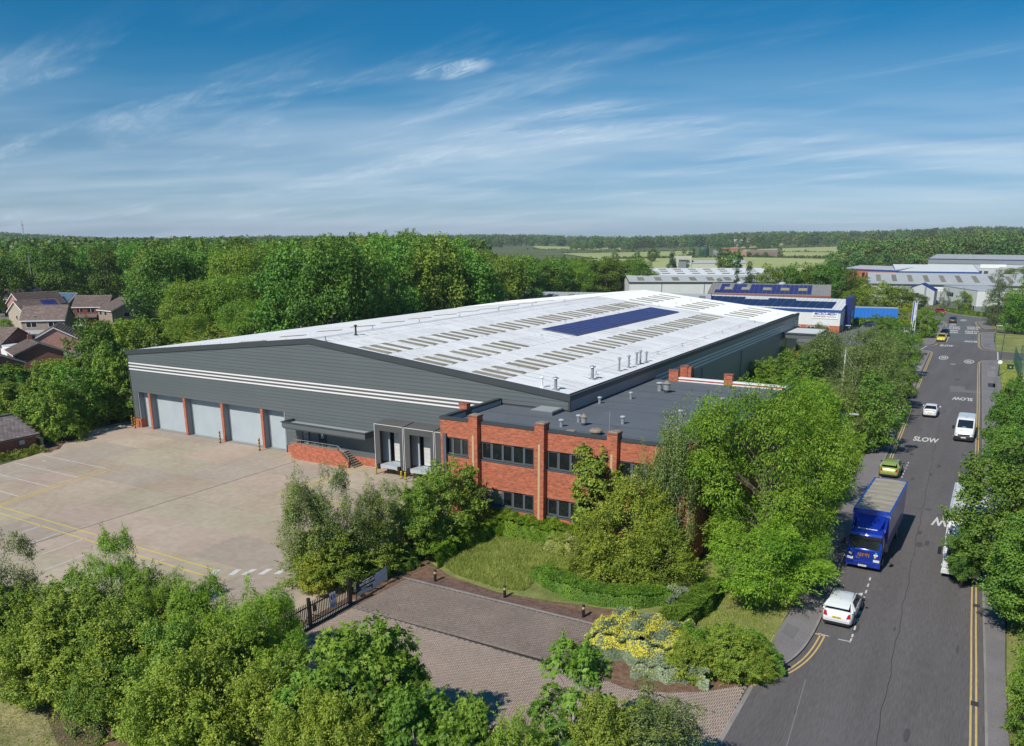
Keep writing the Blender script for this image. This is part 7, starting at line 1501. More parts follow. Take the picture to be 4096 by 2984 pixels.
# ------------------------------------------------------------------ foliage
def leaf_mat(name, dark, light, transl=.3, rough=.55, spec=.35, rnd=.12):
    m = bpy.data.materials.new(name); m.use_nodes = True; nt = m.node_tree; N = nt.nodes; L = nt.links; b = N['Principled BSDF']; out = N['Material Output']
    b.inputs['Roughness'].default_value = rough; b.inputs['Specular IOR Level'].default_value = spec
    at = N.new('ShaderNodeAttribute'); at.attribute_name = 'tone'
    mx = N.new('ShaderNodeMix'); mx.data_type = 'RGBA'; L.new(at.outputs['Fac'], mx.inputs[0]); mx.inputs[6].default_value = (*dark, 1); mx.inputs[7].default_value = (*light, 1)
    oi = N.new('ShaderNodeObjectInfo'); hs = N.new('ShaderNodeHueSaturation')
    mr = N.new('ShaderNodeMapRange'); L.new(oi.outputs['Random'], mr.inputs[0]); mr.inputs[3].default_value = 1 - rnd; mr.inputs[4].default_value = 1 + rnd; L.new(mr.outputs[0], hs.inputs['Value'])
    m2 = N.new('ShaderNodeMath'); m2.operation = 'FRACT'; m3 = N.new('ShaderNodeMath'); m3.operation = 'MULTIPLY'; m3.inputs[1].default_value = 7.13; L.new(oi.outputs['Random'], m3.inputs[0]); L.new(m3.outputs[0], m2.inputs[0])
    mr2 = N.new('ShaderNodeMapRange'); L.new(m2.outputs[0], mr2.inputs[0]); mr2.inputs[3].default_value = .5 - rnd * .10; mr2.inputs[4].default_value = .5 + rnd * .10; L.new(mr2.outputs[0], hs.inputs['Hue'])
    L.new(mx.outputs[2], hs.inputs['Color']); L.new(hs.outputs[0], b.inputs['Base Color'])
    tr = N.new('ShaderNodeBsdfTranslucent'); L.new(hs.outputs[0], tr.inputs[0]); ms = N.new('ShaderNodeMixShader'); ms.inputs[0].default_value = transl
    L.new(b.outputs[0], ms.inputs[1]); L.new(tr.outputs[0], ms.inputs[2]); L.new(ms.outputs[0], out.inputs[0]); return m
def leaf_quads(C_, Nn, ln, wd, rs, axis=None, fold=.0):
    n = len(C_); t = rs.normal(size=(n, 3)) if axis is None else axis + rs.normal(size=(n, 3)) * .35
    Nn = Nn / np.maximum(1e-6, np.linalg.norm(Nn, axis=1, keepdims=True)); t = t - Nn * (t * Nn).sum(1, keepdims=True); t /= np.maximum(1e-6, np.linalg.norm(t, axis=1, keepdims=True))
    b = np.cross(Nn, t); ln = ln[:, None]; wd = wd[:, None]
    V = np.empty((n, 4, 3)); V[:, 0] = C_ - t * ln * .5; V[:, 1] = C_ + b * wd * .5 + Nn * wd * .12; V[:, 2] = C_ + t * ln * .5; V[:, 3] = C_ - b * wd * .5 + Nn * wd * .12
    return V
def quads_mesh(name, V, tone, m):
    n = len(V); me = bpy.data.meshes.new(name); me.vertices.add(n * 4); me.vertices.foreach_set('co', V.reshape(-1).astype('f4')); me.loops.add(n * 4); me.loops.foreach_set('vertex_index', np.arange(n * 4, dtype='i4'))
    me.polygons.add(n); me.polygons.foreach_set('loop_start', np.arange(0, n * 4, 4, dtype='i4')); me.polygons.foreach_set('loop_total', np.full(n, 4, dtype='i4'))
    at = me.attributes.new('tone', 'FLOAT', 'FACE'); at.data.foreach_set('value', np.clip(tone, 0, 1).astype('f4')); me.materials.append(m); me.update(); me.validate(); return me
def env_pts(rs, n, R_, H, base, shape, inner=.45, lobe=.22):
    ph = rs.random(4) * 6.28
    """points through the outer part of a crown envelope; returns centres"""
    out = []
    while len(out) < n:
        t = rs.random(); a = rs.random() * 2 * math.pi
        if shape == 'round': pr = math.sqrt(max(0, 1 - (2 * t - 1) ** 2)) ** .8
        elif shape == 'dome': pr = math.sqrt(max(0, 1 - t * t)) ** .9 * (.75 + .25 * min(1, t * 4))
        elif shape == 'cone': pr = (1 - t) ** .8 * min(1, .3 + t * 6)
        elif shape == 'ovoid': pr = math.sin(math.pi * min(1, t * .85 + .12)) ** .7
        else: pr = 1
        if rs.random() > pr + .15: continue
        u = inner + (1 - inner) * rs.random() ** .5
        lob = 1 + lobe * (math.sin(a * 2 + ph[0] + t * 3) * .6 + math.sin(a * 3 + t * 5 + ph[1]) * .7 + .5 * math.sin(a * 5.3 + t * 9 + ph[2])) - lobe * .3
        zt = t * (1 + lobe * .9 * math.sin(a * 3 + ph[3]) * u)
        out.append((R_ * pr * u * lob * math.cos(a), R_ * pr * u * lob * math.sin(a), base + (H - base) * min(1.08, zt), u))
    return np.array(out)
def make_crown(name, seed, m, R_=3.5, H=8, base=1.2, shape='round', ncl=120, rc=.8, per=260, ln=.2, wd=.1, flat=.75, droop=0.0, palm=0, strand=0.0, cone_up=.45, tips=.25, rcv=.4, spr=0, sl=.6, lobe=.22):
    rs = np.random.RandomState(seed); cl = env_pts(rs, ncl, R_ - rc * .6, H - rc * .5, base + rc * .5, shape, lobe=lobe)
    Vs = []; Ts = []; mid = np.array([0, 0, base + (H - base) * .45])
    for k in range(ncl):
        c = cl[k, :3]; r = rc * (1 - rcv + 2 * rcv * rs.random()); n = int(per * (r / rc) ** 2 * (.8 + .4 * rs.random()))
        outw = c - mid; outw = outw / (np.linalg.norm(outw) + 1e-6)
        d = rs.normal(size=(n, 3)); d /= np.linalg.norm(d, axis=1, keepdims=True)
        keep = (d @ outw > -.45) & (d[:, 2] > -.75); d = d[keep]; n = len(d)
        if n == 0: continue
        bumps = 1 + .28 * np.sin(d[:, 0] * 7 + k) * np.sin(d[:, 1] * 6 + k * 2) + .12 * np.sin(d[:, 2] * 11 + k)
        rad = r * bumps * (.72 + .34 * rs.random(n))
        P = c + d * rad[:, None] * np.array([1, 1, flat])
        if strand: 
            P[:, 2] -= strand * rs.random(n) ** 1.3 * (.4 + .6 * (1 - np.maximum(0, d[:, 2])))
        if droop: P[:, 2] -= droop * (rad / r) ** 2 * np.hypot(d[:, 0], d[:, 1])
        Nn = d * (1 - cone_up) + np.array([0, 0, cone_up]) + rs.normal(size=(n, 3)) * .38
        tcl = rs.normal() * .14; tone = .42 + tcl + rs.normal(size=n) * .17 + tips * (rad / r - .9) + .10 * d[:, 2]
        s = .75 + .5 * rs.random(n)
        if palm:
            ax = d * .6 + rs.normal(size=(n, 3)) * .5; ax[:, 2] -= .3
            ax /= np.linalg.norm(ax, axis=1, keepdims=True); up = Nn / np.linalg.norm(Nn, axis=1, keepdims=True); side = np.cross(up, ax); side /= np.linalg.norm(side, axis=1, keepdims=True) + 1e-6
            for j in range(palm):
                an = (j - (palm - 1) / 2) * .62; dirn = ax * math.cos(an) + side * math.sin(an); dirn[:, 2] -= .35; L_ = ln * s * (1 - .12 * abs(j - (palm - 1) / 2))
                V = leaf_quads(P + dirn * L_[:, None] * .55, Nn + rs.normal(size=(n, 3)) * .12, L_, L_ * wd / ln, rs, axis=dirn * 6); Vs.append(V); Ts.append(tone + rs.normal(size=n) * .05)
        else:
            ax = None
            if strand: ax = np.tile(np.array([0, 0, -2.0]), (n, 1))
            elif droop: ax = d * 1.2 - np.array([0, 0, .5])
            Vs.append(leaf_quads(P, Nn, ln * s, wd * s, rs, axis=ax)); Ts.append(tone)
    for k in range(spr):                                   # loose leafy shoots that break the outline
        c = cl[rs.randint(ncl)]; o_ = c[:3] - mid; o_ = o_ / (np.linalg.norm(o_) + 1e-6); d = o_ * .8 + np.array([0, 0, .55]) + rs.normal(size=3) * .45; d /= np.linalg.norm(d)
        if d[2] < -.2: continue
        n = 26 if palm else 46; q = rs.random(n); L1 = sl * (.5 + rs.random()); st = c[:3] + o_ * rc * .45; P = st + d * (q * L1)[:, None] * 1.0 + rs.normal(size=(n, 3)) * (.035 + .10 * (1 - q))[:, None] * (rc / .5); P[:, 2] -= q ** 2 * L1 * .18
        Nn = rs.normal(size=(n, 3)) * .5 + np.array([0, 0, .7]) + o_ * .3; s = .7 + .5 * rs.random(n)
        Vs.append(leaf_quads(P, Nn, ln * s, wd * s * (1.2 if palm else 1), rs, axis=np.tile(d, (n, 1)) * 1.0)); Ts.append(.62 + .2 * q + rs.normal(size=n) * .15)
    return quads_mesh(name, np.concatenate(Vs), np.concatenate(Ts), m), cl
def make_trunk(name, seed, cl, H, base, r0, m, nl=16, multi=1, lean=.1):
    rs = random.Random(seed); mb = MB(); idx = sorted(range(len(cl)), key=lambda i: cl[i][3])[:]; rs.shuffle(idx)
    stems = []
    for s in range(multi):
        a = 2 * math.pi * s / multi + rs.random(); dx = math.cos(a) * (.25 if multi > 1 else 0); dy = math.sin(a) * (.25 if multi > 1 else 0)
        top = Vector((dx * 4 * (multi > 1) + rs.uniform(-lean, lean) * H * .3, dy * 4 * (multi > 1) + rs.uniform(-lean, lean) * H * .3, H * .72)); p0 = Vector((dx, dy, -.1)); pts = [p0]
        for q in (.25, .5, .75, 1): pts.append(p0.lerp(top, q) + Vector((rs.uniform(-.1, .1), rs.uniform(-.1, .1), 0)) * H * .12)
        rr = [r0 / math.sqrt(multi) * f for f in (1.15, .85, .62, .4, .16)]
        for i in range(4): mb.tube(pts[i], pts[i + 1], rr[i], rr[i + 1], n=7, cap=False)
        stems.append(pts)
    for i in idx[:nl]:
        c = Vector(cl[i][:3]); st = stems[rs.randrange(multi)]; q = min(3.4, max(.8, (c.z * .62) / (H * .72) * 4)); k = int(q); p = st[k].lerp(st[k + 1], q - k) if k < 4 else st[4]
        mid = p.lerp(c, .5) + Vector((rs.uniform(-.2, .2), rs.uniform(-.2, .2), rs.uniform(-.1, .35))); rr = r0 * .30 * (1.2 - q / 5)
        mb.tube(p, mid, rr, rr * .6, n=5, cap=False).tube(mid, c, rr * .6, rr * .2, n=5, cap=False)
    me = bpy.data.meshes.new(name); me.from_pydata(mb.v, [], mb.f); me.materials.append(m)
    for p in me.polygons: p.use_smooth = True
    return me
L_ash = leaf_mat('ash_leaves', (0.095, 0.241, 0.017), (0.336, 0.526, 0.046), .32)
L_oak = leaf_mat('oak_leaves', (0.06, 0.162, 0.025), (0.222, 0.366, 0.045), .22)
L_haw = leaf_mat('thorn_leaves', (0.085, 0.177, 0.02), (0.348, 0.451, 0.059), .25, rnd=.18)
L_chest = leaf_mat('chestnut_leaves', (0.081, 0.19, 0.024), (0.247, 0.397, 0.043), .28)
L_birch = leaf_mat('birch_leaves', (0.095, 0.157, 0.035), (0.302, 0.37, 0.097), .25, .45, .5)
L_shrub = leaf_mat('olive_leaves', (0.121, 0.213, 0.017), (0.425, 0.506, 0.065), .28, rnd=.15)
L_shruby = leaf_mat('golden_leaves', (0.16, 0.22, 0.02), (0.5, 0.53, 0.06), .28)
L_maple = leaf_mat('maple_leaves', (0.107, 0.21, 0.031), (0.363, 0.429, 0.052), .3)
L_bright = leaf_mat('bright_leaves', (0.115, 0.243, 0.026), (0.355, 0.491, 0.054), .34)
L_wood = leaf_mat('wood_leaves', (0.062, 0.15, 0.019), (0.231, 0.356, 0.042), .22, rnd=.34)
L_dark = leaf_mat('conifer_needles', (0.028, 0.067, 0.026), (0.088, 0.131, 0.043), .12, rnd=.2)
L_willow = leaf_mat('willow_leaves', (0.097, 0.146, 0.059), (0.22, 0.249, 0.09), .25)
KINDS = {}
def kind(name, seeds, m, bark, r0, nl=16, multi=1, **kw):
    KINDS[name] = []
    for s in seeds:
        me, cl = make_crown('crown', s, m, **kw); tk = make_trunk('trunk', s, cl, kw['H'], kw['base'], r0, bark, nl, multi); KINDS[name].append((me, tk, kw['R_'], kw['H']))
kind('ash', (1, 2, 3), L_ash, M_bark, .16, 30, R_=3.5, H=8, base=1.0, shape='round', ncl=54, rc=.92, per=580, ln=.20, wd=.065, flat=.66, droop=.28, tips=.5, spr=150, sl=1.1)
kind('ash_big', (35,), L_ash, M_bark, .3, 40, R_=6.0, H=11.5, base=1.6, shape='round', ncl=112, rc=1.2, per=640, ln=.20, wd=.07, flat=.62, droop=.3, tips=.5, spr=170, sl=1.2, lobe=.14)
kind('oak', (4, 5), L_oak, M_bark, .2, 24, R_=3.0, H=8.5, base=1.2, shape='round', ncl=150, rc=.58, per=300, ln=.135, wd=.10, flat=.7, tips=.4, spr=120, sl=0.7)
kind('hawthorn', (6, 7, 8), L_haw, M_bark, .09, 26, 3, R_=2.5, H=5.2, base=.1, shape='dome', ncl=200, rc=.40, per=215, ln=.115, wd=.07, flat=.6, droop=.1, tips=.6, rcv=.5, spr=230, sl=0.75)
kind('chestnut', (9, 10), L_chest, M_bark_birch, .11, 22, R_=2.2, H=6, base=.6, shape='ovoid', ncl=90, rc=.48, per=95, ln=.22, wd=.085, palm=5, flat=.7, tips=.5, spr=60, sl=0.7)
kind('chestnut_open', (34,), L_chest, M_bark_birch, .13, 34, R_=2.1, H=6, base=.8, shape='ovoid', ncl=36, rc=.44, per=95, ln=.22, wd=.085, palm=5, flat=.7, tips=.5, spr=40, sl=.6, lobe=.3)
kind('birch', (11, 12, 13), L_birch, M_bark_birch, .09, 24, 2, R_=2.0, H=8, base=.5, shape='ovoid', ncl=120, rc=.42, per=290, ln=.095, wd=.06, flat=1.1, strand=.75, tips=.3, spr=120, sl=0.7)
kind('shrub', (14, 15), L_shrub, M_bark, .08, 26, 3, R_=2.8, H=5.5, base=.1, shape='dome', ncl=210, rc=.42, per=190, ln=.13, wd=.06, flat=.9, droop=.35, tips=.8, rcv=.5, spr=260, sl=0.95)
kind('shrub_y', (16,), L_shruby, M_bark, .07, 12, 2, R_=2.0, H=3.5, base=.1, shape='dome', ncl=90, rc=.40, per=170, ln=.13, wd=.09, tips=.6, spr=90, sl=0.7)
kind('maple', (17,), L_maple, M_bark, .09, 16, R_=1.8, H=7.5, base=2.0, shape='ovoid', ncl=52, rc=.48, per=200, ln=.19, wd=.16, tips=.4, spr=50, sl=0.7)
kind('broad_n', (18, 19), L_oak, M_bark, .15, 10, R_=3.2, H=7.5, base=.4, shape='round', ncl=105, rc=.62, per=170, ln=.20, wd=.13, tips=.5, spr=90, sl=0.8)
kind('broad', (20, 21, 22, 33), L_wood, M_bark, .25, 4, R_=5.2, H=14, base=.5, shape='round', ncl=78, rc=1.45, per=190, ln=.36, wd=.27, tips=.5, flat=.72, spr=24, sl=1.1, lobe=.12)
kind('broad_m', (23, 24), L_wood, M_bark, .2, 14, R_=3.8, H=9, base=.4, shape='round', ncl=110, rc=.75, per=150, ln=.26, wd=.17, tips=.6, spr=90, sl=0.9)
kind('bright_m', (25,), L_bright, M_bark, .2, 10, R_=3.8, H=9, base=.4, shape='round', ncl=110, rc=.75, per=150, ln=.28, wd=.15, tips=.6, droop=.2, spr=90, sl=0.9)
kind('hawthorn_m', (26, 27), L_haw, M_bark, .15, 18, 2, R_=3.8, H=7.5, base=.1, shape='dome', ncl=140, rc=.62, per=130, ln=.24, wd=.14, tips=.7, flat=.6, spr=120, sl=0.9)
kind('bright', (28, 29), L_bright, M_bark, .3, 10, R_=6.4, H=14.5, base=1.0, shape='round', ncl=105, rc=1.45, per=260, ln=.34, wd=.17, tips=.6, droop=.35, flat=.7, spr=60, sl=1.3, lobe=.13)
kind('oak_m', (30,), L_willow, M_bark, .25, 6, R_=4.5, H=13, base=.5, shape='ovoid', ncl=90, rc=1.0, per=150, ln=.35, wd=.16, strand=1.2)
kind('birch_m', (31,), L_willow, M_bark, .12, 6, R_=2.4, H=8.3, base=.5, shape='ovoid', ncl=50, rc=.6, per=70, ln=.3, wd=.15, strand=1.2)
kind('conifer', (32,), L_dark, M_bark, .2, 0, R_=3.0, H=12, base=.2, shape='cone', ncl=70, rc=.8, per=80, ln=.4, wd=.25, flat=.9)
rt = random.Random(5)
CROWN_LAST = {}
def tree(k, x, y, h, r, label, group=None, cat=None, name=None, z=0.0):
    me, tk, R0, H0 = KINDS[k][rt.randrange(len(KINDS[k]))]
    cat = cat or ('bush' if k.startswith(('shrub', 'hawthorn')) else 'tree'); name = name or ('bush' if cat == 'bush' else {'ash': 'ash_tree', 'ash_big': 'ash_tree', 'oak': 'oak_tree', 'birch': 'birch_tree', 'chestnut': 'chestnut_tree', 'chestnut_open': 'chestnut_tree', 'maple': 'maple_tree', 'conifer': 'conifer_tree'}.get(k, 'tree'))
    t = bpy.data.objects.new(name, None); COL.objects.link(t); t.location = (x, y, z); t.rotation_euler = (0, 0, rt.random() * 6.28); t.scale = (r / R0, r / R0 * rt.uniform(.94, 1.06), h / H0); t.empty_display_size = .5
    tag(t, label, cat, group); link('trunk', tk, t); c = link('crown', me, t); CROWN_LAST[k] = c; return t
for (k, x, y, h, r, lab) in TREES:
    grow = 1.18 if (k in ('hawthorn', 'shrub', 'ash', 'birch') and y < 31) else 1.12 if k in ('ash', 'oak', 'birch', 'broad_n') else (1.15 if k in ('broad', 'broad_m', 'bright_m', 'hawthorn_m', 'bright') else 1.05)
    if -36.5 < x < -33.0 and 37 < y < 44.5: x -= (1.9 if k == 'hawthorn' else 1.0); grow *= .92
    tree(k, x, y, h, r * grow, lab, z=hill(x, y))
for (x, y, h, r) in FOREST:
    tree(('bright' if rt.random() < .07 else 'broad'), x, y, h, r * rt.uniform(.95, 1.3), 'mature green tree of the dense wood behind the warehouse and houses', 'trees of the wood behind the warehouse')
# far woods, hedgerow trees and hill trees: one mass nobody could count
def far_mesh(seed, m, R_=6, H=13, n=60, per=16, ln=1.5):
    me, cl = make_crown('far_crown', seed, m, R_=R_, H=H, base=0.2, shape='round', ncl=n, rc=1.7, per=per, ln=ln, wd=ln * .75, tips=.5); return me
L_far = leaf_mat('far_leaves', (.060, .125, .028), (.185, .28, .055), .22, rnd=.36)
FARM_ = [far_mesh(41, L_far), far_mesh(42, L_far)]
def az_px(px): return R(29.6715) - math.atan((px * 1.806 - 2075) / 3449.0)
def mass(name, pts, label_src):
    """points -> instances of the far crowns (geometry nodes)"""
    me = bpy.data.meshes.new(name); me.vertices.add(len(pts)); me.vertices.foreach_set('co', np.array([p[:3] for p in pts], 'f4').reshape(-1))
    a = me.attributes.new('sz', 'FLOAT', 'POINT'); a.data.foreach_set('value', np.array([p[3] for p in pts], 'f4')); me.update()
    o = link(name, me, kind='stuff'); ng = bpy.data.node_groups.new(name, 'GeometryNodeTree'); ng.interface.new_socket('Geometry', in_out='INPUT', socket_type='NodeSocketGeometry'); ng.interface.new_socket('Geometry', in_out='OUTPUT', socket_type='NodeSocketGeometry')
    N = ng.nodes; L = ng.links; gi = N.new('NodeGroupInput'); go = N.new('NodeGroupOutput'); ip = N.new('GeometryNodeInstanceOnPoints'); L.new(gi.outputs[0], ip.inputs['Points'])
    jn = N.new('GeometryNodeJoinGeometry')
    gti = N.new('GeometryNodeGeometryToInstance')
    for src in label_src:
        oi = N.new('GeometryNodeObjectInfo'); oi.inputs['Object'].default_value = src; oi.inputs['As Instance'].default_value = True; L.new(oi.outputs['Geometry'], jn.inputs[0])
    L.new(jn.outputs[0], ip.inputs['Instance']); ip.inputs['Pick Instance'].default_value = True
    rv = N.new('FunctionNodeRandomValue'); rv.data_type = 'FLOAT_VECTOR'; rv.inputs[0].default_value = (0, 0, 0); rv.inputs[1].default_value = (0, 0, 6.28)
    L.new(rv.outputs[0], ip.inputs['Rotation'])
    at = N.new('GeometryNodeInputNamedAttribute'); at.data_type = 'FLOAT'; at.inputs['Name'].default_value = 'sz'; L.new(at.outputs[0], ip.inputs['Scale'])
    L.new(ip.outputs[0], go.inputs[0]); md = o.modifiers.new('scatter', 'NODES'); md.node_group = ng; return o
srcs = []
for k_, fm_ in enumerate(FARM_):
    t = empty('tree', (-152 - k_ * 9, 545 + k_ * 12, 0), 0, ('rounded tree right of the process plant, nearer one', 'rounded tree right of the process plant, further one')[k_], 'tree'); link('trunk', KINDS['broad'][0][1], t); srcs.append(link('crown', fm_, t))
rf = random.Random(21); wood = []; placed = {}
def ok(x, y, sp):
    k = (int(x // sp), int(y // sp))
    for i in (-1, 0, 1):
        for j in (-1, 0, 1):
            q = placed.get((k[0] + i, k[1] + j, sp))
            if q and (q[0] - x) ** 2 + (q[1] - y) ** 2 < sp * sp * .8: return False
    placed[(k[0], k[1], sp)] = (x, y); return True
def zone(px0, px1, d0, d1, n, sp, s0, s1, cond=None, dz=0):
    for _ in range(n):
        px = rf.uniform(px0, px1); d = math.sqrt(rf.uniform(d0 * d0, d1 * d1)); a = az_px(px); x = -math.sin(a) * d; y = math.cos(a) * d
        if cond and not cond(x, y, px, d): continue
        if not ok(x, y, sp): continue
        wood.append((x, y, hill(x, y) - .5 + dz, rf.uniform(s0, s1)))
zone(-200, 1060, 365, 640, 9000, 9.0, 1.05, 1.55)
zone(-200, 1050, 640, 1500, 16000, 12.5, 1.1, 1.6)
zone(-260, -70, 360, 640, 1500, 10, .9, 1.4)
zone(1050, 1440, 430, 505, 900, 9, .4, .65, lambda x, y, px, d: px < 1240)
zone(1080, 1440, 365, 430, 800, 9, .5, .8, lambda x, y, px, d: px < 1420 and d > 380)
zone(1872, 2500, 700, 1150, 9000, 11, .9, 1.35, lambda x, y, px, d: not (-45 < x < 40 and 545 < y < 625) and px > 1872 + max(0, (900 - d) * .22))
zone(1840, 2500, 640, 760, 1200, 10, .55, .9, lambda x, y, px, d: not (-60 < x < 60 and 540 < y < 640))
FARH = [(-200, 900, 1500, 3600, 5200), (900, 2500, 1650, 3600, 5200)]
for a_, b_, d0, d1, n_ in FARH: zone(a_, b_, d0, d1, n_, 26, 1.0, 1.9, lambda x, y, px, d: (math.sin(x * .011 + 1) * math.sin(y * .009) > -.35 or d > 2600))
zone(1050, 1900, 1400, 1900, 500, 24, .6, 1.2, lambda x, y, px, d: math.sin(px * .02) > .1 and d > 1500)
# hedgerows between the fields
def hedgerow(a, b, sp, s0, s1):
    L_ = math.hypot(b[0] - a[0], b[1] - a[1]); n = int(L_ / sp)
    for i in range(n + 1):
        if rf.random() < .12: continue
        t = i / n; x = a[0] + (b[0] - a[0]) * t + rf.uniform(-1, 1); y = a[1] + (b[1] - a[1]) * t + rf.uniform(-1, 1); wood.append((x, y, hill(x, y) - .8, rf.uniform(s0, s1) * (2.2 if rf.random() < .06 else 1)))
for a, b in (((-372, 778), (-256, 955)), ((-256, 955), (-128, 915)), ((-253, 972), (-150, 1003)), ((-300, 1222), (-190, 1245)), ((-372, 1350), (-240, 1720)), ((-519, 1023), (-429, 1315)), ((-346, 775), (-317, 965)), ((-247, 478), (-98, 558)), ((-720, 1290), (-540, 1385)), ((-450, 1520), (-375, 1700)), ((-310, 1220), (-240, 960))): hedgerow(a, b, 3.2, .16, .28)
for (x, y, s) in ((-285, 968, .8), (-276, 962, .7), (-330, 1000, .7), (-305, 960, .55), (-262, 1020, .6), (-360, 1060, .6)): wood.append((x, y, hill(x, y) - .3, s))
mass('distant_woodland', wood, srcs)

# ------------------------------------------------------------------ hedges and low planting
def hedge(name, label, path, wd, h, m, n, ln, wdl, cat='hedge', core=True, seed=1, bumpy=.12, flowers=None):
    rs = np.random.RandomState(seed); path = resample(smooth_line(path, 3), .5) if len(path) > 2 else path; t = empty(name, (path[0][0], path[0][1], 0), 0, label, cat); ox, oy = path[0]
    pts = np.array(path); seg = np.diff(pts, axis=0); sl = np.hypot(seg[:, 0], seg[:, 1]); cum = np.concatenate([[0], np.cumsum(sl)]); tot = cum[-1]
    s = rs.random(n) * (tot + wd) - wd / 2; k = np.clip(np.searchsorted(cum, np.clip(s, 0, tot), side='right') - 1, 0, len(seg) - 1); u = seg[k] / sl[k][:, None]; p = pts[k] + u * (s - cum[k])[:, None]; nv = np.stack([-u[:, 1], u[:, 0]], 1)
    per = wd + 2 * h * .95; q = rs.random(n) * per; side = np.where(q < h * .95, -1, np.where(q < h * .95 + wd, 0, 1)); off = np.where(side == 0, (q - h * .95) - wd / 2, side * wd / 2.0); z = np.where(side == -1, q, np.where(side == 0, h, q - h * .95 - wd)) 
    rnd_ = 1 - .25 * np.clip((z / h - .7) / .3, 0, 1) * (side != 0); off = off * rnd_; und = bumpy * (np.sin(s * 3.1 + off * 2) + np.sin(s * 7.3 + z * 5) * .6 + np.sin(off * 5 + s * 1.7) * .6)
    end = np.maximum(0, np.maximum(-s, s - tot)) / (wd / 2 + 1e-6); z = z * (1 - .35 * np.clip(end, 0, 1) ** 2)
    P = np.zeros((n, 3)); P[:, 0] = p[:, 0] + nv[:, 0] * (off + side * und) - ox; P[:, 1] = p[:, 1] + nv[:, 1] * (off + side * und) - oy; P[:, 2] = z + und * (side == 0) + rs.normal(size=n) * .03
    P[:, 2] = np.maximum(.03, P[:, 2]); Nn = np.zeros((n, 3)); Nn[:, 0] = nv[:, 0] * side; Nn[:, 1] = nv[:, 1] * side; Nn[:, 2] = (side == 0) + .5; Nn += rs.normal(size=(n, 3)) * .45
    sc_ = .7 + .6 * rs.random(n); V = leaf_quads(P, Nn, ln * sc_, wdl * sc_, rs); tone = .40 + rs.normal(size=n) * .2 + .12 * np.sin(s * 2.3) + .10 * und / max(bumpy, .01)
    link('foliage', quads_mesh('foliage', V, tone, m), t)
    if core:
        mb = MB()
        for i in range(len(path) - 1):
            a = Vector(path[i]); b = Vector(path[i + 1]); tt = (b - a).normalized(); nn = Vector((-tt.y, tt.x)) * (wd * .26); a2 = a; b2 = b
            c4 = [a2 - nn, b2 - nn, b2 + nn, a2 + nn]; mb.prism([(c.x - ox, c.y - oy) for c in c4], 0, h * .66)
        mb.build('inner_twigs', M_twig, t)
    if flowers:
        fm, fn, fs = flowers; idx = rs.choice(n, fn, replace=False); idx = idx[(z[idx] > h * .45)]
        grp = rs.random(len(idx)); P2 = P[idx] + Nn[idx] / np.linalg.norm(Nn[idx], axis=1, keepdims=True) * .06; msk = (np.sin(P2[:, 0] * 4.1 + 1) + np.sin(P2[:, 1] * 3.3) + rs.normal(size=len(idx)) * .6) > -.1; P2 = P2[msk]; N2 = Nn[idx][msk]
        link('blossom', quads_mesh('blossom', leaf_quads(P2, N2, np.full(len(P2), fs), np.full(len(P2), fs), rs), rs.random(len(P2)), fm), t)
    return t
M_twig = mat('hedge_core', (.022, .030, .012), .95, .3, 3)
L_box = leaf_mat('box_leaves', (.075, .17, .014), (.26, .41, .045), .25); L_silver = leaf_mat('silver_leaves', (.14, .19, .11), (.40, .47, .30), .2); L_var = leaf_mat('variegated_leaves', (.14, .20, .04), (.52, .52, .17), .2)
L_flow = leaf_mat('yellow_flowers', (.55, .46, .04), (.80, .74, .10), .2); L_lime = leaf_mat('lime_hedge_leaves', (.085, .21, .012), (.28, .46, .03), .28)
hedge('hedge', 'bright green hedge under the ground floor office windows', [(-33.5, 52.9), (-31.2, 53.0), (-28.5, 52.9), (-25.5, 52.8), (-22.6, 52.6)], 2.1, 1.5, L_lime, 36000, .12, .07, seed=1)
hedge('hedge', 'long green hedge running from the gate bushes back to the office', [(-32.9, 45.2), (-32.9, 47.5), (-32.8, 49.8), (-32.2, 52.0)], 2.0, 1.45, L_lime, 26000, .12, .07, seed=2)
hedge('hedge', 'clipped box hedge curving round the front of the lawn', [(-24.3, 46.3), (-22.7, 45.3), (-20.9, 44.9), (-18.9, 45.0), (-17.3, 45.8), (-16.3, 46.9)], 1.5, 1.0, L_box, 26000, .11, .065, seed=3, bumpy=.06)
hedge('hedge', 'clipped hedge climbing towards the bright ash beside the pavement verge', [(-14.3, 43.6), (-13.9, 45.2), (-13.7, 47.2), (-13.9, 49.4)], 1.5, 1.15, L_box, 20000, .11, .065, seed=4, bumpy=.07)
hedge('flowering_bush', 'silver leaved bush covered in yellow flowers at the corner of the forecourt', [(-16.0, 39.9), (-13.4, 40.0)], 3.3, 1.6, L_silver, 42000, .12, .10, cat='bush', seed=5, bumpy=.16, flowers=(L_flow, 15000, .10))
hedge('flowering_bush', 'low silver leaved bush beside the block paving at the drive corner', [(-13.6, 38.2), (-12.2, 38.4), (-11.4, 38.6)], 1.7, .9, L_silver, 11000, .11, .08, cat='bush', seed=6, bumpy=.15, flowers=(L_flow, 900, .08))
hedge('hedge', 'dense green bush mass along the drive corner', [(-12.6, 40.4), (-11.0, 40.4), (-9.6, 40.9), (-9.1, 41.3)], 2.5, 1.6, L_box, 24000, .12, .065, cat='bush', seed=7, bumpy=.2)
hedge('variegated_bush', 'cream variegated bush at the back of the lawn', [(-25.7, 51.7), (-24.6, 51.5)], 1.8, 1.2, L_var, 7000, .13, .10, cat='bush', seed=8, bumpy=.15)
hedge('variegated_bush', 'grey green low bush at the box hedge end', [(-15.7, 46.9), (-15.2, 47.8)], 1.2, .8, L_silver, 5000, .1, .07, cat='bush', seed=9)
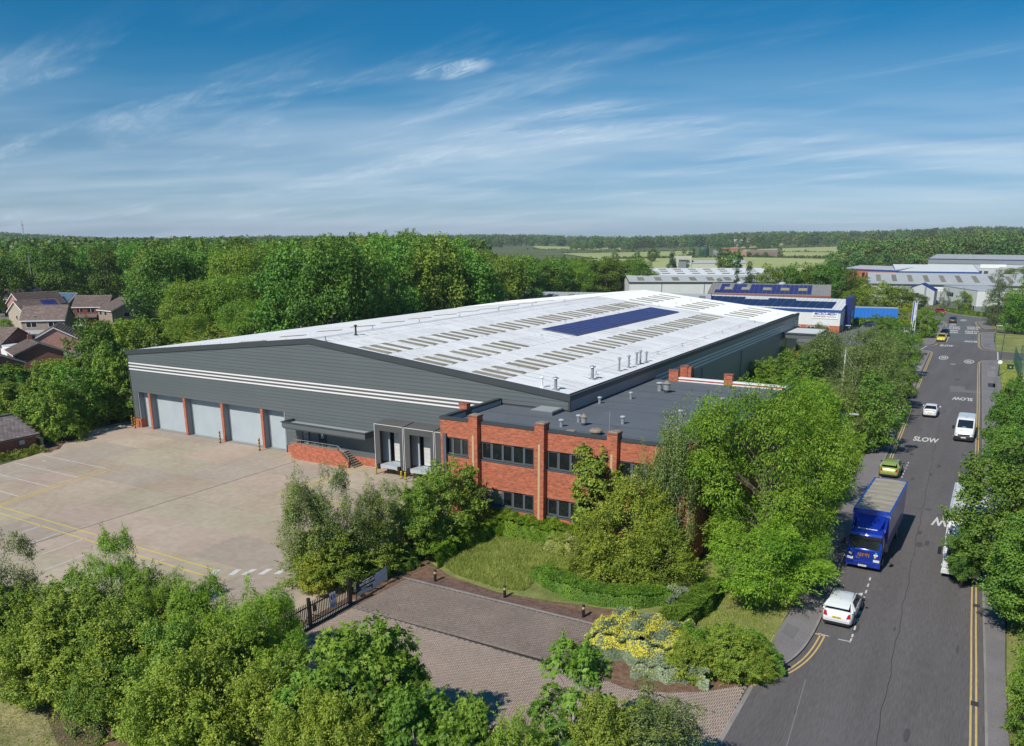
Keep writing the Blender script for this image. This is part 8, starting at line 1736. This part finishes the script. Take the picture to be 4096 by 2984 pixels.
hedge('hedge', 'low green hedge before the white office at the road bend', [(-14.3, 291.5), (-8.3, 283.5), (-3.5, 278.0)], 1.6, 1.2, L_box, 6000, .3, .2, seed=10, bumpy=.1)
hedge('hedge', 'green planting in front of the blue trailer', [(-33.0, 237.5), (-27.0, 240.5), (-21.0, 243.0)], 2.2, 1.5, L_lime, 6000, .3, .2, seed=11, bumpy=.2)
hedge('shrub_border', 'row of low shrubs behind the left pavement', [(-13.5, 100), (-12.6, 108), (-12.2, 118)], 2.4, 1.2, L_haw, 9000, .2, .12, cat='shrubs', seed=12, bumpy=.3)
hedge('shrub_border', 'shrubs along the foot of the grey side wall', [(-29.8, 112), (-29.3, 122), (-29.4, 138)], 3.2, 2.2, L_lime, 16000, .22, .14, cat='shrubs', seed=13, bumpy=.4)
hedge('weeds', 'clump of tall yellow green weeds at the foot of the brick store', [(-88.6, 41.0), (-88.4, 44.5), (-88.2, 48.2), (-88.4, 50.0)], 1.1, .42, L_shruby, 4000, .25, .05, cat='weeds', core=False, seed=14, bumpy=.25)
hedge('shrub_border', 'undergrowth along the yard left edge below the trees', [(-90.3, 54.6), (-93.5, 57.0), (-95.8, 60.5), (-96.0, 66)], 2.6, 1.6, L_haw, 15000, .2, .12, cat='shrubs', seed=15, bumpy=.4)
hedge('shrub_border', 'undergrowth along the foreground boundary of the yard', [(-47, 22.5), (-42, 24.0), (-37.5, 24.6), (-34.6, 26.0)], 2.6, 2.0, L_haw, 18000, .13, .08, cat='shrubs', seed=16, bumpy=.4)
hedge('shrub_border', 'green undergrowth at the foot of the bottom edge bushes', [(-45.5, 23.6), (-41.5, 23.9), (-37, 23.2), (-32, 21.6), (-27, 20.6), (-22, 21.4)], 2.0, 1.6, L_haw, 22000, .13, .08, cat='shrubs', seed=17, bumpy=.35)
hedge('shrub_border', 'thorn growth spilling down to the brown path in the bottom left corner', [(-47.5, 22.6), (-43.5, 22.7), (-40, 22.6), (-37, 21.9), (-34.0, 20.8)], 3.0, 2.6, L_haw, 30000, .115, .07, cat='shrubs', seed=22, bumpy=.4)
hedge('shrub_border', 'shrubs under the roadside ashes', [(-14.0, 60), (-13.2, 70), (-13.3, 80)], 2.2, 1.3, L_haw, 14000, .15, .09, cat='shrubs', seed=18, bumpy=.35)
hedge('shrub_border', 'shrubs under the oaks on the right verge', [(5.0, 38), (5.2, 50), (5.2, 62), (5.0, 76)], 2.6, 1.8, L_oak, 16000, .15, .1, cat='shrubs', seed=19, bumpy=.35)
hedge('hedge', 'dark hedge beside the forecourt banner', [(-34.4, 38.0), (-34.3, 41.0), (-33.6, 43.6)], .9, .8, L_haw, 9000, .11, .07, seed=20, bumpy=.15)
# grass blades
def blades(name, poly, n, h0, h1, m, seed, z=.03, wd=.03):
    rs = np.random.RandomState(seed); x0 = min(p[0] for p in poly); x1 = max(p[0] for p in poly); y0 = min(p[1] for p in poly); y1 = max(p[1] for p in poly)
    P = []
    while len(P) < n:
        x = rs.uniform(x0, x1); y = rs.uniform(y0, y1)
        if inside((x, y), poly): P.append((x, y))
    P = np.array(P); n = len(P); cl = .5 + .5 * np.sin(P[:, 0] * 1.7 + 2 * np.sin(P[:, 1] * 1.1)) * np.sin(P[:, 1] * 2.1 + P[:, 0] * .4); h = (h0 + (h1 - h0) * rs.random(n)) * (.55 + .8 * cl)
    a = rs.random(n) * 6.28; ld = rs.normal(size=(n, 2)) * .35 + np.array([.15, .1]); V = np.zeros((n, 4, 3)); b = np.stack([np.cos(a), np.sin(a)], 1) * wd / 2
    V[:, 0, :2] = P - b; V[:, 1, :2] = P + b; V[:, 2, :2] = P + ld * h[:, None] + b * .4; V[:, 3, :2] = P + ld * h[:, None] - b * .4; V[:, :2, 2] = z; V[:, 2:, 2] = z + h[:, None]
    o = link(name, quads_mesh(name, V, .3 + .35 * cl + rs.normal(size=n) * .2, m), kind='stuff'); return o
L_grass = leaf_mat('grass_blades', (.17, .25, .035), (.52, .56, .15), .3, rnd=0)
blades('long_grass', [(-32.0, 45.0), (-30.0, 43.9), (-26.0, 43.4), (-24.6, 43.9), (-25.0, 46.4), (-23.5, 47.5), (-20.5, 47.2), (-20.5, 51.6), (-31.2, 52.0), (-31.8, 49)], 42000, .10, .34, L_grass, 1)
blades('verge_grass', [(-13.2, 44.8), (-8.9, 44.6), (-8.95, 50.5), (-13.0, 50.6)], 16000, .04, .12, L_grass, 2)
blades('verge_grass', [(-13.0, 68), (-9.7, 69), (-10.4, 82), (-10.5, 100), (-13.0, 100)], 16000, .05, .14, L_grass, 3, wd=.05)
blades('verge_grass', [(3.0, 130), (2.2, 142.5), (1.35, 175), (3.6, 178), (4.4, 156), (6, 130)], 12000, .05, .14, L_grass, 4, wd=.06)
blades('verge_grass', [(-42, 20.6), (-37, 20.4), (-32, 19), (-32, 16), (-42, 17)], 5000, .03, .1, L_grass, 5)
# ------------------------------------------------------------------ air
mh = bpy.data.materials.new('haze_air'); mh.use_nodes = True; mh.node_tree.nodes.clear()
_o = mh.node_tree.nodes.new('ShaderNodeOutputMaterial'); _v = mh.node_tree.nodes.new('ShaderNodeVolumePrincipled'); _v.inputs['Color'].default_value = (.80, .88, 1.0, 1); _v.inputs['Density'].default_value = 0.00010; _v.inputs['Anisotropy'].default_value = 0.0
mh.node_tree.links.new(_v.outputs[0], _o.inputs['Volume'])
hz = MB().box(-9500, 9500, -9500, 9500, -1.3, 125).build('haze', mh, kind='stuff')
